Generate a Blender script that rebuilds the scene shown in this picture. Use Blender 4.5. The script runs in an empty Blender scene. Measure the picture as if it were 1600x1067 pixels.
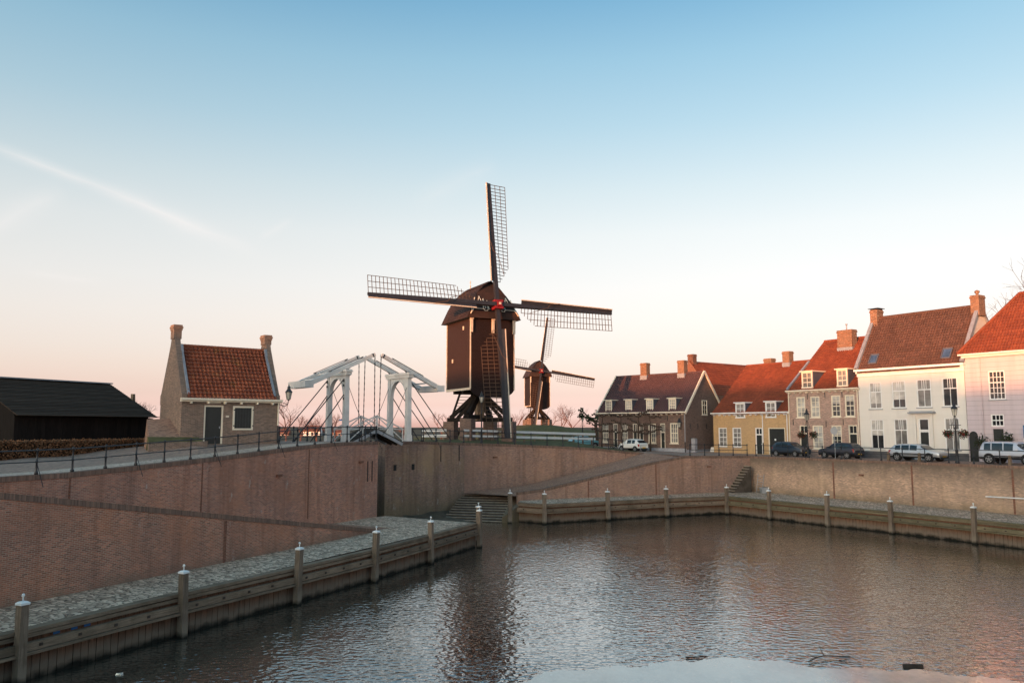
import bpy, math, random
from mathutils import Vector, Matrix
from mathutils.geometry import delaunay_2d_cdt
R = math.radians
random.seed(7)
scene = bpy.context.scene
col = scene.collection

# ------------------------------------------------------------------ camera
cam = bpy.data.cameras.new('camera')
cam.sensor_width = 36.0
cam.lens = 27.97
cam.clip_start = 0.5
cam.clip_end = 9000
camo = bpy.data.objects.new('camera', cam)
camo.location = (0, 0, 8.2)
camo.rotation_euler = (R(90 + 6.13), 0, 0)
col.objects.link(camo)
scene.camera = camo

# ------------------------------------------------------------------ sun, sky, exposure
SUN_EL = R(2.0)
SX, SY = 0.60, 0.80                      # plan direction the sunlight travels
SUN_TRAVEL = Vector((SX * math.cos(SUN_EL), SY * math.cos(SUN_EL), -math.sin(SUN_EL))).normalized()
sun = bpy.data.lights.new('sun', 'SUN')
sun.energy = 5.0
sun.angle = R(0.6)
sun.color = (1.0, 0.37, 0.13)
suno = bpy.data.objects.new('sun', sun)
suno.rotation_euler = SUN_TRAVEL.to_track_quat('-Z', 'Y').to_euler()
suno.location = (-60, -70, 40)
col.objects.link(suno)

world = bpy.data.worlds.new('World')
scene.world = world
world.use_nodes = True
wt = world.node_tree
wt.nodes.clear()
wl = wt.links


def wn(t, **k):
    n = wt.nodes.new(t)
    for a, b in k.items():
        setattr(n, a, b)
    return n


def wm(op, a, b=None, c=None, clamp=False):
    n = wn('ShaderNodeMath', operation=op)
    n.use_clamp = clamp
    for i, v in enumerate((a, b, c)):
        if v is None:
            continue
        if isinstance(v, (int, float)):
            n.inputs[i].default_value = v
        else:
            wl.new(v, n.inputs[i])
    return n.outputs[0]


def s2l(c):
    return tuple(((v / 255) / 12.92 if v / 255 <= 0.04045 else ((v / 255 + 0.055) / 1.055) ** 2.4) for v in c)


wtc = wn('ShaderNodeTexCoord')
wsep = wn('ShaderNodeSeparateXYZ')
wl.new(wtc.outputs['Generated'], wsep.inputs[0])
DX, DY, DZ = wsep.outputs
# physical sky; its colour is graded by elevation only (gain and fill added to set its tint and brighten the walls), the same all the way round
sky = wn('ShaderNodeTexSky', sky_type='NISHITA')
sky.sun_disc = False
sky.sun_elevation = SUN_EL
sky.sun_rotation = math.atan2(-SX, -SY)
sky.air_density, sky.dust_density, sky.ozone_density = 0.3, 2.0, 1.0
GRADE = [
    (0.0000, (6.00, 6.00, 6.00), (0.450, 0.234, 0.194)),
    (0.0122, (6.00, 6.00, 6.00), (0.474, 0.262, 0.215)),
    (0.0262, (5.36, 3.46, 2.97), (0.336, 0.238, 0.207)),
    (0.0401, (3.81, 2.51, 2.03), (0.342, 0.256, 0.221)),
    (0.0536, (3.41, 2.33, 1.79), (0.345, 0.272, 0.236)),
    (0.0732, (3.31, 2.38, 1.79), (0.351, 0.295, 0.259)),
    (0.0924, (3.35, 2.52, 1.90), (0.351, 0.312, 0.281)),
    (0.1305, (3.64, 2.88, 2.18), (0.351, 0.330, 0.309)),
    (0.1719, (3.89, 3.24, 2.49), (0.339, 0.336, 0.327)),
    (0.2351, (4.21, 3.73, 2.91), (0.297, 0.315, 0.318)),
    (0.2874, (3.99, 3.92, 3.17), (0.244, 0.286, 0.303)),
    (0.3600, (3.36, 4.03, 3.58), (0.166, 0.238, 0.281)),
    (0.4289, (2.78, 3.98, 3.86), (0.118, 0.203, 0.262)),
    (0.4879, (2.03, 3.59, 3.93), (0.075, 0.160, 0.233)),
    (1.0000, (2.03, 3.59, 3.93), (0.069, 0.147, 0.214)),
]


def elev_ramp(k, scale):
    r_ = wn('ShaderNodeValToRGB')
    while len(r_.color_ramp.elements) < len(GRADE):
        r_.color_ramp.elements.new(0.5)
    for e, g in zip(r_.color_ramp.elements, GRADE):
        e.position = g[0]
        e.color = (*[v / scale for v in g[k]], 1)
    wl.new(DZ, r_.inputs[0])
    return r_.outputs[0]


def vmath(op, a, b):
    n = wn('ShaderNodeVectorMath', operation=op)
    for i, v in enumerate((a, b)):
        if isinstance(v, tuple):
            n.inputs[i].default_value = v
        else:
            wl.new(v, n.inputs[i])
    return n.outputs[0]


wbw = wn('ShaderNodeRGBToBW')
wl.new(sky.outputs[0], wbw.inputs[0])
wsat = wn('ShaderNodeMix', data_type='RGBA')
wsat.inputs[0].default_value = 0.35
wl.new(wbw.outputs[0], wsat.inputs[6])
wl.new(sky.outputs[0], wsat.inputs[7])
sky_col = vmath('MULTIPLY', vmath('MULTIPLY', wsat.outputs[2], elev_ramp(1, 15.0)), (15.0, 15.0, 15.0))
sky_col = vmath('ADD', sky_col, vmath('MULTIPLY', elev_ramp(2, 1.0), (10.0, 10.0, 10.0)))
# thin ice cloud and old condensation trails high in the air
ysafe = wm('MAXIMUM', DY, 0.05)
U = wm('DIVIDE', DX, ysafe)
V = wm('DIVIDE', DZ, ysafe)
wnoise = wn('ShaderNodeTexNoise')
wnoise.inputs['Scale'].default_value = 9
wnoise.inputs['Detail'].default_value = 6
wmap = wn('ShaderNodeMapping')
wmap.inputs['Scale'].default_value = (1.0, 1.0, 2.6)
wl.new(wtc.outputs['Generated'], wmap.inputs[0])
wl.new(wmap.outputs[0], wnoise.inputs[0])


def trail(p0, p1, width, amount, soft=0.25):
    dx, dy = p1[0] - p0[0], p1[1] - p0[1]
    L = math.hypot(dx, dy)
    dx, dy = dx / L, dy / L
    a, b = wm('SUBTRACT', U, p0[0]), wm('SUBTRACT', V, p0[1])
    al = wm('ADD', wm('MULTIPLY', a, dx), wm('MULTIPLY', b, dy))
    pe = wm('ABSOLUTE', wm('ADD', wm('ADD', wm('MULTIPLY', a, -dy), wm('MULTIPLY', b, dx)), wm('MULTIPLY', wm('SUBTRACT', wnoise.outputs[0], 0.5), width * 1.1)))
    core = wm('SUBTRACT', 1.0, wm('DIVIDE', pe, width), clamp=True)
    core = wm('MULTIPLY', core, core)
    e0 = wm('DIVIDE', al, L * soft, clamp=True)
    e1 = wm('DIVIDE', wm('SUBTRACT', L, al), L * soft, clamp=True)
    m = wm('MULTIPLY', core, wm('MULTIPLY', e0, e1))
    return wm('MULTIPLY', wm('MULTIPLY', m, amount), wm('ADD', 0.35, wnoise.outputs[0]))


def uv_of(px, py):
    th = math.atan(133.5 / 1243)
    x, y = (px - 800) / 1243, (533.5 - py) / 1243
    d = (x, math.cos(th) - y * math.sin(th), math.sin(th) + y * math.cos(th))
    return d[0] / d[1], d[2] / d[1]


tr = trail(uv_of(-60, 205), uv_of(405, 392), 0.015, 0.42)
tr = wm('ADD', tr, trail(uv_of(150, 280), uv_of(440, 420), 0.03, 0.16))
tr = wm('ADD', tr, trail(uv_of(-60, 372), uv_of(105, 296), 0.035, 0.28))
tr = wm('ADD', tr, trail(uv_of(400, 375), uv_of(460, 340), 0.012, 0.18))
tr = wm('ADD', tr, trail(uv_of(30, 425), uv_of(165, 442), 0.01, 0.2))
tr = wm('ADD', tr, trail(uv_of(640, 330), uv_of(780, 250), 0.03, 0.16))
wmix = wn('ShaderNodeMix', data_type='RGBA')
wl.new(tr, wmix.inputs[0])
wl.new(sky_col, wmix.inputs[6])
wmix.inputs[7].default_value = (7.0, 6.6, 6.4, 1)
bg1 = wn('ShaderNodeBackground')
wl.new(wmix.outputs[2], bg1.inputs[0])
bg1.inputs[1].default_value = 0.1
wout = wn('ShaderNodeOutputWorld')
wl.new(bg1.outputs[0], wout.inputs[0])

vs = scene.view_settings
vs.view_transform = 'Standard'
vs.look = 'None'
vs.exposure = 0.5
vs.gamma = 1.0
vs.use_curve_mapping = False
scene.cycles.max_bounces = 6
scene.cycles.diffuse_bounces = 3
scene.cycles.glossy_bounces = 3
scene.cycles.use_denoising = True


# ------------------------------------------------------------------ materials
class NT:
    def __init__(s, name, rough=0.8, spec=0.3):
        s.m = bpy.data.materials.new(name)
        s.m.use_nodes = True
        s.t = s.m.node_tree
        s.b = s.t.nodes['Principled BSDF']
        s.b.inputs['Roughness'].default_value = rough
        s.b.inputs['Specular IOR Level'].default_value = spec
        s._pos = s._uv = None

    def n(s, t, **k):
        x = s.t.nodes.new(t)
        for a, b in k.items():
            setattr(x, a, b)
        return x

    def put(s, sock, v):
        if isinstance(v, (int, float)):
            sock.default_value = v
        elif isinstance(v, tuple):
            sock.default_value = (*v, 1) if len(v) == 3 and sock.type == 'RGBA' else v
        else:
            s.t.links.new(v, sock)

    def pos(s):
        if not s._pos:
            s._pos = s.n('ShaderNodeNewGeometry').outputs['Position']
        return s._pos

    def uv(s):
        if not s._uv:
            s._uv = s.n('ShaderNodeTexCoord').outputs['UV']
        return s._uv

    def map(s, vec, scale):
        x = s.n('ShaderNodeMapping')
        x.inputs['Scale'].default_value = scale
        s.put(x.inputs[0], vec)
        return x.outputs[0]

    def noise(s, vec, scale, detail=4, rough=0.55):
        x = s.n('ShaderNodeTexNoise')
        s.put(x.inputs['Vector'], vec)
        x.inputs['Scale'].default_value = scale
        x.inputs['Detail'].default_value = detail
        x.inputs['Roughness'].default_value = rough
        return x.outputs[0]

    def math(s, op, a, b=0.0, clamp=False):
        x = s.n('ShaderNodeMath', operation=op)
        x.use_clamp = clamp
        s.put(x.inputs[0], a)
        s.put(x.inputs[1], b)
        return x.outputs[0]

    def ramp(s, f, lo, hi):
        x = s.n('ShaderNodeMapRange')
        s.put(x.inputs[0], f)
        x.inputs[1].default_value = lo
        x.inputs[2].default_value = hi
        return x.outputs[0]

    def mix(s, f, a, b, mode='MIX'):
        x = s.n('ShaderNodeMix', data_type='RGBA', blend_type=mode)
        s.put(x.inputs[0], f)
        s.put(x.inputs[6], a)
        s.put(x.inputs[7], b)
        return x.outputs[2]

    def rnd(s):
        return s.n('ShaderNodeObjectInfo').outputs['Random']

    def z(s):
        x = s.n('ShaderNodeSeparateXYZ')
        s.put(x.inputs[0], s.pos())
        return x.outputs[2]

    def color(s, c):
        s.put(s.b.inputs['Base Color'], c)
        return s

    def bump(s, h, strength=0.5, dist=0.02):
        x = s.n('ShaderNodeBump')
        x.inputs['Strength'].default_value = strength
        x.inputs['Distance'].default_value = dist
        s.put(x.inputs['Height'], h)
        s.t.links.new(x.outputs[0], s.b.inputs['Normal'])
        return s


def mul(c, k):
    return tuple(v * k for v in c)


def m_plain(name, c, rough=0.6, spec=0.3, var=0.18, scale=3.0, metal=0.0, bump=0.0):
    t = NT(name, rough, spec)
    f = t.ramp(t.noise(t.pos(), scale, 5), 0.3, 0.7)
    cc = t.mix(f, mul(c, 1 - var), mul(c, 1 + var))
    t.color(cc)
    t.b.inputs['Metallic'].default_value = metal
    if bump:
        t.bump(t.noise(t.pos(), scale * 8, 4), bump, 0.02)
    return t.m


def m_brick(name, c1, c2, mortar, bw=0.22, rh=0.072, patch=None, patch_amt=0.5, stain=0.45, low=None, low_z=(1.6, 3.2), msize=0.010, white=0.0, cell=0.6, streak=0.0, topz=None):
    t = NT(name, 0.9, 0.2)
    b = t.n('ShaderNodeTexBrick')
    t.put(b.inputs['Vector'], t.uv())
    t.put(b.inputs['Color1'], c1)
    t.put(b.inputs['Color2'], c2)
    t.put(b.inputs['Mortar'], mortar)
    b.inputs['Scale'].default_value = 1
    b.inputs['Mortar Size'].default_value = msize
    b.inputs['Mortar Smooth'].default_value = 0.2
    b.inputs['Bias'].default_value = 0.0
    b.inputs['Brick Width'].default_value = bw
    b.inputs['Row Height'].default_value = rh
    c = b.outputs[0]
    # single bricks fired lighter or darker: one random value per brick of the bond
    sp = t.n('ShaderNodeSeparateXYZ')
    t.put(sp.inputs[0], t.uv())
    row = t.math('FLOOR', t.math('DIVIDE', sp.outputs[1], rh))
    even = t.math('SUBTRACT', 1.0, t.math('FLOORED_MODULO', row, 2.0))
    cl = t.math('FLOOR', t.math('ADD', t.math('DIVIDE', sp.outputs[0], bw), t.math('MULTIPLY', even, 0.5)))
    cv = t.n('ShaderNodeCombineXYZ')
    t.put(cv.inputs[0], cl)
    t.put(cv.inputs[1], row)
    wnz = t.n('ShaderNodeTexWhiteNoise', noise_dimensions='2D')
    t.put(wnz.inputs['Vector'], cv.outputs[0])
    c = t.mix(t.math('MULTIPLY', t.math('SUBTRACT', 1.0, b.outputs[1]), cell), c, t.mix(wnz.outputs[0], (0.42, 0.40, 0.42), (1.5, 1.36, 1.26)), 'MULTIPLY')
    if patch:
        f = t.ramp(t.noise(t.pos(), 0.35, 5, 0.65), 0.45, 0.68)
        c = t.mix(t.math('MULTIPLY', f, patch_amt), c, patch)
    f = t.ramp(t.noise(t.map(t.pos(), (1, 1, 0.35)), 0.8, 6, 0.65), 0.35, 0.75)
    c = t.mix(t.math('MULTIPLY', f, stain), c, mul(c1, 0.3))
    if low:
        zz = t.math('ADD', t.z(), t.math('MULTIPLY', t.noise(t.pos(), 0.7, 4), 1.6))
        f = t.ramp(zz, low_z[1] + 0.8, low_z[0] + 0.8)
        c = t.mix(t.math('MULTIPLY', f, 0.8), c, low)
    if streak:                 # rain streaks running down from the coping
        f = t.ramp(t.noise(t.map(t.pos(), (1.5, 1.5, 0.10)), 1.0, 5, 0.6), 0.50, 0.72)
        c = t.mix(t.math('MULTIPLY', f, streak), c, mul(c1, 0.33))
        f = t.ramp(t.noise(t.pos(), 0.16, 4, 0.6), 0.42, 0.66)
        c = t.mix(t.math('MULTIPLY', f, streak * 0.8), c, tuple(0.5 * v * 0.6 + 0.5 * sum(c2) / 3 * 0.75 for v in c2))
    if topz:                   # soot and algae spreading down from the top courses
        zz = t.math('ADD', t.z(), t.math('MULTIPLY', t.noise(t.pos(), 0.9, 6, 0.7), 2.0))
        f = t.ramp(zz, topz[0] + 1.0, topz[1] + 1.0)
        c = t.mix(t.math('MULTIPLY', f, 0.85), c, (0.13, 0.105, 0.085))
    if white:
        f = t.ramp(t.noise(t.map(t.pos(), (1, 1, 0.5)), 2.2, 7, 0.75), 0.60, 0.70)
        c = t.mix(t.math('MULTIPLY', f, white), c, (0.5, 0.46, 0.42))
    t.color(c)
    t.bump(b.outputs[1], 0.6, -0.012)
    return t.m


def m_cobble(name, c1, c2, gap, scale=6.0, bump=0.9):
    t = NT(name, 0.75, 0.35)
    v = t.n('ShaderNodeTexVoronoi', feature='F1')
    mp = t.n('ShaderNodeMapping', vector_type='TEXTURE')
    mp.inputs['Rotation'].default_value = (0, 0, R(64.7))
    mp.inputs['Scale'].default_value = (0.78, 1.35, 5.0)
    t.put(mp.inputs[0], t.pos())
    vec = mp.outputs[0]
    t.put(v.inputs['Vector'], vec)
    v.inputs['Scale'].default_value = scale
    v.inputs['Randomness'].default_value = 0.6
    e = t.n('ShaderNodeTexVoronoi', feature='DISTANCE_TO_EDGE')
    t.put(e.inputs['Vector'], vec)
    e.inputs['Scale'].default_value = scale
    e.inputs['Randomness'].default_value = 0.6
    s = t.n('ShaderNodeSeparateColor')
    t.put(s.inputs[0], v.outputs['Color'])
    c = t.mix(s.outputs[0], c1, c2)
    f = t.ramp(t.noise(t.pos(), 0.5, 5), 0.35, 0.7)
    c = t.mix(t.math('MULTIPLY', f, 0.35), c, mul(c1, 0.5))
    g = t.ramp(e.outputs[0], 0.01, 0.10)
    c = t.mix(g, gap, c)
    t.color(c)
    t.bump(g, bump, 0.04)
    return t.m


def m_tile(name, c1, c2, moss=None, moss_amt=0.5, rough=0.75):
    t = NT(name, rough, 0.25)
    fl = t.n('ShaderNodeVectorMath', operation='FLOOR')
    t.put(fl.inputs[0], t.uv())
    w = t.n('ShaderNodeTexWhiteNoise', noise_dimensions='2D')
    t.put(w.inputs['Vector'], fl.outputs[0])
    c = t.mix(w.outputs[0], c1, c2)
    f = t.ramp(t.noise(t.pos(), 0.6, 6, 0.65), 0.4, 0.7)
    c = t.mix(t.math('MULTIPLY', f, 0.5), c, mul(c1, 0.45))
    if moss:
        f = t.ramp(t.noise(t.pos(), 1.3, 6, 0.7), 0.58, 0.72)
        c = t.mix(t.math('MULTIPLY', f, moss_amt), c, moss)
    t.color(c)
    t.bump(t.noise(t.pos(), 25, 3), 0.25, 0.01)
    return t.m


def m_wood(name, c, grain=(1.2, 26), var=0.45, stain=None, rough=0.85, low=None):
    t = NT(name, rough, 0.08)
    u = t.n('ShaderNodeVectorMath', operation='ADD')
    t.put(u.inputs[0], t.uv())
    k = t.n('ShaderNodeCombineXYZ')
    t.put(k.inputs[0], t.math('MULTIPLY', t.rnd(), 37.0))
    t.put(k.inputs[1], t.math('MULTIPLY', t.rnd(), 91.0))
    t.put(u.inputs[1], k.outputs[0])
    f = t.noise(t.map(u.outputs[0], (grain[0], grain[1], 1)), 1.0, 6, 0.7)
    cc = t.mix(t.ramp(f, 0.3, 0.7), mul(c, 1 - var), mul(c, 1 + var))
    cc = t.mix(0.6, cc, t.mix(t.rnd(), (0.6, 0.6, 0.6), (1.35, 1.3, 1.25)), 'MULTIPLY')
    if stain:
        g = t.ramp(t.noise(t.pos(), 0.9, 5, 0.65), 0.45, 0.7)
        cc = t.mix(t.math('MULTIPLY', g, 0.6), cc, stain)
    if low:
        zz = t.math('ADD', t.z(), t.math('MULTIPLY', t.noise(t.pos(), 1.5, 4), 0.5))
        g = t.ramp(zz, 1.0, 0.62)
        cc = t.mix(t.math('MULTIPLY', g, 0.85), cc, low)
        g = t.ramp(zz, 0.52, 0.30)
        cc = t.mix(g, cc, (0.018, 0.017, 0.014))
    t.color(cc)
    t.bump(f, 0.4, 0.01)
    return t.m


def m_glass(name, c, rough=0.06):
    t = NT(name, rough, 0.6)
    f = t.ramp(t.noise(t.pos(), 1.1, 2), 0.35, 0.65)
    t.color(t.mix(f, mul(c, 0.6), mul(c, 1.3)))
    return t.m


M = {}
M['brick_red'] = m_brick('brick_red', (0.52, 0.215, 0.14), (0.34, 0.155, 0.110), (0.55, 0.42, 0.32), patch=(0.58, 0.23, 0.12), patch_amt=0.55, stain=0.22, streak=0.5, low=(0.24, 0.165, 0.12), low_z=(1.5, 2.1), white=0.3)
M['brick_street'] = m_brick('brick_street', (0.54, 0.235, 0.16), (0.38, 0.175, 0.13), (0.55, 0.42, 0.33), patch=(0.60, 0.26, 0.145), patch_amt=0.55, stain=0.22, white=0.8, streak=0.55)
M['brick_lock'] = m_brick('brick_lock', (0.40, 0.225, 0.165), (0.30, 0.18, 0.14), (0.44, 0.36, 0.29), patch=(0.50, 0.33, 0.18), patch_amt=0.7, stain=0.30, low=(0.19, 0.155, 0.09), low_z=(0.4, 2.8), white=0.6, streak=0.5)
M['brick_back'] = m_brick('brick_back', (0.46, 0.245, 0.18), (0.32, 0.18, 0.14), (0.48, 0.38, 0.30), patch=(0.54, 0.29, 0.175), patch_amt=0.55, stain=0.28, streak=0.5, white=0.4)
M['brick_tan'] = m_brick('brick_tan', (0.68, 0.45, 0.315), (0.44, 0.285, 0.205), (0.52, 0.43, 0.34), patch=(0.62, 0.43, 0.28), patch_amt=0.5, stain=0.35, low=(0.22, 0.165, 0.105), low_z=(1.6, 2.5), streak=0.35, topz=(3.5, 5.0))
M['coping'] = m_brick('coping_brick', (0.27, 0.165, 0.125), (0.20, 0.13, 0.105), (0.20, 0.155, 0.125), bw=0.07, rh=0.23, stain=0.4)
M['brick_cottage'] = m_brick('brick_cottage', (0.28, 0.185, 0.14), (0.20, 0.14, 0.11), (0.33, 0.275, 0.23), stain=0.28, streak=0.3)
M['brick_brown'] = m_brick('brick_brown', (0.20, 0.118, 0.092), (0.155, 0.10, 0.085), (0.22, 0.185, 0.16), stain=0.2)
M['brick_town'] = m_brick('brick_town', (0.48, 0.31, 0.245), (0.39, 0.25, 0.205), (0.48, 0.41, 0.36), stain=0.2)
M['brick_chimney'] = m_brick('brick_chimney', (0.30, 0.15, 0.09), (0.22, 0.11, 0.07), (0.28, 0.22, 0.17), stain=0.3)
M['brick_rear'] = m_brick('brick_rear', (0.25, 0.10, 0.065), (0.20, 0.085, 0.06), (0.24, 0.16, 0.12), stain=0.2)
M['plaster_yellow'] = m_brick('brick_yellow', (0.60, 0.39, 0.195), (0.53, 0.345, 0.175), (0.55, 0.38, 0.21), cell=0.25, stain=0.18, patch=(0.52, 0.35, 0.20), patch_amt=0.4, streak=0.22)
M['paint_white'] = m_brick('brick_painted_white', (0.76, 0.715, 0.66), (0.74, 0.70, 0.645), (0.69, 0.64, 0.59), bw=40.0, rh=0.42, stain=0.06, msize=0.004, cell=0.0, streak=0.14)
M['paint_lilac'] = m_brick('plaster_lilac', (0.60, 0.51, 0.54), (0.58, 0.50, 0.53), (0.34, 0.285, 0.30), bw=60.0, rh=0.40, stain=0.12, msize=0.012, cell=0.0, streak=0.2)
M['plinth'] = m_plain('plinth_paint', (0.10, 0.095, 0.10), 0.8)
M['plinth_grey'] = m_plain('plinth_grey', (0.33, 0.33, 0.36), 0.8)
M['cobble'] = m_cobble('cobblestone', (0.98, 0.72, 0.53), (0.33, 0.215, 0.15), (0.12, 0.08, 0.055), 5.0, 0.7)
M['cobble_light'] = m_cobble('street_cobble', (0.70, 0.54, 0.43), (0.48, 0.365, 0.29), (0.24, 0.18, 0.14), 4.5, 0.6)
M['paving'] = m_brick('street_brick', (0.40, 0.28, 0.225), (0.32, 0.225, 0.18), (0.26, 0.20, 0.165), bw=0.2, rh=0.1, stain=0.3)
M['ramp_brick'] = m_brick('ramp_brick', (0.46, 0.265, 0.185), (0.36, 0.21, 0.15), (0.26, 0.185, 0.14), bw=0.2, rh=0.1, stain=0.35)
M['step_dark'] = m_plain('step_riser', (0.085, 0.068, 0.055), 0.8, 0.2, 0.35, 2.0)
M['step_stone'] = m_plain('step_nosing', (0.34, 0.29, 0.235), 0.8, 0.2, 0.3, 2.5)
M['mud'] = m_plain('mud', (0.10, 0.082, 0.058), 0.6, 0.4, 0.4, 1.5, bump=0.6)
M['grass'] = m_plain('grass_turf', (0.10, 0.092, 0.044), 0.95, 0.1, 0.35, 1.2, bump=0.8)
M['field'] = m_plain('winter_field', (0.085, 0.068, 0.045), 0.95, 0.1, 0.3, 0.05)
M['tile_red'] = m_tile('tile_red', (0.36, 0.105, 0.052), (0.21, 0.060, 0.034), (0.26, 0.17, 0.045), 0.45)
M['tile_orange'] = m_tile('tile_orange', (0.27, 0.072, 0.034), (0.19, 0.050, 0.028), (0.10, 0.06, 0.03), 0.4)
M['tile_dull'] = m_tile('tile_dull', (0.205, 0.078, 0.052), (0.14, 0.058, 0.042))
M['tile_brown'] = m_tile('tile_brown', (0.145, 0.074, 0.054), (0.095, 0.052, 0.041), (0.12, 0.085, 0.045), 0.4)
M['tile_plum'] = m_tile('tile_plum', (0.115, 0.062, 0.060), (0.085, 0.050, 0.052), rough=0.5)
M['wood_grey'] = m_wood('timber_weathered', (0.225, 0.165, 0.12), stain=(0.10, 0.075, 0.05))
M['wood_green'] = m_wood('timber_algae', (0.19, 0.155, 0.10), stain=(0.085, 0.075, 0.04))
M['plank'] = m_wood('plank_wet', (0.15, 0.082, 0.055), grain=(22, 1.0), low=(0.19, 0.15, 0.115))
M['post'] = m_wood('post_timber', (0.20, 0.15, 0.115), grain=(24, 1.0), stain=(0.10, 0.075, 0.05), low=(0.24, 0.19, 0.145))
M['white'] = m_plain('white_paint', (0.80, 0.79, 0.78), 0.5, 0.4, 0.05)
M['cream'] = m_plain('cream_paint', (0.78, 0.70, 0.56), 0.5, 0.4, 0.05)
M['bridge_white'] = m_plain('bridge_paint', (0.66, 0.63, 0.60), 0.5, 0.3, 0.14, 1.2)
M['iron'] = m_plain('black_iron', (0.018, 0.019, 0.024), 0.5, 0.5, 0.3, 6)
M['black_wood'] = m_wood('tarred_board', (0.016, 0.013, 0.012), grain=(20, 1), rough=0.7)
M['roof_board'] = m_wood('roof_board', (0.060, 0.045, 0.036), grain=(1, 20), rough=0.95)
M['mill_board'] = m_wood('mill_board', (0.021, 0.014, 0.014), grain=(1, 25), rough=0.6, var=0.3)
M['mill_plank'] = m_wood('mill_plank', (0.036, 0.021, 0.019), grain=(25, 1), rough=0.6, var=0.3)
M['mill_roof'] = m_tile('mill_shingle', (0.052, 0.029, 0.024), (0.031, 0.020, 0.018))
M['mill_stock'] = m_plain('sail_stock', (0.022, 0.021, 0.026), 0.5, 0.4, 0.2)
M['lath'] = m_plain('sail_lath', (0.085, 0.052, 0.035), 0.7, 0.2, 0.25)
M['mill_trim'] = m_plain('mill_trim', (0.58, 0.49, 0.39), 0.6, 0.3, 0.12)
M['mill_red'] = m_plain('mill_red', (0.20, 0.008, 0.010), 0.45, 0.4, 0.15)
M['deck'] = m_wood('bridge_deck', (0.045, 0.038, 0.032), grain=(20, 1))
M['lead'] = m_plain('lead_sheet', (0.24, 0.255, 0.29), 0.5, 0.4, 0.15)
M['slate'] = m_plain('slate_cheek', (0.09, 0.095, 0.12), 0.6, 0.3, 0.15)
M['zinc'] = m_plain('zinc', (0.30, 0.31, 0.33), 0.45, 0.5, 0.1)
M['door_dark'] = m_plain('door_paint', (0.016, 0.020, 0.020), 0.35, 0.5, 0.2)
M['door_green'] = m_plain('door_green', (0.012, 0.045, 0.042), 0.35, 0.5, 0.2)
M['glass_dark'] = m_glass('glass_dark', (0.028, 0.03, 0.034))
M['glass_mid'] = m_glass('glass_curtain', (0.22, 0.21, 0.20))
M['glass_light'] = m_glass('glass_white_curtain', (0.48, 0.46, 0.43))
M['glass_blue'] = m_glass('rooflight_glass', (0.06, 0.10, 0.18))
M['lantern_glass'] = m_glass('lantern_glass', (0.45, 0.42, 0.36), 0.2)
M['leaf_beech'] = m_plain('beech_leaf', (0.21, 0.105, 0.055), 0.8, 0.2, 0.55, 9)
M['hedge_core'] = m_plain('hedge_twigs', (0.022, 0.015, 0.011), 0.9, 0.1, 0.4, 6)
M['twig'] = m_plain('bare_twig', (0.125, 0.072, 0.066), 0.9, 0.1, 0.2, 0.5)
M['bark'] = m_plain('bark', (0.075, 0.055, 0.045), 0.9, 0.1, 0.3, 4)
M['leaf_dark'] = m_plain('dark_leaf', (0.030, 0.042, 0.020), 0.8, 0.2, 0.5, 8)
M['flower'] = m_plain('red_flower', (0.24, 0.020, 0.018), 0.7, 0.2, 0.4, 9)
M['tyre'] = m_plain('tyre_rubber', (0.014, 0.014, 0.015), 0.85, 0.2, 0.2)
M['rim'] = m_plain('alloy_rim', (0.42, 0.42, 0.43), 0.35, 0.5, 0.1, metal=0.6)
M['trim_black'] = m_plain('black_plastic', (0.022, 0.022, 0.024), 0.6, 0.3, 0.1)
M['car_glass'] = m_glass('car_glass', (0.020, 0.032, 0.042), 0.04)
M['lamp_red'] = m_plain('tail_lamp', (0.35, 0.03, 0.02), 0.25, 0.5, 0.1)
M['lamp_clear'] = m_plain('head_lamp', (0.62, 0.62, 0.62), 0.15, 0.6, 0.1)
M['plate_yellow'] = m_plain('plate_yellow', (0.65, 0.40, 0.04), 0.5, 0.3, 0.05)


def m_car(name, c, metal=0.0):
    t = NT(name, 0.28, 0.5)
    t.color(c)
    t.b.inputs['Metallic'].default_value = metal
    t.b.inputs['Coat Weight'].default_value = 0.6
    t.b.inputs['Coat Roughness'].default_value = 0.05
    f = t.noise(t.pos(), 3.0, 3)
    t.put(t.b.inputs['Roughness'], t.ramp(f, -0.4, 2.0))
    return t.m


M['car_white'] = m_car('car_white', (0.74, 0.73, 0.70))
M['car_blue'] = m_car('car_dark_blue', (0.012, 0.030, 0.055), 0.2)
M['car_navy'] = m_car('car_navy', (0.012, 0.016, 0.032), 0.2)
M['car_silver'] = m_car('car_silver', (0.50, 0.52, 0.56), 0.5)
M['car_suv'] = m_car('car_pale_silver', (0.52, 0.54, 0.60), 0.4)
M['car_teal'] = m_car('car_light_blue', (0.16, 0.42, 0.50), 0.1)
M['blue_paint'] = m_plain('blue_paint', (0.025, 0.11, 0.30), 0.5, 0.3, 0.2)
M['sign_white'] = m_plain('sign_white', (0.80, 0.80, 0.80), 0.5, 0.3, 0.02)

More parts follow.
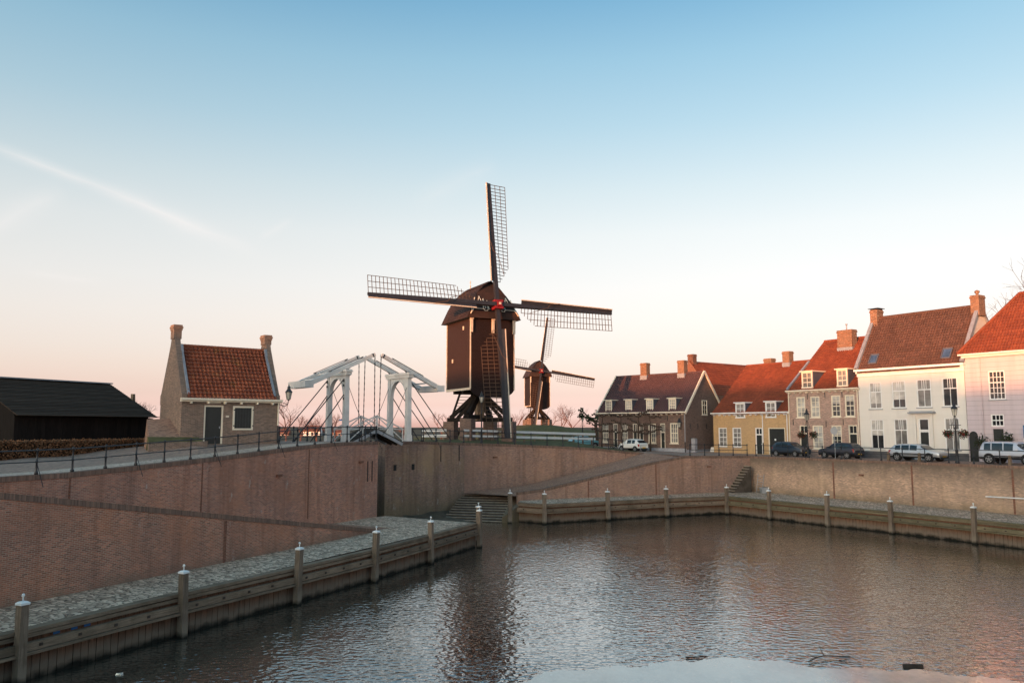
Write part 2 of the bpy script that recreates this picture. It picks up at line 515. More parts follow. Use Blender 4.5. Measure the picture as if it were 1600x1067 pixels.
# water: dark, rippled
t = NT('harbour_water', 0.05, 0.5)
t.color((0.045, 0.041, 0.032))
t.b.inputs['IOR'].default_value = 1.9
w1 = t.noise(t.map(t.pos(), (1.0, 1.25, 1)), 3.4, 1.5, 0.5)
w2 = t.noise(t.map(t.pos(), (1.0, 1.4, 1)), 0.9, 2, 0.5)
calm = t.ramp(t.noise(t.pos(), 0.07, 3), 0.34, 0.64)
h = t.math('ADD', t.math('MULTIPLY', w1, 0.75), t.math('MULTIPLY', w2, 0.5))
bp = t.n('ShaderNodeBump')
bp.inputs['Distance'].default_value = 0.06
t.put(bp.inputs['Strength'], t.math('ADD', t.math('MULTIPLY', calm, 0.60), 0.42))
t.put(bp.inputs['Height'], h)
t.t.links.new(bp.outputs[0], t.b.inputs['Normal'])
t.b.inputs['Coat Weight'].default_value = 1.0
t.b.inputs['Coat Roughness'].default_value = 0.03
t.b.inputs['Coat IOR'].default_value = 1.45
t.t.links.new(bp.outputs[0], t.b.inputs['Coat Normal'])
M['water'] = t.m
# thin ice skin
t = NT('thin_ice', 0.10, 0.5)
f = t.ramp(t.noise(t.pos(), 0.5, 6, 0.65), 0.3, 0.7)
g_ = t.ramp(t.noise(t.map(t.pos(), (1, 0.5, 1)), 1.6, 6, 0.7), 0.42, 0.62)
cc_ = t.mix(f, (0.36, 0.29, 0.225), (0.62, 0.50, 0.40))
cc_ = t.mix(t.math('MULTIPLY', g_, 0.4), cc_, (0.20, 0.165, 0.13))
t.color(cc_)
t.put(t.b.inputs['Roughness'], t.ramp(f, -0.5, 4.5))
t.bump(t.noise(t.pos(), 2.0, 4), 0.05, 0.02)
t.b.inputs['IOR'].default_value = 2.1
t.b.inputs['Coat Weight'].default_value = 1.0
t.b.inputs['Coat Roughness'].default_value = 0.12
M['ice'] = t.m


# ------------------------------------------------------------------ mesh helpers
class MB:
    def __init__(s):
        s.v, s.f, s.uv = [], [], {}

    def face(s, pts, uv=None):
        i = len(s.v)
        s.v += [tuple(p) for p in pts]
        if uv:
            s.uv[len(s.f)] = uv
        s.f.append(tuple(range(i, i + len(pts))))
        return s

    def grid(s, vs, fs):
        i = len(s.v)
        s.v += [tuple(p) for p in vs]
        s.f += [tuple(i + k for k in f) for f in fs]
        return s

    def hexa(s, p):          # p: bottom 4 ccw, top 4 ccw
        return s.grid(p, [(3, 2, 1, 0), (4, 5, 6, 7), (0, 1, 5, 4), (1, 2, 6, 5), (2, 3, 7, 6), (3, 0, 4, 7)])

    def box(s, c, sx, sy, sz, d=(1, 0)):      # base-centre c, d = direction of local x in plan
        ax = Vector((d[0], d[1], 0)).normalized() * (sx / 2)
        ay = Vector((-d[1], d[0], 0)).normalized() * (sy / 2)
        c = Vector(c)
        up = Vector((0, 0, sz))
        b = [c - ax - ay, c + ax - ay, c + ax + ay, c - ax + ay]
        return s.hexa(b + [p + up for p in b])

    def beam(s, p0, p1, w, h, up=(0, 0, 1), w1=None, h1=None):
        p0, p1 = Vector(p0), Vector(p1)
        a = (p1 - p0).normalized()
        u = Vector(up)
        if abs(a.dot(u)) > 0.98:
            u = Vector((0, 1, 0.01))
        x = a.cross(u).normalized()
        u = x.cross(a).normalized()
        w1 = w if w1 is None else w1
        h1 = h if h1 is None else h1
        q = lambda p, ww, hh: [p - x * ww / 2 - u * hh / 2, p + x * ww / 2 - u * hh / 2, p + x * ww / 2 + u * hh / 2, p - x * ww / 2 + u * hh / 2]
        return s.hexa(q(p0, w, h) + q(p1, w1, h1))

    def tube(s, p0, p1, r0, r1=None, n=6, cap=True):
        r1 = r0 if r1 is None else r1
        p0, p1 = Vector(p0), Vector(p1)
        a = (p1 - p0)
        if a.length < 1e-6:
            return s
        a.normalize()
        x = a.orthogonal().normalized()
        y = a.cross(x)
        vs = []
        for p, r in ((p0, r0), (p1, r1)):
            for k in range(n):
                an = 2 * math.pi * k / n
                vs.append(p + x * (r * math.cos(an)) + y * (r * math.sin(an)))
        fs = [(k, (k + 1) % n, n + (k + 1) % n, n + k) for k in range(n)]
        if cap:
            fs += [tuple(reversed(range(n))), tuple(range(n, 2 * n))]
        return s.grid(vs, fs)

    def lathe(s, c, prof, n=10):               # prof: (r, z)
        c = Vector(c)
        vs, fs = [], []
        for r, z in prof:
            for k in range(n):
                an = 2 * math.pi * k / n
                vs.append(c + Vector((r * math.cos(an), r * math.sin(an), z)))
        for j in range(len(prof) - 1):
            for k in range(n):
                fs.append((j * n + k, j * n + (k + 1) % n, (j + 1) * n + (k + 1) % n, (j + 1) * n + k))
        fs.append(tuple(reversed(range(n))))
        fs.append(tuple((len(prof) - 1) * n + k for k in range(n)))
        return s.grid(vs, fs)

    def prism(s, poly, off):                   # planar polygon (3d points) extruded by vector off
        off = Vector(off)
        a = [Vector(p) for p in poly]
        b = [p + off for p in a]
        n = len(a)
        fs = [tuple(range(n)), tuple(reversed(range(n, 2 * n)))] + [(k, n + k, n + (k + 1) % n, (k + 1) % n) for k in range(n)]
        return s.grid(a + b, fs)

    def mesh(s, name, mats, off=(0, 0, 0), smooth=False):
        me = bpy.data.meshes.new(name)
        ox, oy, oz = off
        me.from_pydata([(a - ox, b - oy, c - oz) for a, b, c in s.v], [], s.f)
        uvl = me.uv_layers.new(name='UVMap').data
        Z = Vector((0, 0, 1))
        for pi, p in enumerate(me.polygons):
            if pi in s.uv:
                for li, q in zip(p.loop_indices, s.uv[pi]):
                    uvl[li].uv = q
                continue
            n = p.normal
            tg = Z.cross(n)
            if tg.length < 0.08:
                tg = Vector((1, 0, 0))
            tg.normalize()
            bt = n.cross(tg)
            for li in p.loop_indices:
                q = Vector(s.v[me.loops[li].vertex_index])
                uvl[li].uv = (q.dot(tg), q.dot(bt))
        for m in (mats if isinstance(mats, (list, tuple)) else [mats]):
            me.materials.append(M[m] if isinstance(m, str) else m)
        if smooth:
            for p in me.polygons:
                p.use_smooth = True
        return me

    def build(s, name, mat, parent=None, base=None, smooth=False):
        off = (0, 0, 0)
        if parent is not None:
            root = parent
            while root.parent:
                root = root.parent
            off = tuple(root.location)
        elif base is not None:
            off = tuple(base)
        o = bpy.data.objects.new(name, s.mesh(name, mat, off, smooth))
        col.objects.link(o)
        if parent is not None:
            o.parent = parent
        elif base is not None:
            o.location = base
        return o


def tag(o, label=None, cat=None, group=None, kind=None):
    for k, v in (('label', label), ('category', cat), ('group', group), ('kind', kind)):
        if v:
            o[k] = v
    return o


def thing(name, loc, label, cat, group=None):
    o = bpy.data.objects.new(name, None)
    o.empty_display_size = 0.3
    o.location = loc
    col.objects.link(o)
    return tag(o, label, cat, group)


def inst(me, name, parent, loc, rot=(0, 0, 0), scale=None):      # another object on shared mesh data; loc in world space
    o = bpy.data.objects.new(name, me)
    root = parent
    while root.parent:
        root = root.parent
    o.location = Vector(loc) - root.location
    o.rotation_euler = rot
    if scale:
        o.scale = scale
    o.parent = parent
    col.objects.link(o)
    return o


def unit(x, y):
    l = math.hypot(x, y)
    return (x / l, y / l)


class Fr:
    """A facade's own frame: u along it (seen from the street, left to right), o outwards, z up."""
    def __init__(s, A, d):
        s.A, s.d = A, unit(*d)
        s.n = (s.d[1], -s.d[0])

    def p(s, u, o, z):
        return Vector((s.A[0] + s.d[0] * u + s.n[0] * o, s.A[1] + s.d[1] * u + s.n[1] * o, z))

    def box(s, mb, u0, u1, o0, o1, z0, z1):
        b = [s.p(u0, o1, z0), s.p(u1, o1, z0), s.p(u1, o0, z0), s.p(u0, o0, z0)]
        t_ = [s.p(u0, o1, z1), s.p(u1, o1, z1), s.p(u1, o0, z1), s.p(u0, o0, z1)]
        return mb.hexa(b + t_)


def lerp(a, b, t):
    return a + (b - a) * t


# ------------------------------------------------------------------ plan of the harbour (metres, water at z = 0)
ZQ = 1.64
DL = unit(0.4275, 0.904)                 # direction of the left street, its ramp and quay
C1 = (-10.1, 60.5)                       # end of the left street wall, at the channel
SW = [(-34, 6.0), (-28.3, 6.03), (-25.2, 6.05), (-21.75, 6.2), (-18.4, 6.36), (-15.2, 6.52), (-11.85, 6.74), (-8.5, 6.96), (-5.2, 7.10), (-2.5, 7.12), (0, 7.10)]
street_wall = [(C1[0] + DL[0] * u, C1[1] + DL[1] * u, z) for u, z in SW]
RT = (-8.2, 51.94)                       # foot of the left ramp wall
ramp_wall = [(RT[0] + DL[0] * u, RT[1] + DL[1] * u, z) for u, z in ((-27.0, 6.0), (-24.7, 5.80), (-19.2, 4.88), (-11.5, 3.57), (-2.74, 2.11), (-0.6, 1.76))]
UB = unit(0.79, 0.616)                   # bridge axis
VB = (UB[1], -UB[0])
C2 = (-11.0, 69.7)
KN = (-4.56, 77.0)
DBK = unit(16.61, 7.8)
back_wall_a = [(C2[0], C2[1], 6.93), (-8.1, 72.98, 6.88), (KN[0], KN[1], 6.68)]
back_wall_b = [(KN[0] + DBK[0] * u, KN[1] + DBK[1] * u, z) for u, z in ((0, 6.68), (5, 6.5), (10, 6.27), (14.7, 6.0), (18.1, 5.66), (20.6, 5.46))]
LWA = (2.31, 73.06)
DLW = unit(22.19, 9.31)
lw = lambda u: (LWA[0] + DLW[0] * u, LWA[1] + DLW[1] * u)
lower_wall = [(*lw(-1.9), 2.38), (*lw(0.65), 2.62), (*lw(3.9), 3.2), (*lw(8.0), 3.99), (*lw(12.3), 4.82), (*lw(16.0), 5.36), (*lw(24.0), 5.27)]
DR = unit(0.526, -0.85)
RWA = (24.6, 82.0)
rw = lambda t: (RWA[0] + DR[0] * t, RWA[1] + DR[1] * t)
right_wall = [(*rw(-0.45), 5.25), (*rw(12), 5.27), (*rw(26), 5.3), (*rw(60), 5.4), (*rw(84), 5.6)]

# ------------------------------------------------------------------ ground sheet (hole for the harbour basin and the channel)
bank_l = [(C1[0] - VB[0] * s, C1[1] - VB[1] * s, z) for s, z in ((8, 7.0), (30, 5.6), (70, 4.6))]
bank_r = [(C2[0] - VB[0] * s, C2[1] - VB[1] * s, z) for s, z in ((70, 4.6), (30, 5.8), (6, 6.95))]
hole = [(p[0], p[1], p[2]) for p in street_wall] + bank_l + bank_r + back_wall_a[:2] + back_wall_b + [(*lw(16.0), 5.36), (*lw(24.0), 5.27)] + right_wall[0:] \
    + [(70, 5.0, 6.2), (20, 4.6, 6.4), (-30, 4.6, 6.4), (RT[0] + DL[0] * -50, RT[1] + DL[1] * -50, 6.2), ramp_wall[0]]
CTRL = [(p[0], p[1], p[2]) for p in hole] + [(-21, 51, 7.02), (-16, 56, 7.08), (-24, 56, 7.1), (-27, 50, 6.6), (-25, 47, 6.35), (-32, 44, 6.2), (-20, 62, 7.05), (-15, 66, 7.05), (-6, 72, 6.95),
        (-3.5, 86, 6.9), (-12, 86, 6.85), (6, 90, 6.7), (11, 101, 5.7), (10, 94, 5.75), (20, 92, 5.3), (14.2, 94, 5.4), (25, 88, 5.25), (29, 84, 5.25), (33, 77, 5.27), (39, 68.4, 5.3), (45, 59, 5.3),
        (-40, 60, 6.5), (-60, 40, 6.0), (0, 120, 5.5), (40, 110, 5.2), (-30, 110, 5.0), (0, -10, 6.4), (60, 80, 5.2)]


def ground_z(x, y):
    s = w = 0
    for a, b, c in CTRL:
        d2 = (x - a) ** 2 + (y - b) ** 2 + 0.01
        k = 1 / d2 ** 2
        s += k * c
        w += k
    z = s / w
    r = math.hypot(x, y - 60)
    if r > 70:
        z = lerp(z, 4.6, min(1, (r - 70) / 60))
    return z


def off_line(pts, o):     # points moved to the landward side
    out = []
    for i, p in enumerate(pts):
        a, b = pts[max(i - 1, 0)], pts[min(i + 1, len(pts) - 1)]
        d = unit(b[0] - a[0], b[1] - a[1])
        out.append((p[0] - d[1] * o, p[1] + d[0] * o))
    return out


cob_in = off_line(street_wall, 2.3)
road_in = off_line(street_wall, 8.6)
cob_poly = [(p[0], p[1]) for p in street_wall] + cob_in[::-1]
road_poly = cob_in + road_in[::-1]
mill_green = [(-2.5, 79.3), (14.2, 87.2), (12, 95), (4, 130), (-40, 130), (-26, 92), (-7.9, 76)]
town = [(13.99, 85.9), (17.3, 79.4), (24.5, 82.6), (38.5, 60.4), (75, 5), (120, 5), (120, 140), (4, 140), (12, 95)]
pts, edges, index = [], [], {}


def addp(x, y):
    k = (round(x, 3), round(y, 3))
    if k not in index:
        index[k] = len(pts)
        pts.append(Vector((x, y)))
    return index[k]


def add_loop(poly, closed=True):
    ids = [addp(p[0], p[1]) for p in poly]
    n = len(ids)
    for i in range(n if closed else n - 1):
        if ids[i] != ids[(i + 1) % n]:
            edges.append((ids[i], ids[(i + 1) % n]))


add_loop(hole)
add_loop(cob_in, False)
add_loop(road_in, False)
hole_z = {}
for p in hole:
    hole_z[(round(p[0], 3), round(p[1], 3))] = p[2]
for p in CTRL:
    addp(p[0], p[1])
for gx in range(-120, 141, 10):
    for gy in range(-60, 181, 10):
        addp(gx + 0.37, gy + 0.21)
for r_ in (260, 500, 1200, 3000, 7000):
    for k in range(24):
        a = 2 * math.pi * k / 24 + 0.1
        addp(r_ * math.cos(a), 60 + r_ * math.sin(a))


def inside(x, y, poly):
    c = False
    n = len(poly)
    for i in range(n):
        x0, y0 = poly[i][0], poly[i][1]
        x1, y1 = poly[(i + 1) % n][0], poly[(i + 1) % n][1]
        if (y0 > y) != (y1 > y) and x < (x1 - x0) * (y - y0) / (y1 - y0) + x0:
            c = not c
    return c


vo, eo, fo, *_ = delaunay_2d_cdt(pts, edges, [], 0, 1e-4)
gm = bpy.data.meshes.new('ground')
gv = []
for v in vo:
    k = (round(v.x, 3), round(v.y, 3))
    gv.append((v.x, v.y, hole_z.get(k, None) if k in hole_z else ground_z(v.x, v.y)))
gf, gmat = [], []
for f in fo:
    cx = sum(vo[i].x for i in f) / len(f)
    cy = sum(vo[i].y for i in f) / len(f)
    if inside(cx, cy, hole):
        continue
    gf.append(tuple(f))
    if inside(cx, cy, cob_poly):
        gmat.append(0)
    elif inside(cx, cy, road_poly) or (-60 < cx < -6 and 30 < cy < 76 and (cx + 10.1) * DL[1] - (cy - 60.5) * DL[0] > -14):
        gmat.append(1)
    elif inside(cx, cy, town):
        gmat.append(1)
    elif inside(cx, cy, mill_green):
        gmat.append(2)
    elif cy < 20:
        gmat.append(1)
    else:
        gmat.append(3 if math.hypot(cx, cy - 60) > 110 else 2)
gm.from_pydata(gv, [], gf)
for k in ('cobble_light', 'paving', 'grass', 'field'):
    gm.materials.append(M[k])
ul = gm.uv_layers.new(name='UVMap').data
for p, mi in zip(gm.polygons, gmat):
    p.material_index = mi
    for li in p.loop_indices:
        q = gm.vertices[gm.loops[li].vertex_index].co
        ul[li].uv = (q.x * DL[0] + q.y * DL[1], -q.x * DL[1] + q.y * DL[0])
go = bpy.data.objects.new('ground', gm)
col.objects.link(go)
tag(go, 'paved streets and turf around the harbour basin', None, None, 'structure')
for p in gm.polygons:
    if p.normal.z < 0:
        p.flip()

# harbour bed and water
wb = MB()
wb.face([(-80, -4, 0), (110, -4, 0), (110, 125, 0), (-80, 125, 0)])
tag(wb.build('water', 'water'), 'dark rippled harbour water reflecting the evening sky', None, None, 'structure')

# ------------------------------------------------------------------ walls
def wall(name, label, pts3, zbot, mat, back, cop=True, cop_h=0.22, proud=0.035, cat='wall'):
    """Masonry along a plan polyline; back = signed thickness to the landward (left-hand) side."""
    base = (pts3[0][0], pts3[0][1], 0)
    th = thing(name, base, label, cat)
    inner = off_line(pts3, back)
    mb, cb = MB(), MB()
    n = len(pts3)
    run = 0.0
    zb = zbot if isinstance(zbot, (list, tuple)) else [zbot] * n
    sg = 1 if back > 0 else -1
    for i in range(n - 1):
        a, b = pts3[i], pts3[i + 1]
        l = math.hypot(b[0] - a[0], b[1] - a[1])
        ch = cop_h if cop else 0
        A0, B0, B1, A1 = (a[0], a[1], zb[i]), (b[0], b[1], zb[i + 1]), (b[0], b[1], b[2] - ch), (a[0], a[1], a[2] - ch)
        mb.face([A0, B0, B1, A1], [(run, zb[i]), (run + l, zb[i + 1]), (run + l, b[2] - ch), (run, a[2] - ch)])
        ia, ib = inner[i], inner[i + 1]
        mb.face([(*ib, zb[i + 1]), (*ia, zb[i]), (*ia, a[2] - ch), (*ib, b[2] - ch)], [(run + l, zb[i + 1]), (run, zb[i]), (run, a[2] - ch), (run + l, b[2] - ch)])
        if i == 0:
            mb.face([(*ia, zb[0]), A0, A1, (*ia, a[2] - ch)])
        if i == n - 2:
            mb.face([B0, (*ib, zb[-1]), (*ib, b[2] - ch), B1])
        if not cop:
            mb.face([A1, B1, (*ib, b[2]), (*ia, a[2])])
        else:
            oa, ob = off_line(pts3, -proud * sg)[i], off_line(pts3, -proud * sg)[i + 1]
            ja, jb = off_line(pts3, back + proud * sg)[i], off_line(pts3, back + proud * sg)[i + 1]
            q = lambda p, z: (p[0], p[1], z)
            lo = [q(oa, a[2] - ch), q(ob, b[2] - ch), q(jb, b[2] - ch), q(ja, a[2] - ch)]
            hi = [q(oa, a[2] + 0.012), q(ob, b[2] + 0.012), q(jb, b[2] + 0.012), q(ja, a[2] + 0.012)]
            r0, r1 = run, run + l
            cb.face([lo[0], lo[1], hi[1], hi[0]], [(r0, 0), (r1, 0), (r1, ch), (r0, ch)])
            cb.face([hi[0], hi[1], hi[2], hi[3]], [(r0, 0.23), (r1, 0.23), (r1, 0.69), (r0, 0.69)])
            cb.face([lo[2], lo[3], hi[3], hi[2]], [(r1, 0), (r0, 0), (r0, ch), (r1, ch)])
            cb.face([lo[1], lo[0], lo[3], lo[2]])
            if i == 0:
                cb.face([lo[3], lo[0], hi[0], hi[3]])
            if i == n - 2:
                cb.face([lo[1], lo[2], hi[2], hi[1]])
        run += l
    mb.build('wall_face', mat, th)
    if cop:
        cb.build('coping', 'coping', th)
    return th


def on_line(A, d, u, o=0):       # o to the water side (right-hand of d)
    return (A[0] + d[0] * u + d[1] * o, A[1] + d[1] * u - d[0] * o)


w_street = wall('quay_wall', 'tall red brick retaining wall below the railed left street', street_wall, 0.2, 'brick_street', 0.5)
w_ramp = wall('ramp_wall', 'dark red brick wall sloping down to the cobbled left quay', ramp_wall, 0.9, 'brick_red', 0.42)
w_lock = wall('lock_wall', 'stained tan and red brick wall right of the drawbridge channel', [(p[0], p[1], p[2]) for p in bank_r[::1][1:]] + back_wall_a, -0.6, 'brick_lock', 0.5)
w_back = wall('back_wall', 'red brick retaining wall above the far ramp, below the mill', back_wall_b, [-0.2, 0.5, 1.5, 2.5, 3.2, 4.0], 'brick_back', 0.5)
w_lower = wall('lower_ramp_wall', 'red brick wall rising along the outer side of the far ramp', lower_wall, 0.6, 'brick_back', 0.42)
w_right = wall('right_quay_wall', 'mottled tan brick retaining wall below the street of parked cars', right_wall, 0.6, 'brick_tan', 0.5)
w_bank = wall('channel_wall', 'brick bank of the narrow channel behind the left street wall', [street_wall[-1]] + bank_l, -0.6, 'brick_lock', 0.5)
# off-frame continuation of the near left wall and the quay we stand on
w_near = wall('near_quay_wall', 'brick quay wall beside the viewpoint', [right_wall[-1], (70, 5.0, 6.2), (20, 4.6, 6.4), (-30, 4.6, 6.4), (RT[0] + DL[0] * -50, RT[1] + DL[1] * -50, 6.2), ramp_wall[0]], -0.5, 'brick_red', 0.5)

# seams, drain stones and iron ties in the walls
def seam(th, A, d, u, z0, z1, w=0.12, mat='brick_rear', name='seam'):
    mb = MB()
    p = on_line(A, d, u, 0.012)
    mb.box((p[0], p[1], z0), w, 0.03, z1 - z0, d)
    mb.build(name, mat, th)


for u, zt in ((-25.0, 5.82), (-17.0, 6.2), (-7.9, 6.7)):
    seam(w_street, C1, DL, u, 2.2, zt, 0.07)
seam(w_ramp, RT, DL, -13.6, 1.66, 3.65, 0.16)
for u in (9.4, 17.0, 25.0):
    seam(w_right, RWA, DR, u, 1.7, 5.0, 0.14)
for u in (5.2, 12.6):
    seam(w_lower, LWA, DLW, u, 1.7, 3.2 if u < 6 else 4.6, 0.12)


def drain(th, A, d, u, z):
    mb = MB()
    p = on_line(A, d, u, 0.05)
    mb.box((p[0], p[1], z), 0.42, 0.2, 0.14, d)
    mb.build('drain_stone', 'brick_rear', th)


drain(w_street, C1, DL, -10.8, 5.1)
drain(w_street, C1, DL, -2.2, 5.6)
drain(w_back, KN, DBK, 3.2, 5.2)
drain(w_lower, LWA, DLW, 18.8, 4.2)
drain(w_right, RWA, DR, 12.3, 3.9)
drain(w_right, RWA, DR, 26.2, 3.5)
for u in (-1.3, -0.75):
    mb = MB()
    p = on_line(C1, DL, u, 0.03)
    mb.box((p[0], p[1], 4.2), 0.05, 0.05, 1.5, DL)
    mb.build('iron_tie', 'iron', w_street)
DKA = unit(KN[0] - C2[0], KN[1] - C2[1])
for u in (6.6, 9.0):
    mb = MB()
    p = on_line(C2, DKA, u, 0.03)
    mb.box((p[0], p[1], 5.0), 0.06, 0.05, 1.5, DKA)
    mb.build('iron_tie', 'iron', w_lock)
for u in (1.1, 3.2):
    mb = MB()
    p = on_line(C2, DKA, u, 0.02)
    mb.box((p[0], p[1], 4.4), 0.3, 0.06, 0.5, DKA)
    mb.build('wall_niche', 'trim_black', w_lock)

# ------------------------------------------------------------------ quays, ramps, steps
QA, QB = (-16.1, 26.55), (-2.62, 55.8)       # left quay edge
DQ = unit(QB[0] - QA[0], QB[1] - QA[1])
q0 = (QA[0] - DQ[0] * 24, QA[1] - DQ[1] * 24)
rt0 = (RT[0] + DL[0] * -50 + 0.2, RT[1] + DL[1] * -50)
mb = MB()
mb.face([(q0[0], q0[1], ZQ), (QB[0], QB[1], ZQ), (C1[0] + 0.6, C1[1] + 0.9, 1.5), (C1[0] - 0.3, C1[1] - 0.4, 1.55), (C1[0] - DL[0] * 9, C1[1] - DL[1] * 9, ZQ), (RT[0] - 0.4, RT[1], ZQ), (rt0[0], rt0[1], ZQ)])
mb.face([(QB[0], QB[1], ZQ), (QB[0] - 0.1, QB[1] + 0.2, -0.6), (C1[0] + 0.6, C1[1] + 0.9, -0.6), (C1[0] + 0.6, C1[1] + 0.9, 1.5)])
tag(mb.build('left_quay', 'cobble'), 'grey cobbled quay strip beside the near water', None, None, 'structure')
# left ramp behind its wall
mb = MB()
prev = None
for (x, y, z) in ramp_wall + [(RT[0] + DL[0] * 1.2, RT[1] + DL[1] * 1.2, 1.66)]:
    a = (x - DL[1] * 0.3, y + DL[0] * 0.3, max(z - 0.32, 1.655))
    b = (x - DL[1] * 5.6, y + DL[0] * 5.6, max(z - 0.32, 1.655))
    if prev:
        mb.face([prev[0], a, b, prev[1]])
    prev = (a, b)
tag(mb.build('left_ramp', 'ramp_brick'), 'paved ramp down to the left quay', None, None, 'structure')
# far quay and right quay as one cobbled shelf
BQ = [(0.62, 70.6), (2.74, 69.1), (8.42, 71.8), (14.09, 74.6), (20.47, 77.0)]
RQ = [(20.47, 77.0), (23.3, 72.4), (26.5, 67.4), (29.7, 62.9), (33.0, 57.5), (36.0, 52.4), (50, 29), (62, 9)]
mb = MB()
inner_b = [(1.0, 76.4), (2.5, 73.3), (8.2, 75.7), (14.0, 78.1), (24.8, 82.7)]
for i in range(4):
    mb.face([(*BQ[i], ZQ), (*BQ[i + 1], ZQ), (*inner_b[i + 1], ZQ + 0.05), (*inner_b[i], ZQ + 0.05)])
inner_r = [(24.8, 82.7)] + [rw(t_) for t_ in (6.0, 12.0, 18.0, 24.5, 31, 58, 80)]
for i in range(7):
    a = inner_r[i + 1]
    mb.face([(*RQ[i], ZQ), (*RQ[i + 1], ZQ), (a[0] + 0.2, a[1] + 0.1, ZQ + 0.05), (inner_r[i][0] + 0.2, inner_r[i][1] + 0.1, ZQ + 0.05)])
tag(mb.build('far_quay', 'cobble'), 'narrow cobbled quay below the far walls', None, None, 'structure')
# far ramp
mb = MB()
NR = 10
for i in range(NR):
    f0, f1 = i / NR, (i + 1) / NR
    def row(f):
        ub, zb_ = lerp(-0.3, 20.6, f), None
        zb_ = lerp(2.0, 2.4, min(1, f / 0.28)) if f < 0.28 else (lerp(2.4, 2.98, (f - 0.28) / 0.17) if f < 0.45 else lerp(2.98, 5.46, (f - 0.45) / 0.55))
        p = (KN[0] + DBK[0] * ub + 0.12, KN[1] + DBK[1] * ub - 0.25)
        ul_ = lerp(-1.9, 16.4, f)
        q = lw(ul_)
        zl = lerp(2.02, 5.3, max(0, (ul_ + 1.2)) / 17.6)
        return (p[0], p[1], zb_), (q[0] - DLW[1] * 0.3, q[1] + DLW[0] * 0.3, zl)
    a0, b0 = row(f0)
    a1, b1 = row(f1)
    mb.face([b0, b1, a1, a0])
tag(mb.build('far_ramp', 'ramp_brick'), 'brick paved ramp climbing from the steps to the street', None, None, 'structure')
# muddy foreshore in the channel mouth
mb = MB()
vsx = []
NX, NY = 14, 9
for j in range(NY + 1):
    for i in range(NX + 1):
        fx, fy = i / NX, j / NY
        a = Vector((-10.6, 62.2)).lerp(Vector((-1.2, 69.6)), fx)
        b = Vector((-12.6, 71.5)).lerp(Vector((-2.5, 77.3)), fx)
        p = a.lerp(b, fy)
        z = -0.25 + 0.75 * fy + 0.10 * math.sin(i * 1.7 + j) + 0.08 * random.random()
        vsx.append((p.x, p.y, z))
mb.grid(vsx, [(j * (NX + 1) + i, j * (NX + 1) + i + 1, (j + 1) * (NX + 1) + i + 1, (j + 1) * (NX + 1) + i) for j in range(NY) for i in range(NX)])
tag(mb.build('mud_bank', 'mud', smooth=True), 'muddy foreshore at the foot of the lock wall', None, None, 'structure')
# broad steps
st = thing('quay_steps', (-2.0, 74, 0), 'broad flight of dark stone steps down to the water beside the mud', 'steps')
N = 12
for i in range(N):
    f = i / (N - 1)
    bl, br = Vector((-6.1, 71.4)), Vector((-0.9, 69.9))
    tl, tr_ = Vector((-4.6, 77.6)), Vector((1.0, 76.6))
    a, b = bl.lerp(tl, f), br.lerp(tr_, f)
    zt = lerp(0.12, 1.98, f)
    dd = (tl - bl) / (N - 1) * 1.25
    mb = MB()
    j = random.uniform(-0.05, 0.05)
    a = a + Vector((j, 0))
    mb.hexa([(a.x, a.y, zt - 0.9), (b.x, b.y, zt - 0.9), (b.x + dd.x, b.y + dd.y, zt - 0.9), (a.x + dd.x, a.y + dd.y, zt - 0.9),
             (a.x, a.y, zt), (b.x, b.y, zt), (b.x + dd.x, b.y + dd.y, zt + 0.004 * i / N), (a.x + dd.x, a.y + dd.y, zt + 0.004 * i / N)])
    so = mb.build('step', 'step_dark', st)
    nb2 = MB()
    nb2.hexa([(a.x - 0.03, a.y - 0.05, zt - 0.05), (b.x + 0.03, b.y - 0.05, zt - 0.05), (b.x + 0.03, b.y + 0.12, zt - 0.05), (a.x - 0.03, a.y + 0.12, zt - 0.05),
              (a.x - 0.03, a.y - 0.05, zt + 0.008), (b.x + 0.03, b.y - 0.05, zt + 0.008), (b.x + 0.03, b.y + 0.12, zt + 0.008), (a.x - 0.03, a.y + 0.12, zt + 0.008)])
    nb2.build('nosing', 'step_stone', so)
mb = MB()
mb.hexa([(-0.85, 69.8, -0.6), (0.75, 70.9, -0.6), (1.5, 77.2, -0.6), (0.2, 76.9, -0.6), (-0.85, 69.8, 0.45), (0.75, 70.9, 1.45), (1.5, 77.2, 2.0), (0.2, 76.9, 2.0)])
mb.build('side_wall', 'brick_lock', st)
# small stair climbing behind the end of the right wall
ss = thing('corner_stair', (21.5, 80.3, ZQ), 'narrow brick stair climbing into the corner beside the tan wall', 'steps')
for i in range(10):
    u = 21.1 + i * 0.23
    p = lw(u)
    c = (p[0] + DLW[1] * 0.46, p[1] - DLW[0] * 0.46, ZQ - 0.1)
    mb = MB()
    mb.box(c, 0.27, 0.84, 0.1 + 0.265 * (i + 1) - 0.05, DLW)
    so = mb.build('step', 'step_dark', ss)
    mb = MB()
    mb.box((c[0], c[1], ZQ + 0.265 * (i + 1) - 0.05), 0.29, 0.86, 0.05, DLW)
    mb.build('nosing', 'step_stone', so)

# ------------------------------------------------------------------ timber quay fronts
plank_mb = MB()
plank_mb.box((0, 0, 0), 0.27, 0.06, 2.25, (1, 0))
plank_me = plank_mb.mesh('plank', 'plank')


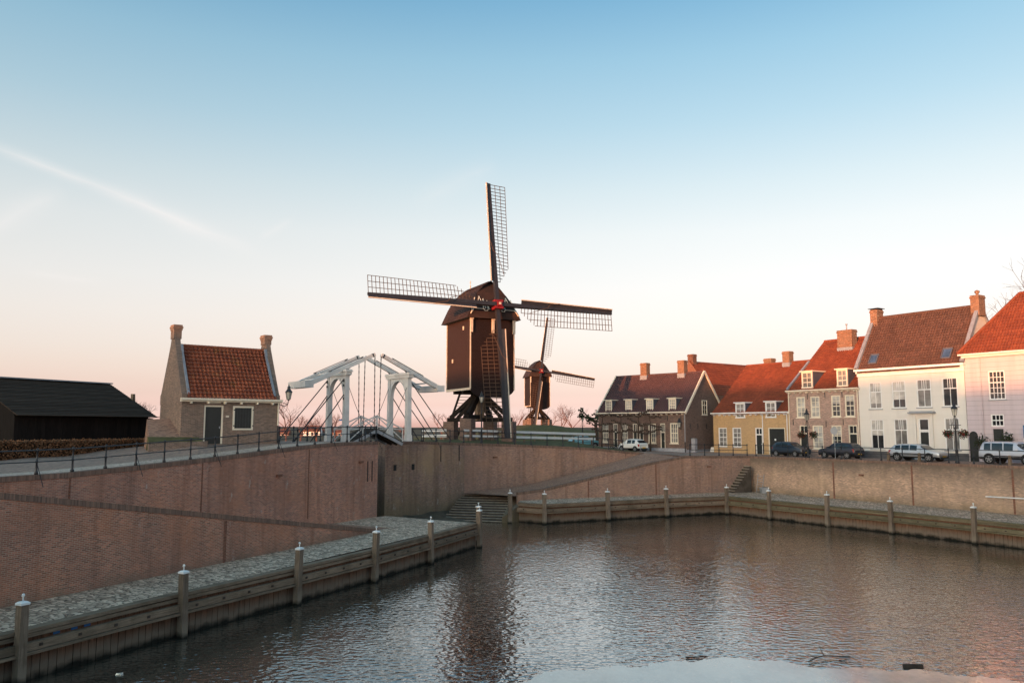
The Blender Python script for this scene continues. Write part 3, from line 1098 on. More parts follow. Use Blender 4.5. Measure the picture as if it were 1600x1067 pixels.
def timber(name, label, pts2, wood, individual):
    th = thing(name, (pts2[0][0], pts2[0][1], 0), label, 'quay front')
    stuff = MB()
    for i in range(len(pts2) - 1):
        a, b = Vector(pts2[i]), Vector(pts2[i + 1])
        d = (b - a).normalized()
        nrm = Vector((d.y, -d.x))          # to the water
        L = (b - a).length
        def rail(nm, o, z, w, h, m):
            mb_ = MB()
            p, q = a + nrm * o, b + nrm * o
            j = random.uniform(-0.012, 0.012)
            mb_.beam((p.x, p.y, z + j), (q.x, q.y, z - j), w, h)
            mb_.build(nm, m, th)
        rail('cap_beam', 0.02, ZQ - 0.03, 0.42, 0.12, wood)
        rail('top_rail', 0.16, ZQ - 0.19, 0.10, 0.13, wood)
        rail('wale', 0.20, ZQ - 0.52, 0.22, 0.26, wood)
        rail('ledge', 0.24, ZQ - 0.72, 0.30, 0.09, wood)
        n = int(L / 0.285)
        for k in range(n):
            p = a + d * ((k + 0.5) * L / n) + nrm * (0.02 + random.uniform(-0.012, 0.012))
            if individual and (a - Vector((-2.6, 55.8))).length < 60 and p.y > 23.5:
                inst(plank_me, 'plank', th, (p.x, p.y, -0.75), (0, 0, math.atan2(d.y, d.x)))
            else:
                stuff.box((p.x, p.y, -0.75), 0.27, 0.06, 2.25, (d.x, d.y))
        for k in range(int(L / 1.4)):           # bolts
            p = a + d * (0.7 + k * 1.4) + nrm * 0.32
            stuff_b = MB()
            stuff_b.box((p.x, p.y, ZQ - 0.56), 0.11, 0.05, 0.09, (d.x, d.y))
            stuff_b.build('bolt_plate', 'bark', th)
    if stuff.v:
        tag(stuff.build('sheet_planks', 'plank', th), None, None, None, 'stuff')
    return th


left_posts = [(-16.06, 26.55), (-13.25, 32.4), (-10.32, 38.15), (-7.65, 43.6), (-5.2, 49.3), (-2.55, 55.85)]
pp = [(left_posts[0][0] - DQ[0] * k, left_posts[0][1] - DQ[1] * k) for k in (23.9, 16.0, 6.4)] + left_posts
tq1 = timber('timber_quay_front', 'weathered timber front of the near left quay', pp, 'wood_grey', True)
tq2 = timber('timber_quay_front', 'timber front of the far quay below the red ramp wall', BQ, 'wood_grey', False)
tq3 = timber('timber_quay_front', 'mossy timber front of the quay below the tan wall', RQ[:6], 'wood_green', False)
# blue paint marks on the near planks
for i, f in enumerate((0.155, 0.255, 0.33)):
    a, b = Vector(left_posts[0]), Vector(left_posts[1])
    p = a.lerp(b, f + 0.06)
    mb = MB()
    n_ = Vector((DQ[1], -DQ[0]))
    mb.box((p.x + n_.x * 0.075, p.y + n_.y * 0.075, ZQ - 0.37), 0.24, 0.012, 0.10, DQ)
    mb.box((p.x + n_.x * 0.075 + DQ[0] * 0.05, p.y + n_.y * 0.075 + DQ[1] * 0.05, ZQ - 0.32), 0.10, 0.014, 0.12, DQ)
    mb.build('blue_paint_mark', 'blue_paint', tq1)


def mooring_post(x, y, d, ztop, label, w=0.29):
    base = (x, y, -0.8)
    th = thing('mooring_post', base, label, 'mooring post', 'white capped timber mooring posts along the quays')
    mb = MB()
    lean = random.uniform(-0.07, 0.07)
    ztop += random.uniform(-0.08, 0.06)
    w *= random.uniform(0.93, 1.07)
    mb.beam((x, y, -0.8), (x + lean, y + lean * 0.5, ztop - 0.10), w * 1.04, w * 1.04, (d[0], d[1], 0), w * 0.94, w * 0.94)
    mb.build('shaft', 'post', th)
    cb = MB()
    c = (x + lean, y + lean * 0.5, ztop - 0.10)
    ax = w * 0.54
    D = Vector((d[0], d[1], 0))
    E_ = Vector((-d[1], d[0], 0))
    C = Vector(c)
    lo = [C + D * ax * sx + E_ * ax * sy for sx, sy in ((-1, -1), (1, -1), (1, 1), (-1, 1))]
    mid = [p + Vector((0, 0, 0.065)) for p in lo]
    hi = [C + D * ax * 0.55 * sx + E_ * ax * 0.55 * sy + Vector((0, 0, 0.11)) for sx, sy in ((-1, -1), (1, -1), (1, 1), (-1, 1))]
    cb.hexa(lo + mid)
    cb.hexa([p + Vector((0, 0, 0.001)) for p in mid] + hi)
    k = cb.build('white_cap', 'white', th)
    pb = MB()
    pb.lathe((c[0], c[1], c[2] + 0.10), [(0.024, 0), (0.026, 0.14), (0.05, 0.17), (0.055, 0.205), (0.03, 0.245), (0.004, 0.25)], 8)
    pb.build('knob', 'white', k, smooth=True)
    return th


lp = ['nearest mooring post of the left quay, cut by the picture edge', 'mooring post of the left quay second from the near end', 'mooring post of the left quay third from the near end',
      'mooring post of the left quay fourth from the near end, yellow lichen', 'mooring post of the left quay fifth from the near end', 'mooring post at the far corner of the left quay']
for (x, y), l in zip(left_posts, lp):
    mooring_post(x + DQ[1] * 0.36, y - DQ[0] * 0.36, DQ, 2.62, l)
mooring_post(-2.35, 57.6, DQ, 2.62, 'mooring post just behind the corner post of the left quay', 0.28)
bl_ = ['mooring post standing in front of the broad stone steps', 'mooring post at the left end of the far quay', 'mooring post of the far quay second from the steps', 'mooring post of the far quay third from the steps', 'mooring post in the far corner of the basin']
bp_ = [(-0.2, 69.6)] + [(2.75, 68.7), (8.5, 71.35), (14.2, 74.15), (20.3, 76.5)]
for (x, y), l in zip(bp_, bl_):
    mooring_post(x, y, (0.92, 0.4), 2.62, l)
rl_ = ['first mooring post of the tan wall quay from the basin corner', 'second mooring post of the tan wall quay from the basin corner', 'third mooring post of the tan wall quay, below the silver estate car', 'fourth mooring post of the tan wall quay, below the white pole']
for (x, y), l in zip([(23.0, 72.2), (26.15, 67.2), (29.4, 62.75), (32.65, 57.3)], rl_):
    mooring_post(x, y, DR, 2.62, l)

# white pole and small ladder on the tan wall
p0, p1 = rw(23.2), rw(29.5)
mb = MB()
mb.tube((p0[0] - 0.45, p0[1] - 0.28, 2.9), (p1[0] - 0.45, p1[1] - 0.28, 3.02), 0.045, n=8)
for f in (0.02, 0.5, 0.98):
    a = Vector((*p0, 2.9)).lerp(Vector((*p1, 3.02)), f)
    mb.tube((a.x, a.y, a.z), (a.x - 0.45, a.y - 0.28, a.z), 0.03, n=6)
tag(mb.build('white_pole', 'white', base=(p0[0], p0[1], 2.9)), 'long white pole fixed along the tan brick wall', 'pole')
ld = thing('quay_ladder', (*rw(1.0), ZQ), 'small grey metal ladder leaning in the corner of the tan wall', 'ladder')
for s in (0.7, 1.45):
    p = on_line(RWA, DR, s, 0.5)
    q = on_line(RWA, DR, s, 0.12)
    mb = MB()
    mb.tube((*p, ZQ), (*q, 3.5), 0.03)
    mb.build('rail', 'zinc', ld)
for k in range(6):
    f = (k + 0.7) / 6.5
    a, b = on_line(RWA, DR, 0.7, lerp(0.5, 0.12, f)), on_line(RWA, DR, 1.45, lerp(0.5, 0.12, f))
    mb = MB()
    mb.tube((*a, lerp(ZQ, 3.5, f)), (*b, lerp(ZQ, 3.5, f)), 0.02)
    mb.build('rung', 'zinc', ld)
bx_ = MB()
p = on_line(RWA, DR, 1.9, 0.7)
bx_.hexa([(p[0] + a * 0.3, p[1] + b * 0.3, ZQ + 0.05) for a, b in ((-1, -1), (1, -1), (1, 1), (-1, 1))] + [(p[0] + a * 0.38, p[1] + b * 0.38, ZQ + 0.6) for a, b in ((-1, -1), (1, -1), (1, 1), (-1, 1))])
tag(bx_.build('grey_tub', 'zinc', base=(*p, ZQ)), 'grey tub standing at the foot of the small ladder', 'tub')

# ------------------------------------------------------------------ iron railings
def railing(name, label, pts3, spacing, height=1.12, stay_every=3, stay_side=1):
    th = thing(name, pts3[0], label, 'railing')
    pm = MB()
    pm.lathe((0, 0, 0), [(0.09, 0), (0.085, 0.10), (0.052, 0.16), (0.044, 0.52), (0.070, 0.54), (0.070, 0.60), (0.044, 0.62), (0.040, height - 0.10), (0.068, height - 0.07), (0.065, height + 0.02), (0.03, height + 0.06), (0.004, height + 0.07)], 8)
    pme = pm.mesh('post', 'iron', smooth=True)
    sm = MB()
    sm.tube((0, 0, 0.55), (0.55, 0, -0.55), 0.017, n=5)
    sme = sm.mesh('stay', 'iron')
    segs = []
    tot = 0
    for i in range(len(pts3) - 1):
        a, b = Vector(pts3[i]), Vector(pts3[i + 1])
        segs.append((tot, tot + (b - a).length, a, b))
        tot += (b - a).length
    n = max(1, round(tot / spacing))
    prev = None
    for k in range(n + 1):
        s = min(tot * k / n, tot - 1e-4)
        for s0, s1, a, b in segs:
            if s0 <= s <= s1:
                p = a.lerp(b, (s - s0) / (s1 - s0))
                d = (b - a)
                break
        o = inst(pme, 'post', th, p)
        if stay_every and k % stay_every == 1:
            an = math.atan2(-d.x * stay_side, d.y * stay_side)
            inst(sme, 'stay', th, p, (0, 0, an))
        if prev is not None:
            for z, r in ((height - 0.03, 0.033), (0.57, 0.026)):
                mb_ = MB()
                mb_.tube(prev + Vector((0, 0, z)), p + Vector((0, 0, z)), r, n=6)
                mb_.build('rail', 'iron', th)
        prev = p.copy()
    return th


def on_wall(pts3, inset, dz=0.012):
    o = off_line(pts3, inset)
    return [(q[0], q[1], p[2] + dz) for q, p in zip(o, pts3)]


railing('iron_railing', 'black iron railing along the left street above the water', on_wall(street_wall, 0.22)[1:], 1.72)
railing('iron_railing', 'black iron railing on top of the wall below the mill', on_wall(back_wall_a, 0.22)[1:] + on_wall(back_wall_b, 0.22)[1:5], 1.85)
railing('iron_railing', 'black iron railing in front of the yellow house', [(*lw(16.6), 5.38), (*lw(23.6), 5.28)], 1.75, stay_every=0)
railing('iron_railing', 'black iron railing beside the row of parked cars', [(p[0], p[1], p[2]) for p in on_wall([(*rw(0.2), 5.25), (*rw(12), 5.27), (*rw(32), 5.31)], 0.22)], 1.95, stay_every=0)
railing('iron_railing', 'black iron railing on the river side of the left approach', [(-17.6, 60.6, 7.1), (-15.4, 64.2, 7.08), (-14.9, 65.6, 7.05)], 1.6, stay_every=0)

# ------------------------------------------------------------------ drawbridge
P1 = Vector((-14.05, 64.2, 7.04))
LB = 5.67
P2 = P1 + Vector((UB[0], UB[1], 0)) * LB
PH = 5.7
HW = 1.52
UBv, VBv = Vector((UB[0], UB[1], 0)), Vector((VB[0], VB[1], 0))
br = thing('drawbridge', P1, 'white timber double drawbridge with its two leaves slightly raised', 'drawbridge')
UPZ = Vector((0, 0, 1))


def portal(P, s):
    for sd in (-1, 1):
        c = P + VBv * HW * sd
        mb = MB()
        mb.beam(c, c + UPZ * 0.5, 0.54, 0.54, UBv, 0.50, 0.50)
        mb.beam(c + UPZ * 0.5, c + UPZ * (PH - 0.5), 0.42, 0.42, UBv, 0.36, 0.36)
        mb.beam(c + UPZ * (PH - 0.5), c + UPZ * (PH - 0.22), 0.46, 0.46, UBv)
        o = mb.build('column', 'bridge_white', br)
        for z in (PH - 1.0, PH - 1.35, PH - 2.4):
            kb = MB()
            kb.box(c + UPZ * z + VBv * (0.0) - UBv * s * 0.235, 0.05, 0.16, 0.16, UB)
            kb.build('bolt', 'iron', o)
    # arch: spandrel plate with a round head cut out
    mb = MB()
    rr = HW - 0.24
    zs = PH - 2.15
    pts_ = []
    for k in range(17):
        an = math.pi * k / 16
        pts_.append((-rr * math.cos(an), zs + rr * 1.15 * math.sin(an)))
    for k in range(16):
        (x0, z0), (x1, z1) = pts_[k], pts_[k + 1]
        q = lambda x, z, o: P + VBv * x + UPZ * z + UBv * o
        tz = PH - 0.45
        mb.hexa([q(x0, z0, -0.13), q(x1, z1, -0.13), q(x1, z1, 0.13), q(x0, z0, 0.13), q(x0, tz, -0.13), q(x1, tz, -0.13), q(x1, tz, 0.13), q(x0, tz, 0.13)])
    mb.build('arch', 'bridge_white', br)
    mb = MB()
    for k in range(16):                      # raised moulding round the arch
        (x0, z0), (x1, z1) = pts_[k], pts_[k + 1]
        q = lambda x, z: P + VBv * x * 1.04 + UPZ * (z + 0.06)
        mb.beam(q(x0, z0), q(x1, z1), 0.34, 0.14, UPZ if 3 < k < 13 else VBv)
    mb.build('arch_moulding', 'bridge_white', br)
    mb = MB()
    mb.beam(P - VBv * (HW + 0.42) + UPZ * (PH - 0.33), P + VBv * (HW + 0.42) + UPZ * (PH - 0.33), 0.50, 0.24)
    mb.beam(P - VBv * (HW + 0.52) + UPZ * (PH - 0.16), P + VBv * (HW + 0.52) + UPZ * (PH - 0.16), 0.62, 0.10)
    mb.beam(P - VBv * (HW + 0.46) + UPZ * (PH - 0.06), P + VBv * (HW + 0.46) + UPZ * (PH - 0.06), 0.54, 0.10)
    mb.build('lintel', 'bridge_white', br)


def balance(P, s):
    """s = +1: leaf reaches along +axis; counterweight on the other side."""
    sl = 0.455
    tips = []
    for sd in (-1, 1):
        c = P + VBv * (HW - 0.12) * sd + UPZ * (PH + 0.18)
        a = c - UBv * s * 3.35 - UPZ * 3.35 * sl
        b = c + UBv * s * 2.55 + UPZ * 2.55 * sl
        mb = MB()
        mb.beam(a, b, 0.29, 0.37, UPZ, 0.23, 0.28)
        o = mb.build('balance_beam', 'bridge_white', br)
        ib = MB()                             # iron truss rods and straps on the beam
        pv = c + UPZ * 0.42
        e0, e1 = c - UBv * s * 1.5 + UPZ * (-1.5 * sl + 0.27), c + UBv * s * 1.5 + UPZ * (1.5 * sl + 0.25)
        ib.beam(e0, e1, 0.05, 0.05)
        ib.beam(e0, c + UPZ * 0.28 + UBv * s * 0.1 - UPZ * 0.5, 0.05, 0.06)
        ib.beam(c + UPZ * 0.28 + UBv * s * 0.1 - UPZ * 0.5, e1, 0.05, 0.06)
        ib.build('truss_rod', 'iron', o)
        for f, ww, hh in ((0.03, 0.31, 0.39), (0.965, 0.25, 0.30)):
            q = a.lerp(b, f)
            ib = MB()
            ib.beam(q - UBv * s * 0.05 - UPZ * 0.05 * sl, q + UBv * s * 0.05 + UPZ * 0.05 * sl, ww, hh, UPZ)
            ib.build('iron_strap', 'iron', o)
        ip = MB()
        ip.box(c - UPZ * 0.55, 0.20, 0.50, 0.42, UB)
        ip.build('pivot_plate', 'iron', o)
        tips.append(b)
    a0 = P - UBv * s * 3.15 + UPZ * (PH + 0.18 - 3.15 * sl)
    mb = MB()
    mb.beam(a0 - VBv * (HW + 0.12), a0 + VBv * (HW + 0.12), 0.70, 0.52, UPZ)
    mb.build('counterweight', 'bridge_white', br)
    mb = MB()
    for f in (0.35, 0.68):
        a1 = P - UBv * s * 3.35 * (1 - f) + UPZ * (PH + 0.18 - 3.35 * (1 - f) * sl)
        mb.beam(a1 - VBv * (HW - 0.2), a1 + VBv * (HW - 0.2), 0.10, 0.10, UPZ)
    mb.build('cross_tie', 'bridge_white', br)
    # leaf hinged at the portal foot
    hinge = P + UBv * s * 0.35 - UPZ * 0.12
    tipc = hinge + UBv * s * 2.5 + UPZ * 2.5 * 0.46
    dirv = (tipc - hinge).normalized()
    nrm = dirv.cross(VBv).normalized()
    if nrm.z < 0:
        nrm = -nrm
    ndeck = 11
    for k in range(ndeck):
        p, q = hinge.lerp(tipc, (k + 0.04) / ndeck), hinge.lerp(tipc, (k + 0.96) / ndeck)
        mb = MB()
        mb.beam(p, q, 2.75, 0.08, nrm)
        mb.build('deck_plank', 'deck', br)
    for sd in (-1, -0.33, 0.33, 1):
        mb = MB()
        off = VBv * sd * 1.36 - nrm * 0.16
        mb.beam(hinge + off, tipc + off, 0.14, 0.24, nrm)
        mb.build('leaf_beam', 'zinc' if abs(sd) == 1 else 'deck', br)
    # leaf railing: posts, top rail and crossed braces
    for sd in (-1, 1):
        o = VBv * sd * 1.36
        h0, h1 = hinge + o + UPZ * 0.05, tipc + o + UPZ * 0.05
        mb = MB()
        mb.beam(h0 + UPZ * 1.05, h1 + UPZ * 1.0, 0.07, 0.09)
        mb.beam(h0 + UPZ * 0.12, h1 + UPZ * 0.98, 0.05, 0.07)
        mb.beam(h0 + UPZ * 1.0, h1 + UPZ * 0.1, 0.05, 0.07)
        for f in (0.03, 0.5, 0.97):
            p = h0.lerp(h1, f)
            mb.beam(p, p + UPZ * 1.02, 0.07, 0.07, UBv)
        mb.build('leaf_railing', 'bridge_white', br)
    for sd, tip in zip((-1, 1), tips):        # hoisting chains
        foot = tipc + VBv * sd * 1.36 - dirv * 0.25
        mb = MB()
        nl = 26
        for k in range(nl):
            p, q = tip.lerp(foot, k / nl), tip.lerp(foot, (k + 1.0) / nl)
            mb.beam(p, q, 0.075 if k % 2 else 0.03, 0.03 if k % 2 else 0.075, VBv)
        mb.build('chain', 'iron', br)
    for sd in (-1, 1):                        # iron stays landward, lighter tie rods channelward
        c = P + VBv * HW * sd
        for zt, reach in ((PH - 0.75, 4.3), (PH - 2.0, 2.9)):
            mb = MB()
            mb.tube(c + UPZ * zt - UBv * s * 0.2, c - UBv * s * reach + UPZ * 0.02, 0.045, n=6)
            mb.build('stay', 'iron', br)
        mb = MB()
        e = c + UBv * s * 2.4 + UPZ * 0.5
        pr = c + UPZ * (PH - 1.3) + UBv * s * 0.2
        for k in range(14):
            f0, f1 = k / 14, (k + 1) / 14
            sag = lambda f: -0.5 * math.sin(math.pi * f)
            mb.tube(pr.lerp(e, f0) + UPZ * sag(f0), pr.lerp(e, f1) + UPZ * sag(f1), 0.022, n=5)
        mb.build('slack_chain', 'iron', br)


for P, s in ((P1, 1), (P2, -1)):
    portal(P, s)
    balance(P, s)
# low approach railings on both banks of the channel
railing('iron_railing', 'short black railing between the left street and the bridge', [(C1[0] - VB[0] * 0.3, C1[1] - VB[1] * 0.3, 7.1), (C1[0] - VB[0] * 3.0, C1[1] - VB[1] * 3.0, 7.08)], 1.0, stay_every=0)
railing('iron_railing', 'short black railing at the bridge end of the mill wall', [(C2[0] + 0.3, C2[1] + 0.5, 6.95), (-8.1, 73.2, 6.9)], 1.2, stay_every=0)

# ------------------------------------------------------------------ houses
def facade(mb, fr, L, z0, z1, ops, depth=0.14, ztop=None):
    us = sorted({0.0, L} | {o[1] for o in ops} | {o[2] for o in ops})
    zs = sorted({z0, z1} | {max(o[3], z0) for o in ops} | {min(o[4], z1) for o in ops})
    for i in range(len(us) - 1):
        for j in range(len(zs) - 1):
            um, zm = (us[i] + us[i + 1]) / 2, (zs[j] + zs[j + 1]) / 2
            if any(o[1] < um < o[2] and o[3] < zm < o[4] for o in ops):
                continue
            a, b, c, d_ = fr.p(us[i], 0, zs[j]), fr.p(us[i + 1], 0, zs[j]), fr.p(us[i + 1], 0, zs[j + 1]), fr.p(us[i], 0, zs[j + 1])
            mb.face([a, b, c, d_], [(us[i], zs[j]), (us[i + 1], zs[j]), (us[i + 1], zs[j + 1]), (us[i], zs[j + 1])])
    for o in ops:
        _, u0, u1, a, b = o[:5]
        P = lambda u, q, z: fr.p(u, q, z)
        mb.face([P(u0, 0, a), P(u0, 0, b), P(u0, -depth, b), P(u0, -depth, a)])
        mb.face([P(u1, 0, b), P(u1, 0, a), P(u1, -depth, a), P(u1, -depth, b)])
        mb.face([P(u0, 0, b), P(u1, 0, b), P(u1, -depth, b), P(u0, -depth, b)])
        mb.face([P(u1, 0, a), P(u0, 0, a), P(u0, -depth, a), P(u1, -depth, a)])


def window(par, fr, u0, u1, z0, z1, nx=2, ny=3, glass='glass_mid', frame='white', o=-0.10, fw=0.09, top=None, sill=True, blind=None):
    mb = MB()
    fr.box(mb, u0, u0 + fw, o - 0.05, o + 0.06, z0, z1)
    fr.box(mb, u1 - fw, u1, o - 0.05, o + 0.06, z0, z1)
    fr.box(mb, u0 + fw, u1 - fw, o - 0.05, o + 0.057, z1 - fw, z1)
    fr.box(mb, u0 + fw, u1 - fw, o - 0.05, o + 0.057, z0, z0 + fw)
    iu0, iu1, iz0, iz1 = u0 + fw, u1 - fw, z0 + fw, z1 - fw
    for k in range(1, nx):
        u = lerp(iu0, iu1, k / nx)
        fr.box(mb, u - 0.022, u + 0.022, o - 0.03, o + 0.03, iz0, iz1)
    zl = [lerp(iz0, iz1, k / ny) for k in range(1, ny)] if top is None else [lerp(iz0, iz1, top)]
    for i, z in enumerate(zl):
        t_ = 0.045 if (top is not None or i == (len(zl)) // 2) else 0.022
        fr.box(mb, iu0, iu1, o - 0.034, o + 0.036, z - t_, z + t_)
    w_ = mb.build('window', frame, par)
    gb = MB()
    gb.face([fr.p(iu0, o - 0.02, iz0), fr.p(iu1, o - 0.02, iz0), fr.p(iu1, o - 0.02, iz1), fr.p(iu0, o - 0.02, iz1)])
    gb.build('glass', glass, w_)
    if blind:
        bb = MB()
        zb = lerp(iz0, iz1, blind)
        fr.box(bb, iu0, iu1, o - 0.018, o - 0.012, zb, iz1)
        bb.build('blind', 'glass_light', w_)
    if sill:
        sb = MB()
        fr.box(sb, u0 - 0.08, u1 + 0.08, -0.08, 0.07, z0 - 0.09, z0 - 0.004)
        sb.build('sill', 'zinc' if frame != 'cream' else frame, w_)
    return w_


def door(par, fr, u0, u1, z0, z1, leaf='door_dark', frame='white', transom=0.25, nx=2, o=-0.10):
    mb = MB()
    fw = 0.10
    zt = lerp(z1, z0, transom)
    fr.box(mb, u0, u0 + fw, o - 0.05, o + 0.07, z0, z1)
    fr.box(mb, u1 - fw, u1, o - 0.05, o + 0.07, z0, z1)
    fr.box(mb, u0 + fw, u1 - fw, o - 0.05, o + 0.066, z1 - fw, z1)
    if transom:
        fr.box(mb, u0 + fw, u1 - fw, o - 0.05, o + 0.066, zt - 0.06, zt + 0.06)
        for k in range(1, nx):
            u = lerp(u0 + fw, u1 - fw, k / nx)
            fr.box(mb, u - 0.022, u + 0.022, o - 0.03, o + 0.03, zt + 0.06, z1 - fw)
    d_ = mb.build('door_frame', frame, par)
    lb = MB()
    fr.box(lb, u0 + fw, u1 - fw, o - 0.06, o + 0.0, z0, zt - (0.06 if transom else fw))
    um = (u0 + u1) / 2
    if u1 - u0 < 1.6:
        for a, b in ((0.08, 0.42), (0.52, 0.92)):
            za, zb_ = lerp(z0, zt, a), lerp(z0, zt, b)
            fr.box(lb, u0 + fw + 0.12, u1 - fw - 0.12, o, o + 0.02, za, zb_)
    lb.build('door_leaf', leaf, d_)
    hb = MB()
    fr.box(hb, u1 - fw - 0.12, u1 - fw - 0.06, o, o + 0.07, z0 + 1.0, z0 + 1.14)
    hb.build('handle', 'zinc', d_)
    if transom:
        gb = MB()
        gb.face([fr.p(u0 + fw, o - 0.02, zt + 0.06), fr.p(u1 - fw, o - 0.02, zt + 0.06), fr.p(u1 - fw, o - 0.02, z1 - fw), fr.p(u0 + fw, o - 0.02, z1 - fw)])
        gb.build('glass', 'glass_dark', d_)
    return d_


def tiles(name, par, mat, eL, eR, rR, rL, tw=0.25, rh=0.33, amp=0.04, lip=0.07):
    eL, eR, rR, rL = map(Vector, (eL, eR, rR, rL))
    ux = (eR - eL).normalized()
    vy = (rL - eL) - ux * (rL - eL).dot(ux)
    Ht = vy.length
    vy.normalize()
    nz = ux.cross(vy).normalized()
    if nz.z < 0:
        nz = -nz
    W = (eR - eL).length
    l1, r1 = (rL - eL).dot(ux), (rR - eL).dot(ux)
    rows = max(2, round(Ht / rh))
    rh = Ht / rows
    cols = max(2, round(W / tw))
    tw = W / cols
    prof = [(0.0, 0.2), (0.22, 1.0), (0.45, 0.55), (0.72, -0.5), (0.9, -0.2)]
    mb = MB()
    for r_ in range(rows):
        v0, v1 = r_ * rh, (r_ + 1) * rh * 1.0
        jit = random.uniform(-0.006, 0.006)
        b0 = len(mb.v)
        cnt = 0
        us = []
        for c in range(cols):
            for fx, fz in prof:
                us.append(((c + fx) * tw, fz * amp, c))
        us.append((W, 0.2 * amp, cols - 1))
        for (u, hgt, c) in us:
            lo = lerp(0, l1, v0 / Ht)
            hi = lerp(W, r1, v0 / Ht)
            lo1 = lerp(0, l1, v1 / Ht)
            hi1 = lerp(W, r1, v1 / Ht)
            ua, ub = min(max(u, lo), hi), min(max(u, lo1), hi1)
            pa = eL + ux * ua + vy * (v0 - 0.02)
            pb = eL + ux * ub + vy * v1
            mb.v.append(tuple(pa + nz * (0.0)))
            mb.v.append(tuple(pa + nz * (lip + hgt + jit)))
            mb.v.append(tuple(pb + nz * (0.012 + hgt)))
        for i in range(len(us) - 1):
            k = b0 + i * 3
            c = us[i][2]
            uvq = [(c + 0.5 + 0.0, r_ + 0.5)] * 4
            for fc in ((k, k + 3, k + 4, k + 1), (k + 1, k + 4, k + 5, k + 2)):
                mb.uv[len(mb.f)] = uvq
                mb.f.append(fc)
    o = mb.build(name, mat, par)
    tag(o, None, None, None, 'stuff')
    return o


def chimney(par, c, d, w, dp, z0, z1, mat='brick_chimney', pot=0, flash=0.75):
    mb = MB()
    mb.box((c[0], c[1], z0), w, dp, z1 - z0 - 0.28, d)
    mb.box((c[0], c[1], z1 - 0.28), w + 0.10, dp + 0.10, 0.14, d)
    mb.box((c[0], c[1], z1 - 0.14), w + 0.02, dp + 0.02, 0.14, d)
    ch = mb.build('chimney', mat, par)
    for k in range(pot):
        pb = MB()
        pb.lathe((c[0] + d[0] * (k - (pot - 1) / 2) * 0.4, c[1] + d[1] * (k - (pot - 1) / 2) * 0.4, z1), [(0.12, 0), (0.10, 0.3), (0.13, 0.32), (0.13, 0.4)], 8)
        pb.build('chimney_pot', 'brick_chimney', ch)
    if flash:
        fb = MB()
        fb.box((c[0], c[1], z0 + 0.0), w + 0.10, dp + 0.10, flash, d)
        fb.build('flashing', 'lead', ch)
    return ch


def dormer(par, fr, u0, u1, z0, z1, slope_back, frame='white', glass='glass_mid', o=-0.02, nx=2, ny=3, back=None):
    """A dormer whose front stands at distance o from the facade; its flat roof and cheeks run back into the roof."""
    bk = back if back else (z1 - z0) / slope_back + 0.35
    mb = MB()
    fr.box(mb, u0 - 0.03, u1 + 0.03, o - bk, o - 0.10, z0 - 0.4, z1)
    d_ = mb.build('dormer', 'slate', par)
    rb = MB()
    fr.box(rb, u0 - 0.16, u1 + 0.16, o - bk - 0.05, o + 0.16, z1 + 0.003, z1 + 0.12)
    rb.build('dormer_roof', frame, d_)
    w_ = MB()
    fw = 0.13
    fr.box(w_, u0, u0 + fw, o - 0.12, o + 0.02, z0, z1)
    fr.box(w_, u1 - fw, u1, o - 0.12, o + 0.02, z0, z1)
    fr.box(w_, u0 + fw, u1 - fw, o - 0.12, o + 0.018, z1 - fw, z1)
    fr.box(w_, u0 - 0.04, u1 + 0.04, o - 0.12, o + 0.05, z0 - 0.05, z0 + 0.1)
    iu0, iu1, iz0, iz1 = u0 + fw, u1 - fw, z0 + 0.1, z1 - fw
    for k in range(1, nx):
        u = lerp(iu0, iu1, k / nx)
        fr.box(w_, u - 0.024, u + 0.024, o - 0.08, o - 0.01, iz0, iz1)
    for k in range(1, ny):
        z = lerp(iz0, iz1, k / ny)
        t_ = 0.04 if k == ny // 2 else 0.022
        fr.box(w_, iu0, iu1, o - 0.083, o - 0.008, z - t_, z + t_)
    w_.build('dormer_window', frame, d_)
    g = MB()
    g.face([fr.p(iu0, o - 0.06, iz0), fr.p(iu1, o - 0.06, iz0), fr.p(iu1, o - 0.06, iz1), fr.p(iu0, o - 0.06, iz1)])
    g.build('glass', glass, d_)
    return d_


def shell(fr, L, W, z0, ze, zr, ops, mat, th, ridge_at=0.5, gable=True):
    mb = MB()
    facade(mb, fr, L, z0, ze, ops)
    P = fr.p
    um = -W * ridge_at
    for u in (0, L):
        poly = [P(u, 0, z0), P(u, -W, z0), P(u, -W, ze)] + ([P(u, um, zr)] if gable else []) + [P(u, 0, ze)]
        if u == 0:
            poly = poly[::-1]
        mb.face(poly[::-1] if u == L and False else poly)
    mb.face([P(L, -W, z0), P(0, -W, z0), P(0, -W, ze), P(L, -W, ze)])
    mb.build('wall', mat, th)
    # dark lining behind the windows keeps light from leaking through
    lb = MB()
    fr.box(lb, 0.25, L - 0.25, -W + 0.25, -0.3, z0, ze - 0.1)
    lb.build('inner_lining', 'trim_black', th)


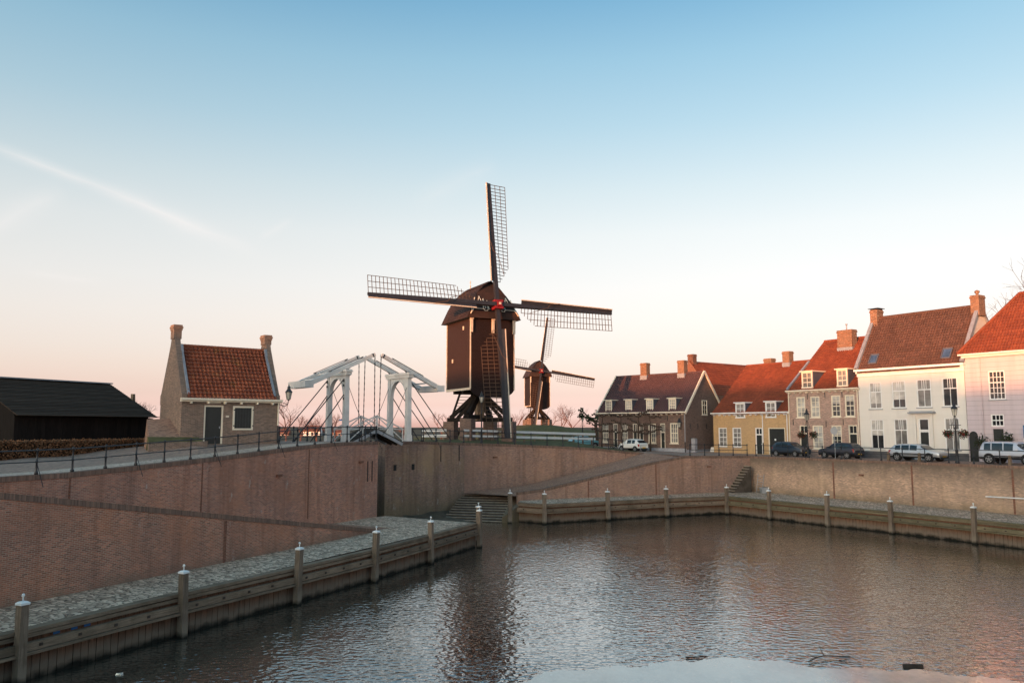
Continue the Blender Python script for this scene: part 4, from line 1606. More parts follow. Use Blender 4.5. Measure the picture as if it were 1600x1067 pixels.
def gable_roof(fr, L, W, ze, zr, mat, th, over=0.12, eave_out=0.25, ridge_at=0.5, verge=None, tw=0.25, rh=0.33, back_tiles=True):
    P = fr.p
    um = -W * ridge_at
    sl = (zr - ze) / (W * ridge_at)
    ze_f = ze - eave_out * sl
    tiles('roof_tiles', th, mat, P(-over, eave_out, ze_f + 0.05), P(L + over, eave_out, ze_f + 0.05), P(L + over, um, zr + 0.05), P(-over, um, zr + 0.05), tw, rh)
    if back_tiles:
        mb = MB()
        sb = (zr - ze) / (W * (1 - ridge_at))
        mb.face([P(L + over, -W - 0.2, ze - 0.2 * sb), P(-over, -W - 0.2, ze - 0.2 * sb), P(-over, um, zr + 0.05), P(L + over, um, zr + 0.05)])
        mb.build('rear_slope', mat, th)
    rb = MB()
    rb.tube(P(-over, um, zr + 0.06), P(L + over, um, zr + 0.06), 0.13, n=8)
    rb.build('ridge_tiles', mat, th)
    if verge:
        for u in (-over, L + over):
            vb = MB()
            vb.beam(P(u, eave_out + 0.02, ze_f + 0.08), P(u, um, zr + 0.14), 0.14, 0.26)
            vb.beam(P(u, -W - 0.2, ze), P(u, um, zr + 0.14), 0.139, 0.259)
            vb.build('verge_board', verge, th)


def gutter(th, fr, L, z, mat='white', o=0.30, brackets=0, h=0.16):
    mb = MB()
    fr.box(mb, -0.12, L + 0.12, o - 0.22, o, z - h, z)
    fr.box(mb, -0.10, L + 0.10, 0.003, o - 0.14, z - h - 0.10, z - h - 0.002)
    g = mb.build('gutter', mat, th)
    if brackets:
        for k in range(brackets):
            b = MB()
            u = (k + 0.5) * L / brackets
            fr.box(b, u - 0.05, u + 0.05, 0.004, o - 0.04, z - h - 0.22, z - h - 0.103)
            b.build('bracket', mat, g)
    return g


def downpipe(th, fr, u, z0, z1, mat='cream', lower=None):
    mb = MB()
    p, q = fr.p(u, 0.10, z0 + (1.2 if lower else 0)), fr.p(u, 0.10, z1)
    mb.tube(p, q, 0.05, n=8)
    o = mb.build('downpipe', mat, th)
    if lower:
        lb = MB()
        lb.tube(fr.p(u, 0.10, z0), p, 0.06, n=8)
        lb.build('downpipe_foot', lower, o)


def anchors(th, fr, spots, mat='iron'):
    for u, z in spots:
        mb = MB()
        fr.box(mb, u - 0.03, u + 0.03, 0.002, 0.05, z - 0.3, z + 0.3)
        mb.build('wall_anchor', mat, th)


# ---- lock keeper's cottage
FC = Fr((-21.25, 51.3), (0.776, 0.63))
ct = thing('cottage', FC.p(0, 0, 7.05), 'small brick cottage with red pantile roof and two end chimneys', 'cottage')
LC, WC, ZE, ZR_ = 6.55, 4.7, 10.05, 13.62
ops = [('d', 1.45, 2.70, 7.1, 9.62), ('w', 3.33, 4.72, 8.0, 9.6)]
shell(FC, LC, WC, 6.4, ZE, ZR_, ops, 'brick_cottage', ct)
tiles('roof_tiles', ct, 'tile_red', FC.p(0.32, 0.22, ZE + 0.0), FC.p(LC - 0.32, 0.22, ZE + 0.0), FC.p(LC - 0.32, -WC / 2, ZR_), FC.p(0.32, -WC / 2, ZR_), 0.27, 0.32, 0.05, 0.10)
mb = MB()
mb.face([FC.p(LC - 0.3, -WC, ZE), FC.p(0.3, -WC, ZE), FC.p(0.3, -WC / 2, ZR_), FC.p(LC - 0.3, -WC / 2, ZR_)])
mb.build('rear_slope', 'tile_red', ct)
mb = MB()
k = 0
while k < 26:
    u = 0.35 + k * (LC - 0.7) / 26
    mb.tube(FC.p(u, -WC / 2, ZR_ + 0.03), FC.p(u + (LC - 0.7) / 26 * 1.05, -WC / 2, ZR_ + 0.035), 0.12, 0.135, n=8)
    k += 1
mb.build('ridge_tiles', 'tile_red', ct)
for u0, u1 in ((-0.02, 0.33), (LC - 0.33, LC + 0.02)):      # raised gable parapets with flared chimneys
    um = -WC / 2
    prof = [(0.04, ZE - 0.35), (0.04, ZE + 0.30), (-0.12, ZE + 0.38), (um + 0.95, ZR_ - 0.75), (um + 0.52, ZR_ + 0.1), (um + 0.38, ZR_ + 0.5), (um - 0.38, ZR_ + 0.5), (um - 0.52, ZR_ + 0.1), (um - 0.95, ZR_ - 0.75), (-WC + 0.12, ZE + 0.38), (-WC - 0.04, ZE + 0.30), (-WC - 0.04, ZE - 0.35)]
    mb = MB()
    mb.prism([FC.p(u0, o, z) for o, z in prof], FC.p(u1, 0, 0) - FC.p(u0, 0, 0))
    mb.build('gable_parapet', 'brick_cottage', ct)
    cb = MB()
    c = FC.p((u0 + u1) / 2, um, ZR_ + 0.5)
    zt = 15.0 if u0 < 1 else 14.75
    cb.box((c.x, c.y, ZR_ + 0.45), 0.50, 0.74, zt - ZR_ - 0.80, FC.d)
    cb.box((c.x, c.y, zt - 0.36), 0.57, 0.81, 0.14, FC.d)
    cb.box((c.x, c.y, zt - 0.22), 0.64, 0.88, 0.12, FC.d)
    cb.box((c.x, c.y, zt - 0.10), 0.56, 0.80, 0.12, FC.d)
    cb.build('chimney', 'brick_cottage', ct)
    lb = MB()
    uu = u1 + 0.06 if u0 < 1 else u0 - 0.06
    lb.beam(FC.p(uu, 0.10, ZE + 0.26), FC.p(uu, um + 0.7, ZR_ - 0.45), 0.16, 0.10)
    lb.beam(FC.p(uu, um + 0.75, ZR_ - 0.5), FC.p(uu, um + 0.5, ZR_ + 0.06), 0.17, 0.12)
    lb.build('lead_flashing', 'lead', ct)
gutter(ct, FC, LC, ZE + 0.02, 'cream', 0.34, 6, 0.13)
door(ct, FC, 1.45, 2.70, 7.1, 9.62, 'door_dark', 'cream', 0.0)
mb = MB()
FC.box(mb, 3.33, 3.45, -0.06, 0.04, 8.0, 9.6)
FC.box(mb, 4.60, 4.72, -0.06, 0.04, 8.0, 9.6)
FC.box(mb, 3.45, 4.60, -0.06, 0.038, 9.48, 9.6)
FC.box(mb, 3.45, 4.60, -0.06, 0.038, 8.0, 8.11)
wf = mb.build('window', 'cream', ct)
mb = MB()
for k in range(6):
    FC.box(mb, 3.45 + k * 1.15 / 6 + 0.004, 3.45 + (k + 1) * 1.15 / 6 - 0.004, -0.05, 0.0, 8.11, 9.48)
mb.build('shutter', 'door_dark', wf)
for z in (8.25, 9.3):
    for u in (3.36, 4.66):
        mb = MB()
        FC.box(mb, u, u + 0.09, 0.041, 0.06, z, z + 0.07)
        mb.build('hinge', 'iron', wf)
for nm, a, b, z0_, z1_ in (('name_board', 1.72, 2.5, 9.76, 9.90), ('number_plate', 2.87, 3.07, 8.84, 8.95)):
    mb = MB()
    FC.box(mb, a, b, 0.003, 0.035, z0_, z1_)
    mb.build(nm, 'cream', ct)
downpipe(ct, FC, LC - 0.1, 7.1, ZE - 0.1, 'cream', 'iron')
# wall lantern on the cottage corner
ln = thing('wall_lantern', FC.p(LC + 0.05, 0.1, 9.9), 'black wall lantern on a curled bracket at the cottage corner', 'lantern')


def lantern(par, c, s=1.0):
    c = Vector(c)
    gb = MB()
    gb.lathe(c, [(0.11 * s, 0.0), (0.19 * s, 0.42 * s)], 6)
    g = gb.build('lantern_glass', 'lantern_glass', par)
    cb = MB()
    cb.lathe(c + Vector((0, 0, 0.42 * s)), [(0.235 * s, 0), (0.22 * s, 0.04 * s), (0.10 * s, 0.20 * s), (0.09 * s, 0.28 * s), (0.12 * s, 0.30 * s), (0.04 * s, 0.38 * s), (0.02 * s, 0.50 * s)], 6)
    cb.lathe(c - Vector((0, 0, 0.06 * s)), [(0.05 * s, 0), (0.12 * s, 0.055 * s)], 6)
    for k in range(6):
        an = 2 * math.pi * k / 6
        r0, r1 = 0.115 * s, 0.195 * s
        cb.tube(c + Vector((r0 * math.cos(an), r0 * math.sin(an), 0)), c + Vector((r1 * math.cos(an), r1 * math.sin(an), 0.42 * s)), 0.012 * s, n=4)
    cb.build('lantern_frame', 'iron', par)


lc = FC.p(LC + 0.62, 0.1, 10.12)
lantern(ln, lc, 1.15)
mb = MB()
arc = [FC.p(LC + 0.02, 0.1, 9.75), FC.p(LC + 0.3, 0.1, 9.62), FC.p(LC + 0.55, 0.1, 9.75), FC.p(LC + 0.62, 0.1, 10.06)]
for a, b in zip(arc, arc[1:]):
    mb.tube(a, b, 0.028, n=6)
mb.tube(FC.p(LC + 0.02, 0.1, 9.95), FC.p(LC + 0.5, 0.1, 9.78), 0.02, n=6)
mb.build('bracket', 'iron', ln)
# brick apron, turf edge and low wall left of the cottage door
ap = thing('brick_apron', FC.p(-0.8, 0.5, 6.9), 'sloping brick apron with a mossy foot left of the cottage', 'masonry')
mb = MB()
mb.hexa([FC.p(-2.0, 0.45, 6.6), FC.p(0.9, 0.45, 6.6), FC.p(0.02, -2.6, 6.6), FC.p(-1.5, -2.6, 6.6), FC.p(-2.0, 0.4, 7.5), FC.p(0.85, 0.4, 7.45), FC.p(0.02, -2.4, 8.75), FC.p(-1.4, -2.5, 8.7)])
mb.build('slope', 'ramp_brick', ap)
mb = MB()
mb.hexa([FC.p(-2.1, 1.0, 6.5), FC.p(1.2, 1.0, 6.5), FC.p(1.1, 0.3, 6.5), FC.p(-2.1, 0.3, 6.5), FC.p(-2.1, 0.95, 7.3), FC.p(1.2, 0.95, 7.25), FC.p(1.0, 0.46, 7.55), FC.p(-2.1, 0.46, 7.6)])
mb.build('turf_edge', 'grass', ap)
lwl = MB()
lwl.hexa([FC.p(-2.2, 1.3, 6.2), FC.p(1.35, 1.25, 6.4), FC.p(1.35, 1.02, 6.4), FC.p(-2.2, 1.05, 6.2), FC.p(-2.2, 1.3, 7.25), FC.p(1.35, 1.25, 7.3), FC.p(1.35, 1.02, 7.3), FC.p(-2.2, 1.05, 7.25)])
tag(lwl.build('low_wall', 'brick_cottage', base=FC.p(-1, 2.4, 6.5)), 'low grey brick wall in front of the cottage door', 'wall')

# ---- black boat shed
FS = Fr((-29.5, 48.0), (0.40, 0.917))
sh = thing('boat_shed', FS.p(0, 0, 6.4), 'low black tarred shed with a wide roof of overlapping boards', 'shed')
LS, WS, ZES, ZRS = 9.9, 9.8, 8.85, 11.3
nb = 34
bme = MB()
bme.box((0, 0, 0), LS / nb * 0.97, 0.05, ZES - 5.9, (1, 0))
bme = bme.mesh('board', 'black_wood')
for k in range(nb):
    p = FS.p((k + 0.5) * LS / nb, -0.6, 5.9)
    inst(bme, 'board', sh, p, (0, 0, math.atan2(FS.d[1], FS.d[0])))
for u in (0.02, LS - 0.02):
    mb = MB()
    mb.prism([FS.p(u, -0.62, 5.9), FS.p(u, -WS, 5.9), FS.p(u, -WS, ZES), FS.p(u, -WS / 2, ZRS - 0.1), FS.p(u, -0.62, ZES + 0.18)], FS.p(0.05, 0, 0) - FS.p(0, 0, 0))
    mb.build('gable', 'black_wood', sh)
nrow = 24
rb = MB()
sv = (FS.p(0, -WS / 2, ZRS) - FS.p(0, 0, ZES))
rb.beam((0, 0, 0), (LS + 0.5, 0, 0), sv.length / nrow * 1.18, 0.05)
rme = rb.mesh('roof_board', 'roof_board')
pitch = math.atan2(ZRS - ZES, WS / 2)
for k in range(nrow):
    p = FS.p(-0.25, 0, ZES) + sv * ((k + 0.5) / nrow) + Vector((0, 0, 0.05))
    Rm = Matrix.Rotation(math.atan2(FS.d[1], FS.d[0]), 4, 'Z') @ Matrix.Rotation(pitch - 0.15, 4, 'X')
    o = inst(rme, 'roof_board', sh, p, Rm.to_euler())
mb = MB()
mb.face([FS.p(LS + 0.2, -WS, ZES), FS.p(-0.2, -WS, ZES), FS.p(-0.2, -WS / 2, ZRS), FS.p(LS + 0.2, -WS / 2, ZRS)])
mb.build('rear_slope', 'roof_board', sh)
mb = MB()
mb.beam(FS.p(-0.3, -WS / 2, ZRS + 0.11), FS.p(LS + 0.3, -WS / 2, ZRS + 0.11), 0.5, 0.08)
mb.build('ridge_cap', 'lead', sh)
# timber stair and poles right of the shed
ts = thing('timber_rack', FS.p(LS + 0.6, -2.2, 6.9), 'dark timber steps with two upright poles beyond the shed', 'steps')
for k in range(5):
    mb = MB()
    FS.box(mb, LS + 0.15, LS + 1.5 + 0.05 * k, -2.4 + 0.05 * k, -2.0, 7.6 + k * 0.28, 7.7 + k * 0.28)
    mb.build('board', 'black_wood', ts)
for u, lean in ((LS + 0.2, 0.0), (LS + 0.65, -0.35)):
    mb = MB()
    mb.beam(FS.p(u, -2.5, 6.6), FS.p(u + lean, -2.5, 10.6), 0.16, 0.16, (1, 0, 0))
    mb.build('pole', 'wood_grey', ts)

# ---- beech hedge in front of the shed
def leaves(mb, p, s, n=1):
    for _ in range(n):
        a = Vector((random.gauss(0, 1), random.gauss(0, 1), random.gauss(0, 1))).normalized()
        b = a.orthogonal().normalized()
        c = a.cross(b)
        an = random.random() * 6.28
        b, c = b * math.cos(an) + c * math.sin(an), c * math.cos(an) - b * math.sin(an)
        k = s * random.uniform(0.7, 1.3)
        mb.face([p - b * k * 0.5, p + c * k * 0.32, p + b * k * 0.5, p - c * k * 0.32])


hg = thing('beech_hedge', FS.p(2, 1.6, 6.2), 'clipped brown beech hedge in front of the black shed', 'hedge')
mb = MB()
lv = MB()
for k in range(10):
    u0, u1 = -8 + k * 1.75, -8 + (k + 1) * 1.75
    FS.box(mb, u0, u1, 1.25, 1.95, 5.8, 7.25 + 0.03 * math.sin(k * 2.1))
for _ in range(15000):
    u, o, z = random.uniform(-8.1, 9.6), random.uniform(1.05, 2.15), random.uniform(6.0, 7.42)
    fc = random.random()
    if fc < 0.6:
        o = 2.08 + random.gauss(0, 0.06)
    elif fc < 0.9:
        z = 7.34 + random.gauss(0, 0.05)
    leaves(lv, FS.p(u, o, z), 0.13)
mb.build('twig_core', 'hedge_core', hg)
tag(lv.build('leaves', 'leaf_beech', hg), None, None, None, 'stuff')

# ---- brown brick house with four dormers
FB = Fr((10.96, 101.4), (0.69, -0.72))
bh = thing('brown_brick_house', FB.p(6, 0, 5.3), 'long dark brown brick house with four white dormers and two chimneys', 'house')
LBn, WBn, ZEB, ZRB = 13.07, 7.8, 9.98, 14.65
ops = [('w', .61, 1.60, 6.29, 8.60), ('d', 2.38, 3.07, 5.62, 8.60), ('w', 3.61, 4.66, 6.29, 8.60), ('d', 5.41, 6.09, 5.58, 8.60), ('d', 6.39, 7.03, 5.56, 8.60), ('w', 7.72, 8.85, 6.29, 8.60), ('d', 9.47, 10.16, 5.5, 8.62), ('w', 10.85, 11.97, 6.31, 8.66)]
shell(FB, LBn, WBn, 4.9, ZEB, ZRB, ops, 'brick_brown', bh)
for o in ops:
    if o[0] == 'w':
        window(bh, FB, o[1], o[2], o[3], o[4], 3, 4, 'glass_mid', 'cream', fw=0.13)
    else:
        door(bh, FB, o[1], o[2], o[3], o[4], 'door_dark', 'cream', 0.33)
gable_roof(FB, LBn, WBn, ZEB, ZRB, 'tile_plum', bh, verge='cream', tw=0.27, rh=0.32)
gutter(bh, FB, LBn, ZEB + 0.0, 'cream', 0.34, 18, 0.14)
sB = (ZRB - ZEB) / (WBn / 2)
for u0, u1, gl in ((1.09, 2.09, 'glass_mid'), (4.25, 5.22, 'glass_light'), (7.41, 8.41, 'glass_light'), (10.65, 11.65, 'glass_light')):
    dormer(bh, FB, u0, u1, 10.05, 11.5, sB, 'cream', gl, -0.12, 3, 4)
for u in (4.6, 10.2):
    c = FB.p(u, -WBn / 2 + 0.1, 0)
    chimney(bh, (c.x, c.y), FB.d, 0.95, 0.75, 13.9, 16.25)
mb = MB()
FB.box(mb, 0, LBn + 0.0, 0.003, 0.04, 4.9, 5.75)
mb.build('plinth', 'plinth_grey', bh)
FG = Fr(FB.p(LBn, 0, 0)[:2], (0.72, 0.69))
window(bh, FG, 3.34, 4.40, 9.64, 11.36, 2, 3, 'glass_dark', 'cream', o=0.02, sill=True)
mb = MB()
FG.box(mb, 0.003, 7.7, 0.003, 0.04, 4.9, 5.6)
mb.build('plinth', 'plinth_grey', bh)
anchors(bh, FG, [(0.8, 8.3), (2.4, 8.3), (4.2, 8.3), (6.0, 8.3)])
anchors(bh, FB, [(10.55, 9.2), (12.4, 9.2)])
downpipe(bh, FB, LBn - 0.1, 5.3, ZEB - 0.1, 'zinc', 'iron')
# meter box and little white stone by the gable
mb = MB()
FG.box(mb, 0.9, 1.45, 0.05, 0.5, 5.3, 6.9)
tag(mb.build('grey_cabinet', 'plinth_grey', base=FG.p(1.1, 0.3, 5.3)), 'tall grey cabinet against the brown gable wall', 'cabinet')
mb = MB()
mb.hexa([FG.p(4.0, 0.5, 5.2), FG.p(4.7, 0.5, 5.2), FG.p(4.7, 1.2, 5.2), FG.p(4.0, 1.2, 5.2), FG.p(4.15, 0.6, 5.85), FG.p(4.6, 0.6, 5.85), FG.p(4.6, 1.0, 5.85), FG.p(4.15, 1.0, 5.85)])
tag(mb.build('white_block', 'white', base=FG.p(4.3, 0.8, 5.2)), 'small white stone block at the corner of the yellow house', 'block')

DT = (0.535, -0.845)
# ---- yellow house
FY = Fr((23.4, 93.0), DT)
yh = thing('yellow_house', FY.p(5, 0, 5.25), 'yellow ochre house with red tiled roof and two white dormers', 'house')
LY, WY, ZEY, ZRY = 10.62, 12.0, 9.82, 15.5
ops = [('w', .76, 2.04, 5.95, 8.12), ('w', 2.85, 4.13, 5.95, 8.12), ('d', 6.13, 7.09, 5.28, 8.12), ('g', 7.89, 10.1, 5.28, 8.12)]
shell(FY, LY, WY, 4.9, ZEY, ZRY, ops, 'plaster_yellow', yh)
window(yh, FY, *ops[0][1:], 2, 4, 'glass_mid', fw=0.11)
window(yh, FY, *ops[1][1:], 2, 4, 'glass_mid', fw=0.11)
door(yh, FY, *ops[2][1:], 'door_dark', 'white', 0.26)
g = door(yh, FY, *ops[3][1:], 'door_dark', 'cream', 0.0)
for u in (8.5, 9.0, 9.5):
    mb = MB()
    FY.box(mb, u - 0.012, u + 0.012, -0.10, -0.085, 5.3, 7.98)
    mb.build('board_joint', 'iron', g)
mb = MB()
mb.lathe(FY.p(8.75, -0.08, 6.75), [(0.09, 0), (0.09, 0.2)], 8)
mb.build('door_plate', 'white', g)
gable_roof(FY, LY, WY, ZEY, ZRY, 'tile_orange', yh, 0.05, 0.25)
gutter(yh, FY, LY, ZEY, 'white', 0.33, 14, 0.13)
sY = (ZRY - ZEY) / (WY / 2)
dormer(yh, FY, 3.48, 4.81, 9.22, 10.85, sY, 'white', 'glass_mid', 0.06, 2, 3)
dormer(yh, FY, 7.69, 9.06, 9.22, 10.88, sY, 'white', 'glass_mid', 0.06, 2, 3)
c = FY.p(6.2, -WY / 2 + 0.2, 0)
chimney(yh, (c.x, c.y), FY.d, 0.95, 0.75, 14.9, 16.8, flash=0.6)
c = FY.p(2.6, -WY / 2 - 1.0, 0)
chimney(yh, (c.x, c.y), FY.d, 1.1, 0.8, 14.2, 16.3, flash=0)
downpipe(yh, FY, 7.25, 5.3, ZEY - 0.1, 'white', 'iron')
downpipe(yh, FY, LY - 0.15, 5.3, ZEY - 0.1, 'white', 'iron')

# ---- two-storey brick town house
FT = Fr((29.1, 84.0), DT)
tw_ = thing('brick_town_house', FT.p(4, 0, 5.25), 'two storey pale red brick house with big chimney and two dormers', 'house')
LT, WT, ZET, ZRT = 8.28, 13.0, 12.0, 17.55
ops = [('W', 1.0, 2.08, 9.17, 11.3), ('W', 2.72, 3.82, 9.17, 11.3), ('W', 5.16, 6.21, 9.2, 11.33), ('W', 6.70, 7.77, 9.2, 11.33), ('d', 1.28, 2.30, 5.3, 8.37), ('w', 2.85, 4.10, 6.0, 8.37), ('w', 5.06, 6.21, 6.3, 8.37), ('d', 6.97, 7.94, 5.3, 8.39)]
shell(FT, LT, WT, 4.9, ZET, ZRT, ops, 'brick_town', tw_)
for i, o in enumerate(ops):
    if o[0] == 'd':
        door(tw_, FT, *o[1:], 'door_dark', 'cream', 0.27)
    else:
        window(tw_, FT, *o[1:], 2, 4, ('glass_light', 'glass_light', 'glass_dark', 'glass_dark', 0, 'glass_light', 'glass_dark')[i], 'cream', fw=0.12, blind=(None, None, 0.62, 0.78, None, None, 0.55)[i])
gable_roof(FT, LT, WT, ZET, ZRT, 'tile_orange', tw_, 0.05, 0.25)
gutter(tw_, FT, LT, ZET, 'cream', 0.33, 12, 0.13)
sT = (ZRT - ZET) / (WT / 2)
dormer(tw_, FT, 1.74, 3.03, 12.2, 13.85, sT, 'cream', 'glass_mid', -0.06, 2, 3)
dormer(tw_, FT, 5.89, 7.07, 12.2, 13.85, sT, 'cream', 'glass_mid', -0.06, 2, 3)
c = FT.p(3.6, -5.3, 0)
chimney(tw_, (c.x, c.y), FT.d, 1.75, 0.9, 15.8, 18.4, flash=0.75)
mb = MB()
mb.tube((c.x, c.y, 18.4), (c.x, c.y, 19.0), 0.06)
mb.tube((c.x, c.y, 18.95), (c.x, c.y, 19.08), 0.11)
mb.build('flue', 'zinc', tw_)
mb = MB()
mb.beam(FT.p(0.05, 0.2, ZET + 0.12), FT.p(0.05, -WT / 2 * 0.55, lerp(ZET, ZRT, 0.55) + 0.2), 0.22, 0.16)
mb.build('verge_flashing', 'lead', tw_)
downpipe(tw_, FT, 0.12, 5.3, ZET - 0.1, 'cream', 'iron')
downpipe(tw_, FT, LT - 0.12, 5.3, ZET - 0.1, 'cream', 'iron')
anchors(tw_, FT, [(0.55, 8.7), (2.4, 11.3), (4.5, 8.5), (4.5, 11.4), (6.45, 8.7), (6.45, 11.4)])

# ---- white house
FW = Fr((33.5, 77.0), DT)
wh = thing('white_house', FW.p(5, 0, 5.25), 'white painted two storey house with brown tiled roof and columned doorway', 'house')
LW_, WW, ZEW, ZRW = 10.15, 7.0, 13.55, 18.9
ops = [('W', 1.09, 2.39, 9.9, 12.42), ('W', 3.43, 4.77, 9.92, 12.44), ('W', 5.81, 7.17, 9.95, 12.48), ('W', 8.15, 9.52, 9.97, 12.5), ('w', 1.09, 2.44, 6.15, 8.93), ('w', 3.45, 4.77, 6.15, 8.95), ('d', 5.84, 6.81, 5.35, 8.96), ('w', 8.17, 9.5, 6.2, 9.0)]
shell(FW, LW_, WW, 4.9, ZEW, ZRW, ops, 'paint_white', wh, ridge_at=0.45)
for i, o in enumerate(ops):
    if o[0] == 'd':
        door(wh, FW, *o[1:], 'door_dark', 'white', 0.30, 1)
    else:
        u0, u1, z0, z1 = o[1:]
        w_ = window(wh, FW, u0, u1, z0, z1, 2, 0, ('glass_mid', 'glass_dark', 'glass_mid', 'glass_dark', 'glass_dark', 'glass_mid', 0, 'glass_mid')[i], 'white', fw=0.10, top=0.64, blind=(0.18, 0.30, None, None, 0.45, None, None, None)[i])
        mb = MB()
        for f in (1 / 3, 2 / 3):
            u = lerp(u0 + 0.1, u1 - 0.1, f)
            FW.box(mb, u - 0.02, u + 0.02, -0.128, -0.07, lerp(z0, z1, 0.66), z1 - 0.1)
        mb.build('glazing_bar', 'white', w_)
gable_roof(FW, LW_, WW, ZEW + 0.25, ZRW, 'tile_brown', wh, -0.15, 0.3, ridge_at=0.45, tw=0.25, rh=0.3)
for u in (0.0, LW_):       # gable copings
    mb = MB()
    mb.beam(FW.p(u, 0.25, ZEW + 0.25), FW.p(u, -WW * 0.45, ZRW + 0.18), 0.34, 0.22)
    mb.beam(FW.p(u, -WW - 0.1, ZEW + 0.25), FW.p(u, -WW * 0.45, ZRW + 0.18), 0.338, 0.218)
    mb.build('gable_coping', 'lead', wh)
for u, zt in ((0.25, 19.75), (LW_ - 0.1, 19.85)):
    c = FW.p(u, -WW * 0.45, 0)
    chimney(wh, (c.x, c.y), FW.d, 0.75, 1.05, 18.0, zt, flash=0)
    if u < 1:
        mb = MB()
        mb.box((c.x, c.y, zt + 0.10), 1.1, 1.2, 0.05, FW.d)
        for a in (-0.35, 0.35):
            mb.box((c.x + FW.d[0] * a, c.y + FW.d[1] * a, zt), 0.08, 0.8, 0.10, FW.d)
        mb.build('chimney_cowl', 'iron', wh)
    else:
        mb = MB()
        mb.lathe((c.x, c.y, zt), [(0.16, 0), (0.10, 0.12), (0.22, 0.3), (0.2, 0.42), (0.05, 0.5)], 10)
        mb.build('chimney_pot', 'brick_chimney', wh, smooth=True)
mb = MB()
FW.box(mb, -0.05, LW_ + 0.05, 0.003, 0.10, ZEW - 0.55, ZEW - 0.25)
FW.box(mb, -0.10, LW_ + 0.10, 0.003, 0.22, ZEW - 0.248, ZEW - 0.05)
FW.box(mb, -0.16, LW_ + 0.16, 0.003, 0.42, ZEW - 0.048, ZEW + 0.14)
mb.build('cornice', 'white', wh)
mb = MB()
FW.box(mb, 0.0, 5.38, 0.003, 0.05, 4.9, 5.95)
FW.box(mb, 7.1, LW_ - 0.0, 0.003, 0.05, 4.9, 5.95)
mb.build('plinth', 'plinth', wh)
mb = MB()                    # door case
FW.box(mb, 5.40, 5.68, 0.004, 0.16, 5.3, 9.2)
FW.box(mb, 6.95, 7.23, 0.004, 0.16, 5.3, 9.2)
FW.box(mb, 5.36, 7.27, 0.004, 0.18, 9.2, 9.42)
FW.box(mb, 5.68, 6.95, 0.004, 0.06, 9.0, 9.2)
dc = mb.build('door_case', 'paint_white', wh)
mb = MB()
FW.box(mb, 5.12, 7.5, 0.004, 0.50, 9.42, 9.54)
FW.box(mb, 5.22, 7.4, 0.004, 0.38, 9.541, 9.62)
mb.build('door_canopy', 'zinc', dc)
mb = MB()
for k in range(6):
    u = 5.98 + k * 0.14
    FW.box(mb, u - 0.04, u + 0.04, -0.11, -0.02, 7.72, 7.98)
mb.build('fanlight_bars', 'white', dc)
sW = (ZRW - ZEW - 0.25) / (WW * 0.45)
for u in (1.1, 8.15):      # skylights
    f0, f1 = 0.07, 0.24
    a = lambda uu, f: FW.p(uu, lerp(0, -WW * 0.45, f), lerp(ZEW + 0.25, ZRW, f)) + Vector((FW.n[0], FW.n[1], 0)) * 0.10 + Vector((0, 0, 0.10))
    mb = MB()
    q = [a(u, f0), a(u + 0.8, f0), a(u + 0.8, f1), a(u, f1)]
    for i in range(4):
        mb.beam(q[i], q[(i + 1) % 4], 0.09, 0.12)
    s_ = mb.build('skylight', 'slate', wh)
    gb = MB()
    gb.face(q)
    gb.build('glass', 'glass_blue', s_)

# ---- lilac house at the picture edge
FL = Fr((38.96, 68.4), DT)
lh = thing('lilac_house', FL.p(3, 0, 5.3), 'lilac rendered house with hipped orange tile roof and arched dark door', 'house')
LL, WL, ZEL = 10.5, 9.0, 14.3
ops = [('W', 1.91, 3.24, 10.47, 12.86), ('w', 1.93, 2.97, 8.25, 9.25), ('dk', 1.93, 2.97, 5.35, 8.15), ('a', 0.05, 0.80, 5.3, 7.85), ('W', 5.2, 6.5, 10.47, 12.86), ('w', 5.2, 6.4, 6.2, 9.25), ('W', 8.2, 9.5, 10.47, 12.86)]
shell(FL, LL, WL, 4.9, ZEL, ZEL + 0.1, ops, 'paint_lilac', lh, gable=False)
window(lh, FL, *ops[0][1:], 4, 5, 'glass_dark', 'white', fw=0.09)
window(lh, FL, *ops[1][1:], 3, 2, 'glass_dark', 'white', fw=0.09, sill=False)
door(lh, FL, *ops[2][1:], 'door_dark', 'paint_lilac', 0.0)
for i in (4, 5, 6):
    window(lh, FL, *ops[i][1:], 4, 5, 'glass_dark', 'white', fw=0.09)
mb = MB()
FL.box(mb, 0.05, 0.80, -0.13, -0.06, 5.3, 7.84)
ad = mb.build('arched_door', 'door_dark', lh)
mb = MB()                    # arch head fills the square opening's corners
um_, rr_ = 0.425, 0.375
for k in range(8):
    a0, a1 = math.pi * k / 8, math.pi * (k + 1) / 8
    pa, pb = (um_ - rr_ * math.cos(a0), 7.47 + rr_ * math.sin(a0)), (um_ - rr_ * math.cos(a1), 7.47 + rr_ * math.sin(a1))
    mb.hexa([FL.p(pa[0], -0.002, pa[1]), FL.p(pb[0], -0.002, pb[1]), FL.p(pb[0], -0.058, pb[1]), FL.p(pa[0], -0.058, pa[1]),
             FL.p(pa[0], -0.002, 7.852), FL.p(pb[0], -0.002, 7.852), FL.p(pb[0], -0.058, 7.852), FL.p(pa[0], -0.058, 7.852)])
mb.build('arch_head', 'paint_lilac', ad)
hp = 3.3
hz = ZEL + 5.2
ov = 0.35
sl_ = 5.2 / hp
E0, E1, E2, E3 = FL.p(-ov, ov, ZEL + 0.1), FL.p(LL + ov, ov, ZEL + 0.1), FL.p(LL + ov, -WL - ov, ZEL + 0.1), FL.p(-ov, -WL - ov, ZEL + 0.1)
T0, T1, T2, T3 = FL.p(hp, -hp, hz), FL.p(LL - hp, -hp, hz), FL.p(LL - hp, -WL + hp, hz), FL.p(hp, -WL + hp, hz)
